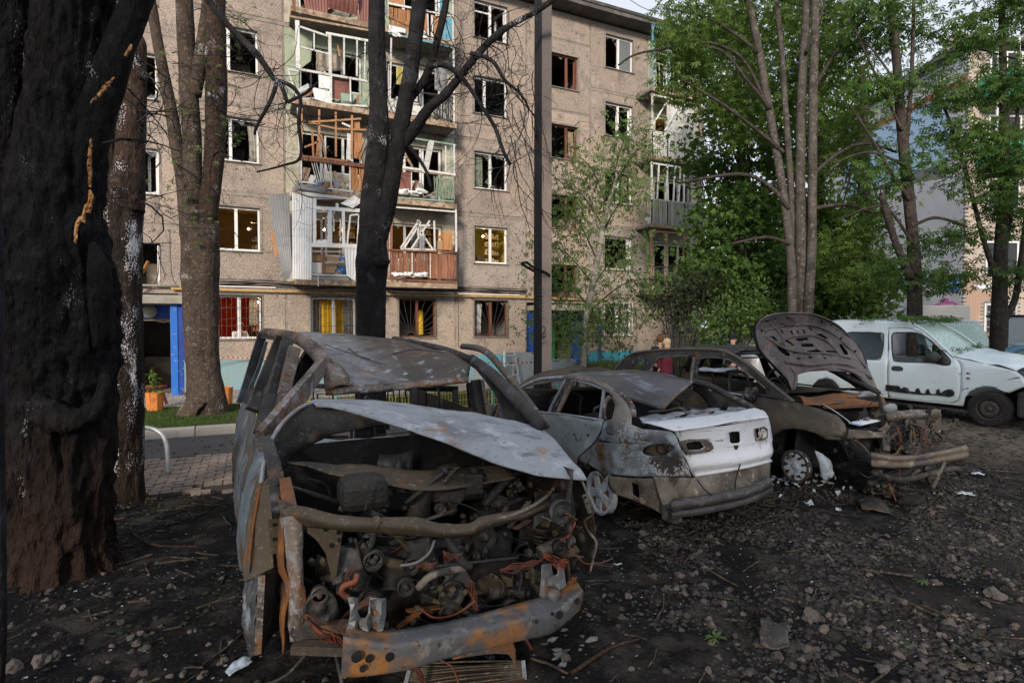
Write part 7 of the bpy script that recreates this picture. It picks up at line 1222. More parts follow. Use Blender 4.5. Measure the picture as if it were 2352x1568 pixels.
sheet('dashboard', [[Vector((x, 6.9, .92)) for x in (3.1, 3.8, 4.5)], [Vector((x, 6.6, .86)) for x in (3.1, 3.8, 4.5)], [Vector((x, 6.55, .6)) for x in (3.1, 3.8, 4.5)]], M_dark, sed, 5, 4, .01, .03)
# ------------------------------------------------------------------ the dark estate with its bonnet up
wag = thing('burnt_estate_car', 'scorched brown-grey estate car with raised bonnet and stripped front', 'car', (6.2, 5.5, 0))
def wx(y, z): return 5.42 + .40 * max(0, z - .98) + .22 * (1 - sst(y, 3.35, 3.95)) ** 2 - .03 * math.exp(-((y - 4.2) / .5) ** 2 - ((z - .7) / .12) ** 2)
def G2(px, py): return W0.surf(px, py, wx)
def G3(px, py, o=0.): y, z = G2(px, py); return Vector((wx(y, z) - o, y, z))
wmap = lambda a, c: (wx(a, c) + .010 * wav((a, c, 2), 4), a, c)
M_wag = mat('khaki_scorched_body', (.095, .082, .062), [('n', 1.5, .47, .62, (.055, .052, .05)), ('n', 3.4, .56, .66, (.14, .115, .075)), ('n', 5.5, .58, .68, (.06, .065, .08)), ('n', 10, .62, .7, (.16, .07, .03)), ('n', 40, .6, .68, (.15, .145, .13)), ('z', .6, .62, .42, (.04, .038, .045))], rough=.55, bump=('n', 25, .25), spec=.4)
low = [(1949, 1008), (1900, 1010), (1886, 1002), (1870, 993), (1847, 987), (1820, 984), (1798, 986), (1775, 1000), (1762, 1030), (1755, 1085), (1600, 1060), (1430, 1030), (1406, 862), (1440, 868), (1500, 880), (1590, 892), (1716, 908), (1787, 918), (1824, 924), (1880, 938), (1923, 954), (1941, 974)]
def gplate(name, o, h, m, mp=wmap, par=None, **k): return plate(name, [G2(*q) for q in o], [[G2(*q) for q in r] for r in h], mp, m, par or wag, edge=.10, **k)
gplate('body_side', low, [], M_wag)
up = [(1406, 861), (1411, 850), (1440, 819), (1470, 808), (1554, 802), (1639, 803), (1674, 810), (1723, 840), (1765, 876), (1812, 915), (1824, 922), (1787, 916), (1716, 906), (1590, 889), (1500, 878), (1440, 866)]
gh = [[(1450, 850), (1466, 833), (1482, 825), (1480, 835), (1464, 851)], [(1493, 868), (1489, 858), (1506, 832), (1522, 821), (1583, 818), (1591, 823), (1584, 850), (1576, 884)], [(1604, 886), (1603, 840), (1612, 823), (1662, 824), (1700, 841), (1737, 869), (1760, 893), (1768, 905), (1735, 905), (1660, 895)]]
gplate('window_frames', up, gh, M_char); gplate('far_window_frames', up, gh, M_dark, lambda a, c: (12.45 - wx(a, c) - .05, a, c))
rl = lambda l, r, m, n='window_frame', o=-.01: MB().tube([G3(*q, o) for q in l], r, 8, sm=5, flat=.8).build(n, m, wag, True)
rl([(1406, 858), (1420, 840), (1441, 819), (1470, 808), (1554, 802), (1639, 803), (1674, 810), (1723, 840), (1765, 876), (1822, 922)], .024, M_wag, 'roof_rail', 0); rl([(1596, 822), (1592, 850), (1588, 886)], .028, M_rustash, 'centre_pillar', .01); rl([(1590, 891), (1650, 898), (1716, 908)], .010, M_tin, 'belt_trim', .012); rl([(1489, 858), (1506, 832), (1522, 820), (1583, 817)], .012, M_tanburnt, o=.01); rl([(1604, 838), (1613, 823), (1662, 823), (1700, 840), (1760, 892)], .012, M_wag, o=.01)
sheet('roof', [[Vector((wx(y, z), y, z)) for y, z in (G2(1470, 808), G2(1554, 802), G2(1639, 803), G2(1674, 811))], [Vector((6.2, y, z + .04)) for y, z in (G2(1470, 808), G2(1554, 802), G2(1639, 803), G2(1674, 811))], [Vector((12.4 - wx(y, z), y, z)) for y, z in (G2(1470, 808), G2(1554, 802), G2(1639, 803), G2(1674, 811))]], M_char, wag, 7, 7, .008, .03, 4, 3)
a_ = G3(1678, 812); MB().bar(a_, a_ + Vector((1.15, 0, -.0)), .05, .03).bar(a_ + Vector((0, -.12, -.05)), a_ + Vector((1.15, -.1, -.05)), .03, .02).build('windscreen_header', M_blue, wag)
g_ = lambda px, py, dx=0.: Vector((12.4 - G3(px, py).x + dx, G3(px, py).y, G3(px, py).z))
MB().tube([g_(1674, 811), g_(1723, 840), g_(1765, 876), g_(1812, 915)], .035, 8, sm=4).build('far_pillar', M_char, wag, True)
sheet('body_side', [[Vector((6.9, y, z - (.28 if y < 4 else 0) * (z > .9))) for y in (3.8, 4.6, 6.5, 7.6)] for z in (.95, .6, .25)], M_wag, wag, 6, 5, .01, .02, 4, 3)
sheet('headliner_rag', [yl([(1605, 845, 5.6), (1650, 846, 5.5), (1690, 843, 5.3)]), yl([(1606, 851, 5.55), (1650, 853, 5.45), (1695, 848, 5.25)])], M_ash, wag, 5, 3, .01, .02, 9)
MB().box(5.5, 6.9, 4.3, 7.5, .2, .34).build('floor_pan', M_dark, wag)
for x0, y0 in ((5.6, 5.2), (6.3, 5.2), (5.6, 6.2), (6.3, 6.2)): s_ = MB().tube([(x0, y0, .35), (x0 + .02, y0 + .2, 1.0), (x0 + .08, y0 + .22, 1.18), (x0 + .3, y0 + .22, 1.18), (x0 + .38, y0 + .2, 1.0), (x0 + .4, y0, .35)], .018, 6, sm=3).bar((x0, y0 + .1, .7), (x0 + .4, y0 + .1, .7), .012).build('seat_frame', M_char, wag); MB().box(x0 + .05, x0 + .35, y0 + .12, y0 + .16, .5, .95).build('seat_back_plate', M_olive, s_, bevel=.01)
MB().tube([Vector((5.95 + .17 * math.cos(t), 4.95 + .05 * math.sin(t), .98 + .16 * math.sin(t))) for t in np.linspace(0, 6.28, 22)], .012, 6).build('steering_wheel', M_char, wag, True)
sheet('dashboard', [[Vector((x, 4.65, 1.0)) for x in (5.5, 6.2, 6.9)], [Vector((x, 4.9, .92)) for x in (5.5, 6.2, 6.9)], [Vector((x, 4.95, .6)) for x in (5.5, 6.2, 6.9)]], M_char, wag, 5, 4, .01, .04)
mp_ = G3(1728, 905, .1); b = MB()
for k in range(7): b.blob(mp_ + Vector((rng.uniform(-.06, .06), rng.uniform(-.06, .06), rng.uniform(-.08, .05))), .055, 2, .5, k, (1, .7, 1.1))
b.build('melted_mirror', mat('melted_black_plastic', (.03, .03, .035), [('n', 9, .52, .66, (.14, .15, .18))], rough=.3, bump=('n', 12, .5)), wag, True)['kind'] = 'stuff'
# raised bonnet, seen from underneath
def hy(x, z, o=0.): return 4.36 + (z - 1.02) * .42 + .10 * ((x - 6.15) / .7) ** 2 - .12 * sst(z, 1.75, 1.98) + o
def H2(px, py, o=0.):
    y = 4.4
    for _ in range(7): p = on_y(px, py, y); y = hy(p.x, p.z, o)
    return (p.x, p.z)
ho = [(1736, 754), (1744, 738), (1759, 727), (1783, 721), (1811, 719), (1845, 720), (1873, 724), (1900, 734), (1922, 748), (1948, 771), (1975, 797), (1998, 832), (2014, 852), (2028, 866), (2020, 893), (2012, 902), (1985, 878), (1960, 858), (1939, 853), (1900, 851), (1860, 853), (1832, 857), (1828, 870), (1825, 897), (1818, 895), (1808, 872), (1786, 848), (1762, 822), (1746, 800), (1738, 776)]
def hq(c): return [(1562 + .328 * x, 698 + .328 * y) for x, y in c]
hh = [hq(c) for c in ([(672, 297), (705, 293), (772, 352), (764, 366), (735, 362), (690, 325)], [(850, 280), (925, 278), (938, 300), (852, 300)], [(888, 328), (958, 318), (1000, 340), (995, 352), (905, 345)], [(1108, 282), (1132, 280), (1178, 345), (1172, 356), (1146, 352)], [(792, 335), (850, 334), (852, 345), (796, 346)], [(806, 243), (890, 234), (896, 256), (866, 252), (862, 262), (820, 258)], [(700, 183), (712, 180), (725, 205), (716, 208)], [(765, 188), (777, 186), (795, 214), (783, 215)], [(808, 185), (819, 183), (836, 210), (826, 212)], [(852, 182), (862, 180), (880, 208), (869, 209)], [(893, 163), (905, 160), (924, 185), (912, 188)], [(638, 228), (655, 226), (682, 256), (668, 262)], [(1085, 178), (1100, 172), (1108, 184), (1092, 192)], [(1115, 240), (1132, 230), (1140, 242), (1122, 252)], [(1205, 332), (1232, 322), (1238, 334), (1212, 345)], [(1020, 325), (1090, 330), (1098, 342), (1030, 338)], [(940, 215), (985, 208), (1035, 240), (1020, 246), (975, 222)], [(596, 118), (612, 116), (616, 126), (600, 130)], [(660, 98), (672, 96), (676, 108), (664, 110)], [(985, 120), (997, 118), (1002, 138), (990, 140)], [(1045, 145), (1060, 140), (1064, 152), (1050, 156)], [(735, 245), (800, 290), (792, 296), (725, 255)], [(560, 180), (575, 178), (580, 195), (568, 196)], [(820, 375), (850, 378), (846, 388), (818, 386)], [(900, 365), (925, 370), (920, 382), (898, 378)], [(1000, 372), (1022, 374), (1020, 384), (1002, 384)])]
M_hood = mat('violet_brown_scorched_bonnet', (.125, .108, .112), [('n', 2, .47, .62, (.07, .06, .06)), ('n', 4, .55, .66, (.20, .17, .165)), ('n', 8, .6, .7, (.22, .12, .06)), ('n', 30, .6, .7, (.035, .03, .03))], rough=.6, bump=('n', 25, .35), bump2=('n', 7, .4), spec=.3)
hood = plate('bonnet', [H2(*q) for q in ho], [[H2(*q) for q in r] for r in hh], lambda a, c: (a, hy(a, c) + .02 * wav((a, 0, c), 3.5), c), M_hood, wag, edge=.06, thick=.006)
plate('bonnet_skin', [H2(*q) for q in ho], [], lambda a, c: (a, hy(a, c) + .045 + .02 * wav((a, 0, c), 3.5), c), M_dark, wag, edge=.1, thick=.006)
def hp(px, py, o=-.012): x, z = H2(px, py); return Vector((x, hy(x, z) + o + .02 * wav((x, 0, z), 3.5), z))
for l, r in (([*ho[:13]], .012), ([(1760, 775), (1800, 800), (1850, 810), (1900, 812), (1950, 822)], .012), ([(1755, 760), (1790, 750), (1850, 745), (1900, 760), (1950, 800), (1990, 845)], .010), ([(1790, 790), (1810, 775), (1860, 770), (1900, 785), (1925, 815)], .009), ([(1770, 745), (1790, 765), (1800, 795)], .008), ([(1800, 830), (1860, 838), (1940, 836), (2000, 868)], .022), ([(1828, 858), (1880, 846), (1940, 848), (1975, 866)], .012), ([(1822, 893), (1826, 862), (1812, 842)], .014)): MB().tube([hp(*q) for q in l], r, 8, sm=4).build('pressed_rib', M_hood, hood, True)
MB().tube([hp(1790, 741, -.03), hp(1800, 748, -.06), hp(1816, 744, -.06), hp(1814, 733, -.03), hp(1804, 727, -.02)], .008, 6, sm=5).build('bonnet_latch', M_char, hood, True)
# stripped front
F7 = lambda x, y, d: Y(1562 + .328 * x, 698 + .328 * y, d)
sheet('scuttle', [[F7(810, 640, 4.45), F7(950, 650, 4.5), F7(1100, 630, 4.5), F7(1200, 625, 4.5), F7(1420, 650, 4.5)], [F7(850, 665, 4.3), F7(960, 680, 4.3), F7(1100, 665, 4.3), F7(1220, 670, 4.3), F7(1440, 690, 4.3)], [F7(870, 705, 4.25), F7(970, 712, 4.25), F7(1100, 700, 4.25), F7(1220, 705, 4.25), F7(1440, 720, 4.25)]], M_rust, wag, 5, 5, .01, .02, 7, 3)
MB().bar(F7(1030, 722, 4.1), F7(1385, 702, 4.15), .09, .03).build('cross_strut', M_rust, wag); MB().tube([F7(1000, 700, 4.1), F7(1100, 760, 3.9), F7(1200, 835, 3.75)], .006, 6, sm=3).build('bonnet_stay', M_tin, wag, True)
sheet('firewall', [[Vector((x, 4.32, z)) for x in (5.5, 6.2, 6.9)] for z in (.95, .6, .25)], M_dark, wag, 5, 5, .01, .03)
sheet('headlamp_panel', [[F7(1180, 878, 3.62), F7(1290, 885, 3.55), F7(1400, 895, 3.5), F7(1440, 880, 3.5)], [F7(1170, 940, 3.6), F7(1290, 938, 3.52), F7(1400, 935, 3.48), F7(1450, 940, 3.48)]], M_tanburnt, wag, 5, 4, .01, .01, 9)
sheet('front_crossmember', [[F7(1440, 770, 3.62), F7(1500, 752, 3.62), F7(1640, 742, 3.68), F7(1790, 738, 3.75), F7(1822, 745, 3.78)], [F7(1450, 800, 3.55), F7(1510, 788, 3.55), F7(1650, 778, 3.6), F7(1790, 765, 3.66), F7(1824, 770, 3.7)], [F7(1450, 830, 3.6), F7(1520, 820, 3.6), F7(1660, 805, 3.65), F7(1780, 800, 3.7), F7(1824, 810, 3.72)]], M_tanburnt, wag, 5, 4, .01, .012, 9, 4)
sheet('front_crossmember', [[F7(1380, 880, 3.6), F7(1430, 850, 3.6), F7(1450, 800, 3.6)], [F7(1440, 900, 3.55), F7(1470, 870, 3.55), F7(1510, 800, 3.58)]], M_wag, wag, 5, 4, .01, .01, 9, 6)
disc(wag, F7(1740, 755, 3.64), (0, 1, 0), .05, M_dark); pl_ = MB().bar(F7(1805, 780, 3.72), F7(1805, 900, 3.68), .05, .03).build('post', M_tanburnt, wag); MB().bar(F7(1440, 900, 3.56), F7(1445, 1030, 3.5), .06, .03).build('post', M_char, wag)
sheet('bumper_beam', [[F7(1335, 1040, 3.42), F7(1480, 1065, 3.36), F7(1640, 1060, 3.36), F7(1800, 1035, 3.42), F7(2000, 990, 3.52)], [F7(1335, 1052, 3.34), F7(1480, 1078, 3.28), F7(1640, 1072, 3.28), F7(1800, 1047, 3.34), F7(2012, 1003, 3.44)], [F7(1337, 1090, 3.36), F7(1480, 1105, 3.30), F7(1640, 1100, 3.30), F7(1800, 1074, 3.36), F7(2015, 1035, 3.46)], [F7(1340, 1128, 3.34), F7(1480, 1138, 3.28), F7(1640, 1130, 3.28), F7(1800, 1105, 3.34), F7(2018, 1065, 3.44)], [F7(1345, 1132, 3.42), F7(1480, 1142, 3.36), F7(1640, 1134, 3.36), F7(1800, 1110, 3.42), F7(2016, 1070, 3.52)]], mat('striped_burnt_beam', (.13, .105, .08), [('n', 3, .46, .58, (.06, .055, .055)), ('n', 6, .54, .64, (.26, .23, .19)), ('n', 9, .6, .7, (.17, .07, .03))], rough=.55, bump=('n', 30, .3), stretch=(.6, 1, 1)), wag, 6, 3, .02, .004, 9)
sheet('wing_end', [[F7(1185, 945, 3.7), F7(1240, 960, 3.6), F7(1330, 1040, 3.45)], [F7(1215, 1000, 3.68), F7(1270, 1040, 3.58), F7(1335, 1080, 3.42)], [F7(1230, 1040, 3.7), F7(1270, 1080, 3.6), F7(1340, 1125, 3.45)]], M_wag, wag, 5, 5, .01, .015, 8, 3)
engine(wag, 5.65, 6.95, 3.5, 4.0, .42, .84, 80, 15); engine(wag, 5.7, 6.8, 3.55, 3.8, .12, .3, 26, 16)
for k in range(7): wires(wag, F7(1470 + k * 50, 860, 3.5), F7(1500 + k * 45, 980, 3.48), 4, .03, (M_castalu, M_copper, M_dark, M_tanburnt)[k % 4], .004, k, sag=.05)
MB().bar(F7(1855, 1110, 3.3), F7(1775, 1285, 3.15), .02, .02).build('hanging_strut', M_tanburnt, wag); MB().tube([F7(1350, 1180, 3.4), F7(1560, 1230, 3.4), F7(1900, 1150, 3.45), F7(1960, 1180, 3.5)], .03, 8, sm=4).build('subframe', M_char, wag, True)
MB().blob(F7(1290, 640, 4.4), .07, 2, .4, 3, (1.6, 1, .7)).build('reservoir', M_ash, wag, True); MB().blob(F7(1470, 730, 3.9), .08, 2, .3, 5, (1.4, 1, .8)).build('reservoir', M_ash, wag, True)
# number plate
a_, b_, c_, d2 = F7(1180, 833, 3.72), F7(1262, 851, 3.66), F7(1408, 818, 3.7), F7(1322, 792, 3.86)
np_ = MB().add([a_, b_, c_, d2], [(0, 1, 2, 3)]).build('number_plate', mat('white_plate', (.62, .64, .68)), wag, solid=.003)
MB().add([a_.lerp(d2, .0) + Vector((0, 0, .004)), b_ + Vector((0, 0, .004)), b_.lerp(c_, .09) + Vector((0, 0, .004)), a_.lerp(d2, .09) + Vector((0, 0, .004))], [(0, 1, 2, 3)]).build('blue_strip', mat('plate_blue', (.03, .22, .6)), np_, solid=.001)
def text(s, m, par, o, ux, uy, size, name='lettering'):
    cu = bpy.data.curves.new(name, 'FONT'); cu.body = s; cu.size = 1; cu.extrude = .004; t = bpy.data.objects.new(name + '_tmp', cu); COL.objects.link(t); dg = bpy.context.evaluated_depsgraph_get(); me = bpy.data.meshes.new_from_object(t.evaluated_get(dg)); bpy.data.objects.remove(t)
    ux, uy = Vector(ux), Vector(uy); n = ux.cross(uy).normalized(); V = [tuple(Vector(o) + ux * v.co.x * size + uy * v.co.y * size + n * (v.co.z + .003)) for v in me.vertices]; F = [tuple(p.vertices) for p in me.polygons]; bpy.data.meshes.remove(me); return mesh_obj(name, V, F, m, par)
ux = ((c_ + d2) / 2 - (a_ + b_) / 2); L_ = ux.length; uy = (d2 - c_ + a_ - b_) / 2; text('KC 597 BI', mat('black_ink', (.01, .01, .012)), np_, b_ + ux * .12 + uy * .22 + Vector((0, 0, .006)), ux.normalized(), uy.normalized(), uy.length * .82)
# front wheel: cracked alloy with broken rim, molten aluminium round it
wc_ = Vector((5.36, 4.2, .28)); rim(wag, wc_, .175, M_alu, 9, seed=3, wd=.06, ring=M_char); rim(wag, (6.95, 4.2, .25), .2, M_char, 5, (-1, 0, 0)); rim(wag, (5.5, 6.8, .25), .2, M_char, 5)
for k in range(9):
    q = k * .7; MB().blob(wc_ + Vector((-.03, .11 * math.cos(q) , .11 * math.sin(q))), .016, 1, .1, k).build('hole', M_dark, wag)  # dark blobs painting the shade of the wheel's holes
rd = random.Random(6)
sheet('melted_rim', [yl([(1872, 1035, 4.05), (1888, 1042, 3.98), (1905, 1060, 3.95)]), yl([(1880, 1060, 4.0), (1900, 1080, 3.92), (1912, 1085, 3.92)]), yl([(1885, 1090, 4.0), (1895, 1100, 3.95), (1905, 1095, 3.95)])], M_alu, wag, 5, 5, .02, .04, 8, 2)
sheet('arch_liner', [[Vector((5.6, 4.2 + .46 * math.cos(t), .28 + .42 * math.sin(t))) for t in np.linspace(0, math.pi, 7)], [Vector((6.0, 4.2 + .46 * math.cos(t), .28 + .42 * math.sin(t))) for t in np.linspace(0, math.pi, 7)]], M_dark, wag, 4, 3)
al = thing('molten_metal', 'splashes of pale molten aluminium on the black ground by the cracked wheel', 'metal scrap', (5.0, 4.1, 0)); 
for k in range(52):
    p = on_z(rd.gauss(1825, 38), rd.gauss(1112, 6)) if k < 44 else on_z(rd.uniform(1750, 1960), rd.uniform(1105, 1165)); q = MB(); r = rd.uniform(.012, .042); a0 = rd.random() * 6; q.add([(p.x + r * math.cos(a0 + t) * rd.uniform(.6, 1.3), p.y + r * math.sin(a0 + t) * .7, .02 + rd.uniform(0, .05)) for t in (0, 1.3, 2.6, 4, 5.2)], [(0, 1, 2, 3, 4)]); q.build('fragment', M_alu, al, solid=.006)
# ------------------------------------------------------------------ the white van-like car, only dented
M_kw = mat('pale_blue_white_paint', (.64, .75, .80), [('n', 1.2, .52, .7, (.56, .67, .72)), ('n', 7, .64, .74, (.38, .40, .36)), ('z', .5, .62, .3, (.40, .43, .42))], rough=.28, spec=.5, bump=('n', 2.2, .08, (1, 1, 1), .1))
M_gl = glassmat('window_glass', (.72, .82, .82), .22); M_crz = glassmat('crazed_windscreen', (.62, .78, .74), .55, 9)
K = Frame(at(2272, 960, 9.5), 6); K.o.z = .1
kan = thing('white_multivan', 'pale white high-roofed car with dents, leaf litter and a crazed windscreen', 'car', K.out((.8, 1.4, 0)))
def kx(y, z): return .26 * max(0, z - .98) + .02 * math.cos(z * 4) + .25 * (1 - sst(y, -.95, -.2)) ** 2
def K2(px, py): return K.surf(px, py, kx)
def kmap(o=0., cr=.010): return lambda a, c: K.out((kx(a, c) + o + cr * wav((a, c, 4), 2.2), a, c))
def kfar(a, c): return K.out((1.62 - kx(a, c), a, c))
def kk(l): return [(2021.3 + .1875 * x, 698.3 + .1875 * y) for x, y in l]
ko = [(1832, 905), (1828, 862), (1838, 800), (1862, 752), (1890, 741), (1923, 739), (2040, 739), (2095, 743), (2126, 761), (2156, 788), (2191, 820), (2210, 825), (2266, 836), (2304, 845), (2335, 853), (2352, 866), (2362, 884), (2318, 902), (2303, 898), (2284, 889), (2265, 886), (2246, 889), (2228, 898), (2217, 913), (2213, 932), (2036, 913), (1928, 902), (1924, 885), (1912, 872), (1898, 868), (1880, 871), (1867, 884), (1862, 905)]
kd = kk([(103, 292), (240, 288), (380, 300), (500, 355), (640, 455), (800, 580), (905, 672), (945, 680), (985, 735), (998, 800), (992, 1060), (965, 1180), (900, 1212), (500, 1180), (92, 1140), (96, 700)])
kw = kk([(145, 400), (175, 352), (300, 350), (440, 352), (545, 395), (690, 510), (800, 610), (862, 690), (850, 745), (770, 748), (620, 722), (400, 712), (200, 702), (165, 670), (150, 560)])
kr = [(1946, 766), (1958, 763), (2022, 765), (2029, 772), (2029, 798), (2023, 822), (2012, 826), (1962, 822), (1948, 812)]
def kplate(n, o, h, m, mp, par=kan, e=.09, t=.008): return plate(n, [K2(*q) for q in o], [[K2(*q) for q in r] for r in h], mp, m, par, edge=e, thick=t)
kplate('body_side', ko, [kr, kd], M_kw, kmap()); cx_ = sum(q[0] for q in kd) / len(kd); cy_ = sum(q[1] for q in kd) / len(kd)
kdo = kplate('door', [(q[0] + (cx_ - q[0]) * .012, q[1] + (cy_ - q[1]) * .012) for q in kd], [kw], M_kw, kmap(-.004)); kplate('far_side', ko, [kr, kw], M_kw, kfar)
def K3(px, py, o=0.): a, c = K2(px, py); return Vector(kmap(o, 0)(a, c))
KT = lambda l, r, m, n, par=kan, o=-.01: MB().tube([K3(*q, o) for q in l], r, 6, sm=3).build(n, m, par, True)
KT(kw + [kw[0]], .014, M_plastic_dark, 'window_seal', kdo, 0.); KT(kr + [kr[0]], .013, M_plastic_dark, 'window_seal', o=0.); KT(kd + [kd[0]], .007, M_dark, 'door_gap', o=.012)
kplate('door_handle', kk([(148, 775), (165, 755), (250, 758), (288, 780), (285, 812), (240, 820), (165, 812), (148, 800)]), [], M_plastic_dark, kmap(-.018), kdo)
kplate('melted_trim', kk([(80, 985), (240, 1000), (265, 1035), (300, 1015), (345, 1025), (370, 1060), (440, 1075), (455, 1030), (485, 1030), (505, 1085), (560, 1095), (580, 1040), (600, 1035), (625, 1095), (690, 1100), (708, 1040), (730, 1040), (745, 1090), (790, 1060), (840, 1040), (890, 1045), (918, 1080), (905, 1120), (860, 1135), (700, 1110), (500, 1105), (300, 1085), (80, 1055)]), [], mat('melted_black_trim', (.018, .018, .022), [('n', 9, .55, .68, (.10, .11, .13))], rough=.35), kmap(-.022), kdo, .05, .02)
mp_ = K3(*kk([(690, 650)])[0], -.12); MB().blob(mp_, .12, 2, .12, 4, (.7, .9, .75)).build('door_mirror', M_plastic_dark, kdo, True); kplate('mirror_mount', kk([(745, 570), (868, 690), (862, 745), (765, 750)]), [], M_plastic_dark, kmap(-.012), kdo)
p_ = K3(*kk([(1085, 905)])[0], -.02); MB().blob(p_, .03, 2, .1, 1, (.6, 1, .5)).build('side_repeater', mat('dark_red_lens', (.22, .03, .02), rough=.3), kan, True); MB().tube([K3(*q, -.01) for q in kk([(1060, 845), (1085, 838), (1110, 845), (1085, 855), (1060, 845)])], .006, 6).build('repeater_hole', M_dark, kan)
# roof, windscreen, bonnet, tail as surfaces across the width
top = [K2(*q) for q in ko[3:17]]
def across(n, idx, m, sag=0., th=.008, cr=.0, par=kan, lift=(0, 0)):
    rows = []
    for i in idx: a, c = top[i]; L_ = kx(a, c); rows.append([K.out((L_ + (1.62 - 2 * L_) * t, a - .10 * math.sin(math.pi * t) * (i > 3), c + sag * math.sin(math.pi * t) + lift[0] * t + lift[1])) for t in (0, .25, .5, .75, 1)])
    return sheet(n, rows, m, par, 3, 3, th, cr, 3)
across('roof', [0, 1, 2, 3, 4], M_kw, .045, cr=.01); across('windscreen', [4, 5, 6, 7], M_crz, .03, .004); across('bonnet', [7, 8, 9, 10, 11], M_kw, .10, cr=.03, lift=(.05, .02)); across('grille', [11, 12, 13], M_plastic_dark, .0, cr=.03)
for s_ in (0, 1): MB().tube([K.out(((kx(*top[i]) if not s_ else 1.62 - kx(*top[i])), top[i][0], top[i][1] + .005)) for i in (4, 5, 6, 7)], .02, 6, sm=3).build('windscreen_pillar', M_kw, kan, True)
yb = K2(1830, 870)[0]; sheet('tail_door', [[K.out((x, yb + .05, z)) for x in (.1, .8, 1.5)] for z in (1.75, 1.0, .3)], M_kw, kan, 4, 4, .01)
f_ = K2(2340, 900)[0]; MB().box(.05, 1.57, f_ - .25, f_ + .05, .18, .62, K).build('burnt_bumper', M_plastic_dark, kan, bevel=.05); MB().box(.1, 1.5, f_ - .28, f_ - .2, .62, .74, K).build('broken_headlamp_panel', M_char, kan, bevel=.02)
wA, wB = K2(2272, 930)[0], K2(1898, 895)[0]
for (y_, x_, ax) in ((wA, .06, 1), (wB, .06, 1), (wA, 1.56, -1), (wB, 1.56, -1)):
    w_ = rim(kan, K.out((x_, y_, .29)), .19, mat('dark_steel_wheel', (.06, .055, .055), [('n', 9, .5, .7, (.10, .09, .085))], rough=.5, metal=.3), 0, K.m @ Vector((ax, 0, 0)), .30, .18)
    MB().lathe(K.out((x_, y_, .29)), K.m @ Vector((ax, 0, 0)), [(.05, -.05), (.11, -.075), (.16, -.05), (.16, -.03), (.05, -.03)], 28).build('wheel_disc', MATS['dark_steel_wheel'], w_, True)
    for k in range(12): q = k * .5236; MB().blob(K.out((x_ - ax * .058, y_ + .138 * math.cos(q), .29 + .138 * math.sin(q))), .011, 1, 0).build('dark_vent_spot', M_dark, w_)  # dark spots painting the shade in the wheel's vents, no openings
MB().box(.12, 1.5, f_ + .3, yb, .22, .34, K).build('floor_pan', M_dark, kan)
ys_ = K2(2095, 800)[0]
for x_ in (.28, .95):
    b = MB().box(x_, x_ + .45, ys_ - .08, ys_ + .06, .45, 1.08, K).build('seat', mat('grey_beige_seat', (.16, .155, .13), [('n', 4, .5, .7, (.08, .08, .08))], rough=.9), kan, bevel=.05); MB().box(x_ + .12, x_ + .34, ys_ - .02, ys_ + .1, 1.12, 1.34, K).build('headrest', M_plastic_dark, kan, bevel=.05)
MB().box(.1, 1.5, wA + .5, wA + .8, .8, 1.02, K).build('dashboard', M_plastic_dark, kan, bevel=.06); MB().tube([K.out((.45 + .17 * math.cos(t), wA + .9 + .04 * math.sin(t), 1.05 + .15 * math.sin(t))) for t in np.linspace(0, 6.28, 20)], .013, 6).build('steering_wheel', M_plastic_dark, kan, True)
Lp = [K.out((rd.uniform(.0, 1.5), K2(2050, 739)[0] + rd.uniform(-.7, .5), K2(2050, 739)[1] + .06)) for _ in range(26)] + [K.out((rd.uniform(.2, 1.3), top[7][0] + rd.uniform(.0, .35), top[7][1] + rd.uniform(.02, .16))) for _ in range(34)]
lt = thing('leaf_debris', 'torn green leaves and twigs strewn over the roof and windscreen of the white high-roofed car', 'leaves', Lp[0]); foliage('leaves', [tuple(p) for p in Lp], .075, 'palm', M_lf_chest, lt, 5, .10, 12, .3, .1)
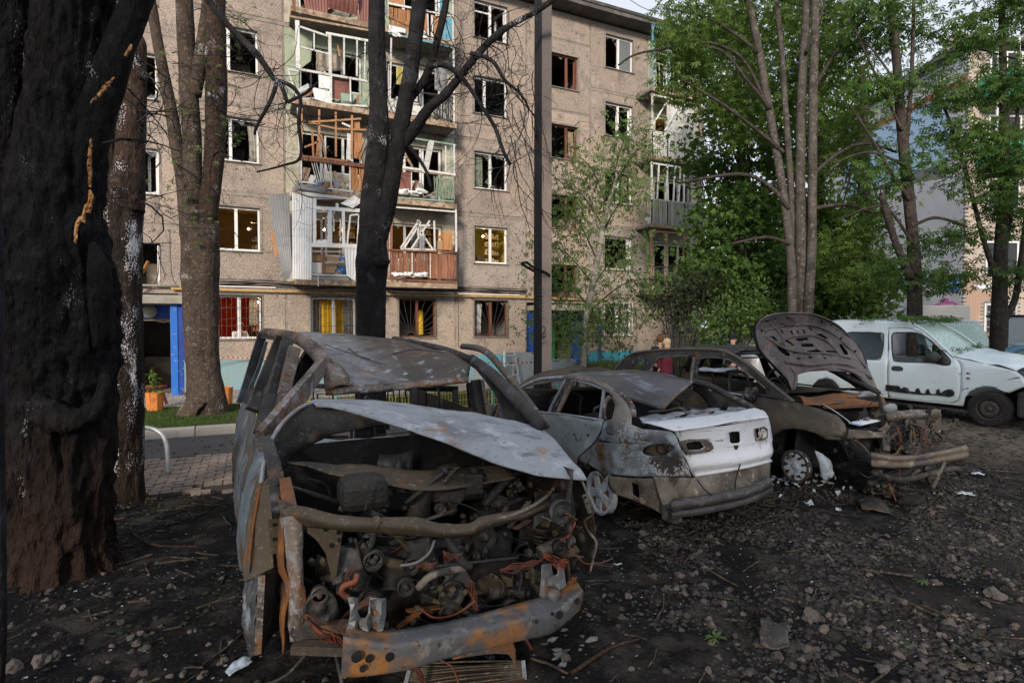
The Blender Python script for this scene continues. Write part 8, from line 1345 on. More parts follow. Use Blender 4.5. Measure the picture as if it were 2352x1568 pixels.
# ------------------------------------------------------------------ simpler cars further back
def car(name, label, fr, L, W, H, prof, glass, paint, wins, axles, wr=.31, mt=None, extra=None, dam=.01):
    """prof: upper outline from nose to tail as (y, z) fractions; glass: indices of the segments that are glass; wins: side windows"""
    t = thing(name, label, 'car' if 'car' in name or 'suv' in name else 'truck', fr.out((0, L / 2, 0))); P = [(y * L, z * H) for y, z in prof]; lo = [(L, .28)]
    for a in axles[::-1]: lo += [(a * L + .36 * math.cos(q), .3 + .34 * math.sin(q)) for q in np.linspace(0, math.pi, 7)]
    lo += [(0, .28)]; belt = .56 * H; xf = lambda y, z: .30 * max(0, z - belt) / H * 1.3
    for s in (0, 1):
        plate('body_side', P + lo, [[(y * L, z * H) for y, z in w_] for w_ in wins], lambda a, c: fr.out(((xf(a, c) if s == 0 else W - xf(a, c)) + dam * wav((a, c, s), 3), a, c)), paint, t, edge=.25, thick=.02)
        for w_ in wins: plate('side_window', [(y * L, z * H) for y, z in w_], [], lambda a, c: fr.out((xf(a, c) + .01 if s == 0 else W - xf(a, c) - .01, a, c)), M_gl, t, edge=.5, thick=.004)
    for i in range(len(P) - 1):
        (y0, z0), (y1, z1) = P[i], P[i + 1]; g = i in glass; r = [[fr.out((xf(y, z) + (W - 2 * xf(y, z)) * u, y, z + .03 * math.sin(math.pi * u))) for u in (0, .5, 1)] for y, z in ((y0, z0), ((y0 + y1) / 2, (z0 + z1) / 2), (y1, z1))]; sheet('windscreen' if g else 'body_panel', r, M_crz if g else paint, t, 3, 2, .01 if not g else .004)
    MB().box(.05, W - .05, .02, L - .02, .25, .5, fr).build('floor_pan', M_dark, t)
    for a in axles:
        for s in (0, 1): rim(t, fr.out((.08 if s == 0 else W - .08, a * L, wr)), wr * .62, mt or MATS['dark_steel_wheel'], 5, fr.m @ Vector((1 if s == 0 else -1, 0, 0)), wr, .2)
    for s in (.12, .72): MB().box(s * W, (s + .16) * W, -.012, .05, .34 * H, .44 * H, fr).build('headlamp', M_gl if not extra else extra, t, bevel=.02)
    for s in (.18, .58): MB().box(s * W, (s + .24) * W, L * .5, L * .5 + .12, .45, H * .62, fr).build('seat', M_plastic_dark, t, bevel=.04)
    MB().box(.25 * W, .75 * W, -.02, .04, .24 * H, .32 * H, fr).build('grille', M_plastic_dark, t, bevel=.01); return t
SED = [(0, .30), (0, .48), (.05, .56), (.27, .64), (.44, .97), (.55, 1), (.72, .97), (.88, .70), (.99, .66), (1, .35)]; SW = [[(.33, .66), (.44, .90), (.53, .92), (.53, .66)], [(.555, .66), (.555, .92), (.68, .90), (.78, .70), (.74, .66)]]
p = at(2250, 860, 13.6); M_kb = mat('mid_blue_car_paint', (.10, .24, .36), [('n', 3, .56, .72, (.18, .28, .34))], rough=.3, spec=.5)
car('blue_car', 'mid blue saloon car parked behind the white high-roofed car at the right edge', Frame((p.x + 2.5, p.y - 3.0, -.12), -62 + 90), 4.4, 1.7, 1.47, SED, (3, 6), M_kb, SW, (.19, .79))
SUV = [(0, .30), (0, .54), (.06, .62), (.26, .66), (.38, .96), (.5, 1), (.9, .98), (.99, .68), (1, .3)]; UW = [[(.29, .67), (.38, .9), (.5, .92), (.5, .67)], [(.53, .67), (.53, .92), (.7, .91), (.7, .67)], [(.73, .67), (.73, .91), (.88, .9), (.93, .69)]]
p = at(2098, 850, 15.2); M_sv = mat('silver_white_paint', (.55, .57, .60), [('n', 2, .55, .7, (.45, .47, .5))], rough=.3, spec=.5)
car('white_suv', 'silvery white off-roader seen through the windows of the white high-roofed car', Frame((p.x, p.y, -.15), 70), 4.5, 1.8, 1.72, SUV, (3,), M_sv, UW, (.18, .8), .35)
p = at(2132, 790, 17); LF = Frame((p.x, p.y, -.1), -46)
TR = [(0, .22), (0, .34), (.07, .42), (.16, .47), (.30, .78), (.36, .8), (.5, .8), (.5, .3)]
lor = car('white_truck', 'small white flatbed lorry with crazed windscreen by the brick corner', LF, 4.6, 1.8, 2.6, TR, (3,), M_sv, [[(.21, .50), (.30, .72), (.42, .73), (.42, .50)]], (.16,), .33)
tar = thing('tarpaulin_box', 'taut pale tarpaulin cover on the bed of the white lorry', 'tarpaulin', LF.out((.9, 3.6, .9)))
MB().box(-.02, 1.82, 2.42, 4.9, .9, 2.58, LF).build('cover', mat('cream_tarpaulin', (.62, .61, .57), [('n', 1.5, .5, .7, (.52, .52, .5))], rough=.7, bump=('n', 3, .3)), tar, bevel=.03); MB().box(0, 1.8, 2.4, 5.4, .6, .895, LF).build('bed', M_tin, tar)
tp = thing('draped_tarpaulin', 'grey tarpaulin draped like a tent behind the white high-roofed car', 'tarpaulin', at(2045, 800, 19)); Q = lambda x, y, d=19: at(x, y, d)
sheet('sheet', [[Q(1985, 720), Q(2010, 712), Q(2042, 702, 18.8), Q(2075, 706), Q(2100, 712)], [Q(1980, 760), Q(2008, 765, 18.6), Q(2040, 760, 18.4), Q(2070, 765, 18.7), Q(2105, 760)], [Q(1972, 815), Q(2005, 815, 18.3), Q(2040, 818, 18.1), Q(2075, 815, 18.4), Q(2112, 815)]], mat('grey_tarpaulin', (.33, .345, .37), [('n', 2, .5, .68, (.26, .27, .29))], rough=.7), tp, 6, 5, .01, .06, 2.5, 3)
p = at(1716, 800, 19.5); car('teal_car', 'pale car half hidden by weeds and the policeman, far behind the grey bonnet', Frame((p.x, p.y, -.2), -75), 4.2, 1.65, 1.45, SED, (3, 6), mat('pale_teal_paint', (.28, .42, .44), rough=.3), SW, (.19, .79))
bf = Frame((-4.0, 5.3, -.05), 2); bc = car('burnt_car', 'dark burnt car body just visible behind the trunk at the left edge', bf, 4.2, 1.7, 1.42, SED, (), M_char, SW, (.19, .79), .27, M_char, M_dark, .04)
# ------------------------------------------------------------------ the second block: white brick end wall, tan brick front
BC = at(2212, 748, 24.9); B2 = Frame((BC.x, BC.y, 0), -27.6 + 5.2); b2 = thing('brick_block', 'white and tan brick apartment block with a sky-blue painted patch at far right', 'building', (BC.x, BC.y, -.1)); HB = 14.35
M_bk_w = mat('white_silicate_brick', (.52, .55, .60), [('n', .5, .45, .62, (.44, .47, .53)), ('n', 3, .56, .7, (.34, .34, .36)), ('n', 1.4, .66, .74, (.30, .20, .18)), ('n', 30, .55, .7, (.52, .56, .6))], rough=.85, bump=('n', 30, .3), rvar=.1)
M_bk_t = mat('tan_brick', (.48, .415, .36), [('n', 2, .5, .66, (.40, .335, .285)), ('z', 1.5, 2.4, 1.0, (.38, .26, .20)), ('n', 30, .55, .7, (.56, .48, .4))], rough=.85, bump=('n', 30, .3), rvar=.1)
M_mort = mat('grey_mortar', (.17, .17, .18), [('n', 9, .5, .7, (.12, .12, .12))], rough=.95)
MB().box(0, .25, .25, 12, -.3, HB - .4, B2).box(0, 13, 0, .25, -.3, HB - .4, B2).build('wall', M_mort, b2)
b = MB(); b.box(-.35, 13, -.5, 12.4, HB - .38, HB - .2, B2).build('roof', M_eave, b2); MB().box(.05, .7, .8, 1.5, HB - .2, HB + .6, B2).build('chimney', M_bk_t, b2)
def brickwall(along, n_u, n_v, m, skip, name, z0=-.2, near=300):
    w_, h_ = .262, .0815; bm_ = MB().box(0, .012, 0, w_ - .014, 0, h_ - .013) if along == 'y' else MB().box(0, w_ - .014, -.012, 0, 0, h_ - .013)
    me = bpy.data.meshes.new('brick'); me.from_pydata(bm_.v, [], bm_.f); me.materials.append(m); V, F = [], []; c = 0; order = []
    for j in range(n_v):
        for i in range(n_u):
            u = i * w_ - (.13 if j % 2 else 0); z = z0 + j * h_
            if u < -.01 or skip(u, z): continue
            order.append((u, z))
    order.sort(key=lambda q: q[0] + abs(q[1] - 3) * .9)
    for (u, z) in order:
        o_ = (-.012, u, z) if along == 'y' else (u, 0, z)
        if c < near: o = bpy.data.objects.new('brick', me); finish(o, b2); o.location = B2.out(o_); o.rotation_euler = B2.m.to_euler(); c += 1
        else:
            n = len(V); V += [tuple(B2.out(Vector(o_) + Vector(q))) for q in bm_.v]; F += [tuple(i + n for i in f) for f in bm_.f]
    mesh_obj(name, V, F, m, b2)['kind'] = 'stuff'
blue = lambda u, z: 1.0 < u < 8.5 and z > 8.4 + .12 * u and z < 12.35
brickwall('y', 46, 171, M_bk_w, lambda u, z: blue(u, z) or (12.4 < z < 12.75), 'brickwork', near=190)
wins2 = [(x, zc(n) + .0) for n in range(5) for x in (1.7, 5.2, 8.5)]
brickwall('x', 40, 171, M_bk_t, lambda u, z: any(abs(u + .12 - x) < .85 and abs(z - c) < .8 for x, c in wins2), 'brickwork', near=105)
MB().box(-.014, 0, 1.0, 8.5, 9.3, 12.3, B2).build('blue_patch', mat('sky_blue_painted_render', (.30, .45, .62), [('n', 2, .55, .7, (.34, .47, .6))], rough=.8), b2)
MB().box(-.04, .0, 0, 12, 12.42, 12.5, B2).box(-.05, 0, 0, 12, 12.66, 12.72, B2).build('cornice_band', mat('red_brick_band', (.26, .11, .07), rough=.9), b2)
q_ = MB()
for k in range(46): q_.box(-.045, 0, k * .26, k * .26 + .12, 12.5, 12.66, B2)
q_.build('dentil_course', MATS['red_brick_band'], b2)['kind'] = 'stuff'
MB().box(-.06, 0, 0, 6, 3.98, 4.12, B2).build('blue_trim', mat('slate_blue_trim', (.12, .22, .32)), b2)
for x, c in wins2:
    f = MB()
    for q in ((x - .75, x + .75, c - .7, c - .63), (x - .75, x + .75, c + .63, c + .7), (x - .75, x - .68, c - .63, c + .63), (x + .68, x + .75, c - .63, c + .63), (x - .04, x + .04, c - .63, c + .63)): f.box(q[0], q[1], -.04, .01, q[2], q[3], B2)
    f = f.build('window', M_pvc, b2); MB().box(x - .68, x + .68, -.012, -.006, c - .63, c + .63, B2).build('pane', mat('dark_window_glass', (.03, .035, .04), rough=.1), f)
    if c < 3:
        g = MB()
        for k in range(6): g.box(x - .7 + k * .28, x - .685 + k * .28, -.075, -.06, c - .7, c + .7, B2)
        for k in range(5): g.box(x - .7, x + .7, -.091, -.076, c - .66 + k * .33, c - .645 + k * .33, B2)
        g.build('grille', M_irw, f)
for n in (3, 4):
    z = zc(n) - 1.6; bq = MB().box(.4, 3.3, -1.0, -.005, z - .12, z, B2).build('balcony', M_slab, b2); MB().box(.4, 3.3, -1.03, -1.0, z, z + 1.0, B2).box(.37, .4, -1.0, -.01, z, z + 1.0, B2).build('parapet', mat('green_parapet', (.03, .30, .22) if n == 3 else (.45, .55, .45), rough=.6), bq)
    for x in (.4, 1.3, 2.3, 3.25): MB().box(x, x + .06, -1.0, -.94, z + 1.0, z + 2.5, B2).build('post', M_pvc, bq)
# house number, purple sign, blank plate
B3 = Frame(B2.o + Vector((0, 0, 1.28)), -27.6 + 5.2)
sg = MB().box(-.05, -.025, .25, .82, 2.05, 2.62, B3).build('house_number_sign', mat('blue_enamel', (.015, .13, .38), rough=.35), b2)
ring = MB(); ring.box(-.056, -.051, .27, .80, 2.07, 2.09, B3).box(-.056, -.051, .27, .80, 2.58, 2.60, B3).box(-.056, -.051, .27, .29, 2.09, 2.58, B3).box(-.056, -.051, .78, .80, 2.09, 2.58, B3); ring.build('border', mat('pale_blue_line', (.35, .6, .8)), sg)
T = lambda s, u, z, h, m, par: text(s, m, par, B3.out((-.058, u, z)), B3.m @ Vector((0, -1, 0)), (0, 0, 1), h)
T('5', .62, 2.14, .26, mat('white_letter', (.8, .82, .85)), sg); T('вулиця', .74, 2.49, .08, MATS['pale_blue_line'], sg); T('Харкiв', .74, 2.42, .06, MATS['pale_blue_line'], sg)
pu = MB().add([B3.out((-.05, *q)) for q in ((.5, 1.30), (1.15, 1.30), (1.55, 1.34), (1.5, 1.55), (1.1, 1.6), (1.05, 1.78), (.75, 1.78), (.72, 1.62), (.35, 1.58), (.2, 1.46), (.32, 1.36))], [tuple(range(11))]).build('shop_sign', mat('purple_arrow_sign', (.42, .13, .36), [('n', 8, .52, .6, (.55, .3, .45))]), b2, solid=.02)
for k in range(5): MB().box(-.066, -.062, .5 + k * .14, .58 + k * .14, 1.41, 1.50, B3).build('lettering', mat('pale_pink_letter', (.7, .5, .6)), pu)
MB().box(.45, 1.25, -.04, -.02, 2.15, 2.32, B3).build('plate', mat('pale_plate', (.55, .62, .8)), b2)
# lean-to canopy and pale garage at the right edge
p = at(2300, 790, 21); CF = Frame((BC.x + .3, BC.y, 0), B2_yaw := -22.4); sh = thing('lean_to', 'low lean-to with sagging sheet roof and dark boarded side at the brick corner', 'shed', CF.out((2, -1, 0)))
sheet('roof', [[CF.out((x, -.05, 1.55 - .03 * x)) for x in (0, 3, 6)], [CF.out((x, -2.6, 1.05 - .03 * x)) for x in (0, 3, 6)]], mat('mossy_sheet_roof', (.22, .17, .14), [('n', 3, .5, .66, (.12, .1, .09)), ('n', 9, .6, .7, (.3, .27, .24))], rough=.9), sh, 6, 6, .06, .02)
for i in range(16): MB().box(.1 + i * .37, .455 + i * .37, -2.3, -2.27, -.2, .92, CF).build('board', mat('dark_shed_board', (.045, .035, .03), [('n', 6, .5, .7, (.08, .06, .05))], rough=.9, rvar=.3), sh)
p = at(2352, 760, 18.5); gq = thing('pale_shed', 'pale blue-white rendered shed cut off by the right edge', 'shed', (p.x + .8, p.y, -.2)); MB().box(p.x + .1, p.x + 4, p.y, p.y + 1, -.3, 2.1).build('wall', mat('pale_blue_render', (.42, .50, .54), [('n', 2, .5, .68, (.3, .33, .34))], rough=.9), gq, bevel=.02); MB().box(p.x + .05, p.x + 4.1, p.y - .1, p.y + 1.1, 2.1, 2.16).build('roof', M_dark, gq)
# low wall of far greenery closing the view between the blocks
far = blobs([(1700, 700, 38, 6, 4, 2, 90), (1830, 650, 40, 6, 6, 2, 120), (1960, 690, 42, 6, 4, 2, 90), (1640, 600, 44, 5, 5, 2, 70)], 91); foliage('far_greenery', far, .55, 'maple', M_lf_chest, None, 7, .9, 16, .8, .5)
tag(MB().box(14.5, 15.0, 24, 60, -.2, 2.2).build('far_wall', M_conc, None, org=(14.7, 40, -.2)), 'long low grey wall half lost behind the shrubs', 'wall')
# ================================================================== people
M_skin = mat('skin', (.48, .29, .21), rough=.6); M_eye = mat('eye', (.02, .015, .012), rough=.2)
def skinned(name, pts, edges, rad, m, par, lv=2):
    me = bpy.data.meshes.new(name); me.from_pydata([tuple(p) for p in pts], edges, []); o = bpy.data.objects.new(name, me); me.materials.append(m); finish(o, par)
    sk = o.modifiers.new('skin', 'SKIN'); sk.use_smooth_shade = True
    for i, v in enumerate(me.skin_vertices[0].data): v.radius = rad[i] if hasattr(rad[i], '__len__') else (rad[i],) * 2; v.use_root = i == 0
    o.modifiers.new('smooth', 'SUBSURF').levels = 1; return o
def person(label, loc, yaw, h, top, bottom, hair, hairc=(.05, .03, .02), arms=((.05, -.25), (.05, -.25)), lean=0., cut=None, coat=False, group=None):
    f = Frame(loc, yaw); t = thing('person', label, 'person', loc, group); k = h / 1.75; O = lambda x, y, z: f.out((x * k, y * k + lean * max(0, z - 1) * k, z * k))
    P = [(0, 0, .95), (0, 0, 1.12), (0, 0, 1.36), (0, .01, 1.50), (0, .01, 1.57), (0, -.01, 1.66)]; E = [(0, 1), (1, 2), (2, 3), (3, 4), (4, 5)]; Rr = [(.15, .11), (.13, .095), (.165, .11), (.055, .055), (.065, .07), (.085, .10)]; hands = []
    for s, (fx, fz) in ((-1, arms[0]), (1, arms[1])):
        n = len(P); P += [(s * .19, 0, 1.42), (s * .25, -.02 - fx * .3, 1.16), (s * (.22 - .1 * (fx > .3)), -fx, 1.16 + fz), (s * (.21 - .12 * (fx > .3)), -fx - .04, 1.10 + fz)]; E += [(2, n), (n, n + 1), (n + 1, n + 2), (n + 2, n + 3)]; Rr += [.058, .045, .032, .038]; hands.append(P[-1])
        if not cut: n = len(P); P += [(s * .09, 0, .88), (s * .10, -.01, .48), (s * .10, .02, .09), (s * .10, -.13, .04)]; E += [(0, n), (n, n + 1), (n + 1, n + 2), (n + 2, n + 3)]; Rr += [.085, .058, .042, .035]
    b = skinned('body', [O(*p) for p in P], E, [tuple(q * k for q in r) if hasattr(r, '__len__') else r * k for r in Rr], M_skin, t)
    for hx, hy_, hz in hands:
        s = 1 if hx > 0 else -1; q = MB()
        for i in range(4): q.tube([O(hx + (i - 1.5) * .016, hy_ - .02, hz - .02), O(hx + (i - 1.5) * .018, hy_ - .05, hz - .06 - .004 * (i in (1, 2))), O(hx + (i - 1.5) * .017, hy_ - .04, hz - .09)], .009 * k, 5)
        q.tube([O(hx - s * .03, hy_, hz), O(hx - s * .05, hy_ - .03, hz - .04)], .010 * k, 5); q.build('fingers', M_skin, b, True)['kind'] = 'stuff'
    hc = O(0, -.01, 1.66); q = MB().blob(O(0, -.105, 1.645), .016 * k, 1, 0); q.build('nose', M_skin, b, True)
    for s in (-1, 1): MB().blob(O(s * .032, -.092, 1.665), .010 * k, 1, 0).build('eye', M_eye, b, True); MB().blob(O(s * .088, .0, 1.655), .022 * k, 1, 0, 0, (.4, .8, 1.2)).build('ear', M_skin, b, True)
    MB().bar(O(-.025, -.097, 1.612), O(.025, -.097, 1.612), .007 * k).build('mouth', mat('lips', (.3, .1, .09)), b)
    top_m = top; n0 = 10
    jk = [0, 1, 2, 3]; PT = [(0, .0, .93), (0, 0, 1.12), (0, 0, 1.36), (0, .01, 1.47)]; ET = [(0, 1), (1, 2), (2, 3)]; RT = [(.175, .135), (.16, .125), (.185, .135), (.075, .075)]
    if coat: PT[0] = (0, 0, .62); RT[0] = (.24, .19); RT[1] = (.20, .16)
    for s, (fx, fz) in ((-1, arms[0]), (1, arms[1])): n = len(PT); PT += [(s * .195, 0, 1.42), (s * .25, -.02 - fx * .3, 1.16), (s * (.22 - .1 * (fx > .3)), -fx * .92, 1.16 + fz * .92)]; ET += [(2, n), (n, n + 1), (n + 1, n + 2)]; RT += [.074, .062, .05]
    skinned('jacket', [O(*p) for p in PT], ET, [tuple(q * k for q in r) if hasattr(r, '__len__') else r * k for r in RT], top_m, t)
    if not cut:
        skinned('trousers', [O(*p) for p in ((0, 0, .96), (.09, 0, .86), (.10, -.01, .48), (.10, .02, .10), (-.09, 0, .86), (-.10, -.01, .48), (-.10, .02, .10))], [(0, 1), (1, 2), (2, 3), (0, 4), (4, 5), (5, 6)], [r * k for r in (.14, .10, .075, .065, .10, .075, .065)], bottom, t)
        for s in (-1, 1): MB().blob(O(s * .10, -.05, .045), .075 * k, 2, .05, 1, (.65, 1.6, .6)).build('shoe', M_dark, t, True)
    hm = mat('hair_%d' % int(hairc[0] * 1000), hairc, [('n', 60, .5, .65, tuple(q * .6 for q in hairc))], rough=.8)
    if hair == 'long': q = MB().blob(O(0, .025, 1.69), .125 * k, 2, .12, 3, (.95, 1, .95)).blob(O(0, .06, 1.58), .10 * k, 2, .12, 5, (1, .7, 1.2)); q.build('hair', hm, t, True)
    if hair == 'bun': q = MB().blob(O(0, .02, 1.69), .11 * k, 2, .08, 3).blob(O(0, .05, 1.80), .055 * k, 2, .1, 5); q.build('hair', hm, t, True)
    if hair == 'short': MB().blob(O(0, .02, 1.70), .105 * k, 2, .05, 3, (.95, 1, .9)).build('hair', hm, t, True)
    if hair == 'cap': q = MB().blob(O(0, .01, 1.72), .112 * k, 2, .02, 3, (1, 1.05, .75)).blob(O(0, -.10, 1.70), .08 * k, 2, .0, 3, (1, 1, .12)); q.build('cap', M_navy, t, True)
    return t, f, O, k
M_navy = mat('dark_navy_cloth', (.012, .014, .028), [('n', 30, .5, .7, (.025, .028, .045))], rough=.85); M_mar = mat('maroon_coat_cloth', (.13, .018, .038), [('n', 6, .5, .68, (.08, .012, .025))], rough=.85)
p = at(1529, 860, 15.0); person('blonde woman in a long maroon coat seen from behind through the grey car windows', (p.x, p.y, -.2), 10 + 180, 1.62, M_mar, M_navy, 'long', (.55, .42, .26), coat=True)
p = at(1515, 860, 15.6); person('brown-haired woman in dark blue walking just behind the blonde woman in maroon', (p.x, p.y, -.2), 160, 1.70, M_navy, M_navy, 'bun', (.14, .06, .03))
p = at(1683, 870, 15.0); t, f, O, k = person('policeman in dark uniform, peaked cap and yellow reflective vest straps facing right', (p.x, p.y, -.2), 70, 1.74, M_navy, M_navy, 'cap')
for s in (-1, 1): MB().tube([O(s * .13, -.13, 1.15), O(s * .13, -.145, 1.36), O(s * .125, -.06, 1.49), O(s * .125, .06, 1.49), O(s * .13, .14, 1.36), O(s * .13, .13, 1.15)], .02 * k, 6, sm=4, flat=.4).build('reflective_strap', mat('fluorescent_yellow', (.55, .85, .06), emit=None, rough=.6), t, True)
p = on_y(1413, 606, YF + .45); person('bald man in a navy shirt leaning on the sill of the window with broken panes', (p.x, p.y, p.z - 1.62), 0, 1.72, M_navy, M_navy, 'none', cut=True, arms=((.42, .05), (.42, .05)), lean=-.12)
p = on_y(1436, 612, YF + .5); person('grey-haired woman in red sitting beside the bald man at the open window', (p.x, p.y, p.z - 1.52), 0, 1.62, mat('red_patterned_cloth', (.52, .05, .03), [('n', 14, .5, .6, (.55, .42, .28))], rough=.9), M_navy, 'short', (.5, .5, .48), cut=True, arms=((.35, .0), (.35, -.1)), lean=-.1)
p = on_y(548, 765, YF + .5); person('person in a white shirt bending in the red-lit kitchen behind the window bars', (p.x, p.y, p.z - 1.30), 20, 1.62, mat('white_shirt', (.62, .60, .60)), M_navy, 'short', (.2, .1, .06), cut=True, arms=((.4, -.05), (.4, -.05)), lean=-.3)
p = on_y(1306, 366, YF + .6); person('person in an orange vest standing in the open stairwell window', (p.x, p.y, p.z - 1.42), 200, 1.6, mat('orange_vest', (.75, .14, .03)), M_navy, 'short', cut=True)
# ================================================================== small things by the houses
bs = on_z(332, 935, -.12); bn = thing('bench', 'red slatted garden bench at the edge of the lawn by the entrance', 'bench', (bs.x, bs.y, -.1)); M_red = mat('worn_red_paint', (.30, .05, .03), [('n', 9, .55, .68, (.16, .04, .03))], rough=.6)
bf = Frame((bs.x, bs.y, -.1), 62)
for i in range(4): MB().box(-.9, .5, -.22 + i * .12, -.12 + i * .12, .42, .45, bf).build('slat', M_red, bn)
for x in (-.75, .38):
    for y in (-.18, .16): MB().bar(bf.out((x, y * .8, .42)), bf.out((x + .02, y * 1.5, 0)), .05).build('leg', M_red, bn)
def planter(px, py, dep, h, r, lab, plant=True):
    p = at(px, py, dep); z0 = -.1 if dep < 15 else -.19; t = thing('planter', lab, 'planter', (p.x, p.y, z0)); m = mat('orange_planter_wood', (.55, .20, .05), [('n', 9, .5, .66, (.38, .13, .04))], rough=.6, rvar=.15)
    for k in range(8): q = k * .785; d = Vector((math.cos(q), math.sin(q), 0)); MB().bar(Vector((p.x, p.y, z0)) + d * r * .8, Vector((p.x, p.y, z0 + h)) + d * r, r * .72, .02, up=d).build('board', m, t)
    if plant: MB().tube([(p.x, p.y, z0 + h - .1), (p.x, p.y, z0 + h + .35)], .012, 5).build('stem', M_bk_dark, t); foliage('leaves', [(p.x + rd.uniform(-.05, .05), p.y, z0 + h + q) for q in (.0, .08, .16, .24, .32, .4)], .11, 'small', M_lf_maple, t, 3, .07, 14, 1.2, -.3)
planter(356, 935, 12.6, .42, .17, 'orange slatted planter with a little green shrub beside the red bench'); planter(521, 915, 13.6, .42, .13, 'small orange slatted tub without a plant right of the three-stemmed tree', False)
hb = thing('hoop_barrier', 'bent grey steel hoop barrier standing on the brown paving', 'barrier', (at(386, 1060, 7.6).x, at(386, 1060, 7.6).y, -.2)); A = at(386, 1066, 7.55); A.z = -.2; Bz = lambda px, py: at(px, py, 7.55)
MB().tube([A, Bz(384, 1030), Bz(374, 1000), Bz(352, 985), Bz(320, 981), Bz(285, 981), Bz(268, 1000), Bz(262, 1060)], .03, 12, sm=6).build('tube', M_tin, hb, True)
gf = thing('garden_fence', 'low yellow wire garden fence along the kerb behind the burnt vehicles', 'fence', (.5, 12.0, -.1)); M_yel = mat('yellow_fence_paint', (.36, .31, .08), [('n', 20, .55, .7, (.25, .2, .06))], rough=.6); b = MB()
for k in range(150): x = -.1 + k * .07; b.bar((x, 12.02, -.08), (x, 12.02, .30), .010)
b.build('wire_pickets', M_yel, gf)['kind'] = 'stuff'
for z in (-.02, .12, .28): MB().bar((-.1, 12.03, z), (10.4, 12.03, z), .014).build('rail', M_yel, gf)
for k in range(7): MB().bar((-.15 + k * 1.75, 12.03, -.1), (-.15 + k * 1.75, 12.03, .38), .04).build('post', mat('teal_post_paint', (.12, .38, .36)), gf)
def slab(name, lab, cat, q, d, w_, h_, m, t=.04, z0=-.19, yaw=0): p = at(q[0], q[1], d); f = Frame((p.x, p.y, z0), yaw); o = MB().box(-w_ / 2, w_ / 2, 0, t, 0, h_, f).build(name, m, None, org=(p.x, p.y, z0), bevel=.005); return tag(o, lab, cat)
M_gry = mat('blue_grey_cabinet_paint', (.17, .20, .235), [('n', 3, .5, .7, (.13, .15, .18)), ('n', 12, .62, .7, (.22, .2, .18))], rough=.6)
slab('grey_board', 'grey board leaning against the blue plinth beside the burnt van', 'board', (555, 880), 18.6, .62, .95, M_gry, .04); slab('utility_cabinet', 'tall blue-grey cabinet just left of the concrete lamp pole', 'cabinet', (1203, 860), 17.4, .75, 1.15, M_gry, .5); slab('utility_cabinet', 'wide blue-grey cabinet just right of the concrete lamp pole', 'cabinet', (1293, 860), 17.2, .95, .95, M_gry, .5)
lp_ = at(1170, 870, 16.6); la = thing('stepladder', 'white aluminium stepladder standing before the light blue plinth', 'ladder', (lp_.x, lp_.y, -.19)); L0 = Vector((lp_.x, lp_.y, -.19))
for x in (-.22, .22):
    MB().bar(L0 + Vector((x * 1.2, -.25, 0)), L0 + Vector((x * .8, 0, 1.25)), .045, .02).build('rail', M_tin, la); MB().bar(L0 + Vector((x * 1.2, .4, 0)), L0 + Vector((x * .8, .03, 1.25)), .03).build('rear_leg', M_tin, la)
for k in range(4): MB().box(L0.x - .2, L0.x + .2, L0.y - .25 + .06 * k, L0.y - .17 + .06 * k, .08 + .28 * k, .10 + .28 * k).build('step', M_tin, la)
fp_ = at(1097, 870, 15); tag(MB().box(fp_.x - .1, fp_.x + .1, fp_.y, fp_.y + .08, -.19, .95).build('white_post', M_whp, None, org=(fp_.x, fp_.y, -.19)), 'pale upright board standing between the burnt van window and the wall', 'board')
tpe = mat('white_barrier_tape', (.5, .5, .5)); tpr = mat('red_barrier_tape', (.4, .05, .04))
for lab, pts, n in (('red and white barrier tape running along the light blue plinth left of the lamp pole', [on_y(430, 815, YF - 1.0), on_y(560, 822, YF - .3), on_y(700, 828, YF - .3)], 26), ('red and white barrier tape tied from the stepladder to the lamp pole', [at(1085, 832, 15), at(1150, 834, 15.2), at(1222, 832, 9.4)], 16), ('short end of red and white tape beside the thick charred tree', [on_y(-40, 826, YF - .4), on_y(0, 829, YF - .4), on_y(60, 826, YF - .4)], 10)):
    t = thing('barrier_tape', lab, 'tape', pts[0]); C = crv(pts, n)
    for i in range(0, len(C) - 1): MB().bar(C[i], C[i + 1], .01, .032, up=(0, 0, 1)).build('band', tpr if i % 2 else tpe, t)
# debris on the ground
def scrap(name, lab, cat, q, size, m, seed, z=.02, cr=.03):
    p = on_z(*q); rd_ = random.Random(seed); a = rd_.uniform(0, 3); ca, sa = math.cos(a), math.sin(a)
    rows = [[Vector((p.x + (i * ca - j * sa * .6) * size, p.y + (i * sa + j * ca * .6) * size, z + rd_.uniform(0, .3) * size)) for i in (-1, -.3, .4, 1)] for j in (-1, 0, 1)]
    o = sheet(name, rows, m, None, 4, 4, .006, cr, 8, seed, org=(p.x, p.y, 0)); return tag(o, lab, cat)
M_foil = mat('crumpled_foil_metal', (.40, .46, .54), [('n', 12, .5, .66, (.2, .23, .28))], rough=.4, metal=.4)
scrap('molten_metal_scrap', 'pale crumpled splash of molten metal beside the front left corner of the van', 'metal scrap', (548, 1540), .06, M_foil, 1); scrap('metal_flake', 'small pale metal flake right of the van bumper on black soil', 'metal scrap', (1418, 1302), .03, M_foil, 2); scrap('metal_sheet', 'flat dark bent metal sheet on the gravel in the lower right', 'metal scrap', (1778, 1470), .12, M_char, 3, .03); scrap('dark_panel', 'long dark charred panel lying flat before the grey car with open bonnet', 'metal scrap', (2005, 1168), .2, M_char, 4, .02, .02)
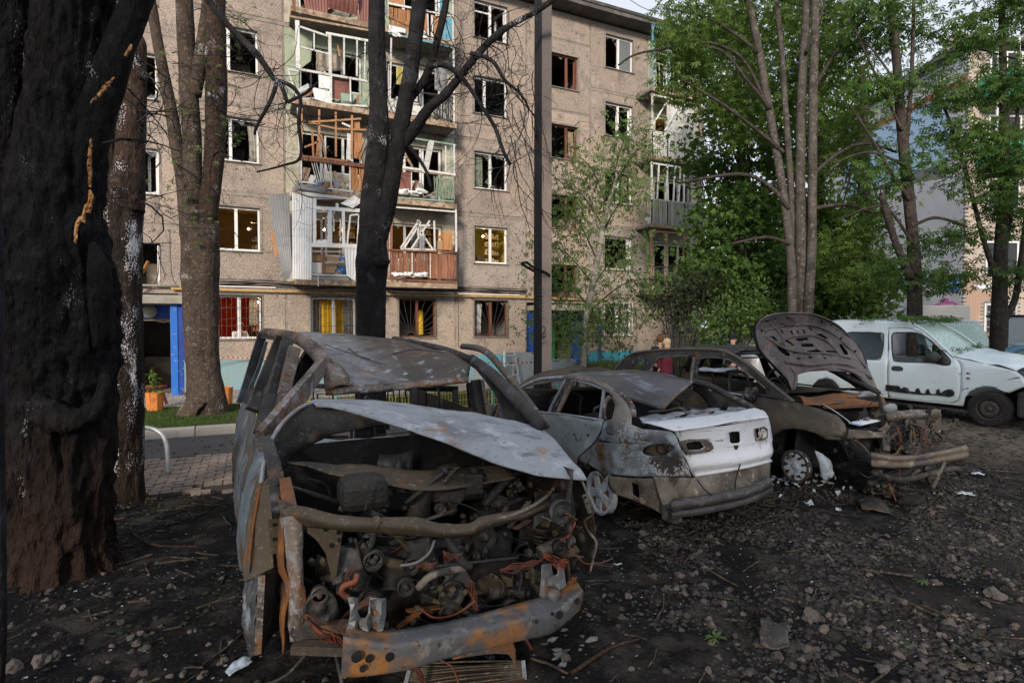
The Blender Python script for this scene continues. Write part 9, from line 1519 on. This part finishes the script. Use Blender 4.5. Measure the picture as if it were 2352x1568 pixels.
scrap('white_scrap', 'white lump of melted plastic at the far right of the burnt ground', 'metal scrap', (2246, 1098), .06, M_foil, 5, .04); scrap('pale_strip', 'thin pale strip of metal trailing behind the black canister', 'metal scrap', (2215, 1140), .08, M_foil, 6); scrap('foil_scrap', 'pale foil scrap lying between the sedan bumper and the black canister', 'metal scrap', (1858, 1160), .05, M_foil, 7); scrap('foil_scrap', 'small bluish foil scrap just below the grey car bumper', 'metal scrap', (1925, 1172), .04, M_foil, 8)
p = on_z(2085, 1160); cn = tag(MB().tube([(p.x - .1, p.y, .05), (p.x + .02, p.y, .055), (p.x + .1, p.y - .04, .05)], [.035, .055, .05], 14, sm=2).cyl((p.x - .13, p.y + .0, .05), (1, 0, 0), .022, .05, 10).build('canister', M_dark, None, True, org=(p.x, p.y, 0)), 'short black burnt canister on the ground beside the flat dark panel', 'canister')
b = MB(); rd = random.Random(31)
for k in range(34): q = on_z(rd.gauss(1260, 80), rd.gauss(1500, 32)); b.blob((q.x, q.y, .015), rd.uniform(.012, .035), 1, .6, k, (1.2, .8, .5))
tag(b.build('ash_heap', mat('pale_ash_clump', (.17, .175, .185), [('n', 14, .45, .62, (.05, .05, .052))], rough=.9), None), kind='stuff')
for i, (l, lab) in enumerate((([(880, 1148), (905, 1163), (960, 1168)], 'thin charred stick right of the hoop barrier'), ([(290, 1218), (350, 1258), (455, 1262)], 'long bent bare stick on the black ground right of the thick charred tree'), ([(1310, 1560), (1400, 1500), (1470, 1478)], 'thin brown stick pointing at the gravel right of the crushed radiator'))):
    if i == 0: l = [(400, 1190), (420, 1180), (470, 1176)]
    P = [on_z(*q) + Vector((0, 0, .03)) for q in l]; tag(MB().tube(P, [.012, .006], 6, sm=5).build('stick', M_bk_brown, None, True, org=P[0]), lab, 'stick')
for i, (q, s) in enumerate((((600 * 0 + 1640, 1475), .075), ((2130, 1345), .06), ((75, 1335), .07))):
    p = on_z(*q); tag(foliage('green_leaf', [(p.x, p.y, .03)], s, 'palm', M_lf_sap, None, i, .03, 3, .3, .1), ('bright green torn leaf lying alone on dark gravel in the lower right', 'pale green leaf among stones right of the middle of the gravel', 'yellowish leaf at the foot of the thick charred tree')[i], 'leaf')
# unseen trees added behind the viewpoint so that their crowns shade the foreground
for i, (x, y, z, h) in enumerate(((-5, -7, 7.5, 3.6), (3.5, -9, 8, 3.8), (10.5, -6, 8, 3.6))):
    t = thing('maple_tree', ('unseen maple added behind the viewpoint to shade the left foreground', 'unseen maple added right behind the viewpoint to shade the foreground', 'unseen maple added behind the viewpoint to shade the right foreground')[i], 'tree', (x, y, 0)); trunk('trunk', [Vector((x, y, -.1)), Vector((x + .1, y, 3)), Vector((x, y + .2, 8))], [.3, .22, .1], M_bk_maple, t, 14, 8, .03, i)
    r_ = random.Random(i); C = []
    while len(C) < 420:
        q = Vector((r_.uniform(-1, 1), r_.uniform(-1, 1), r_.uniform(-1, 1)))
        if q.length < 1: C.append((x + q.x * h * 1.25, y + q.y * h, z + q.z * h * .8))
    foliage('leaves', C, .38, 'small', M_lf_chest, t, i, .4, 12, .6, .4)
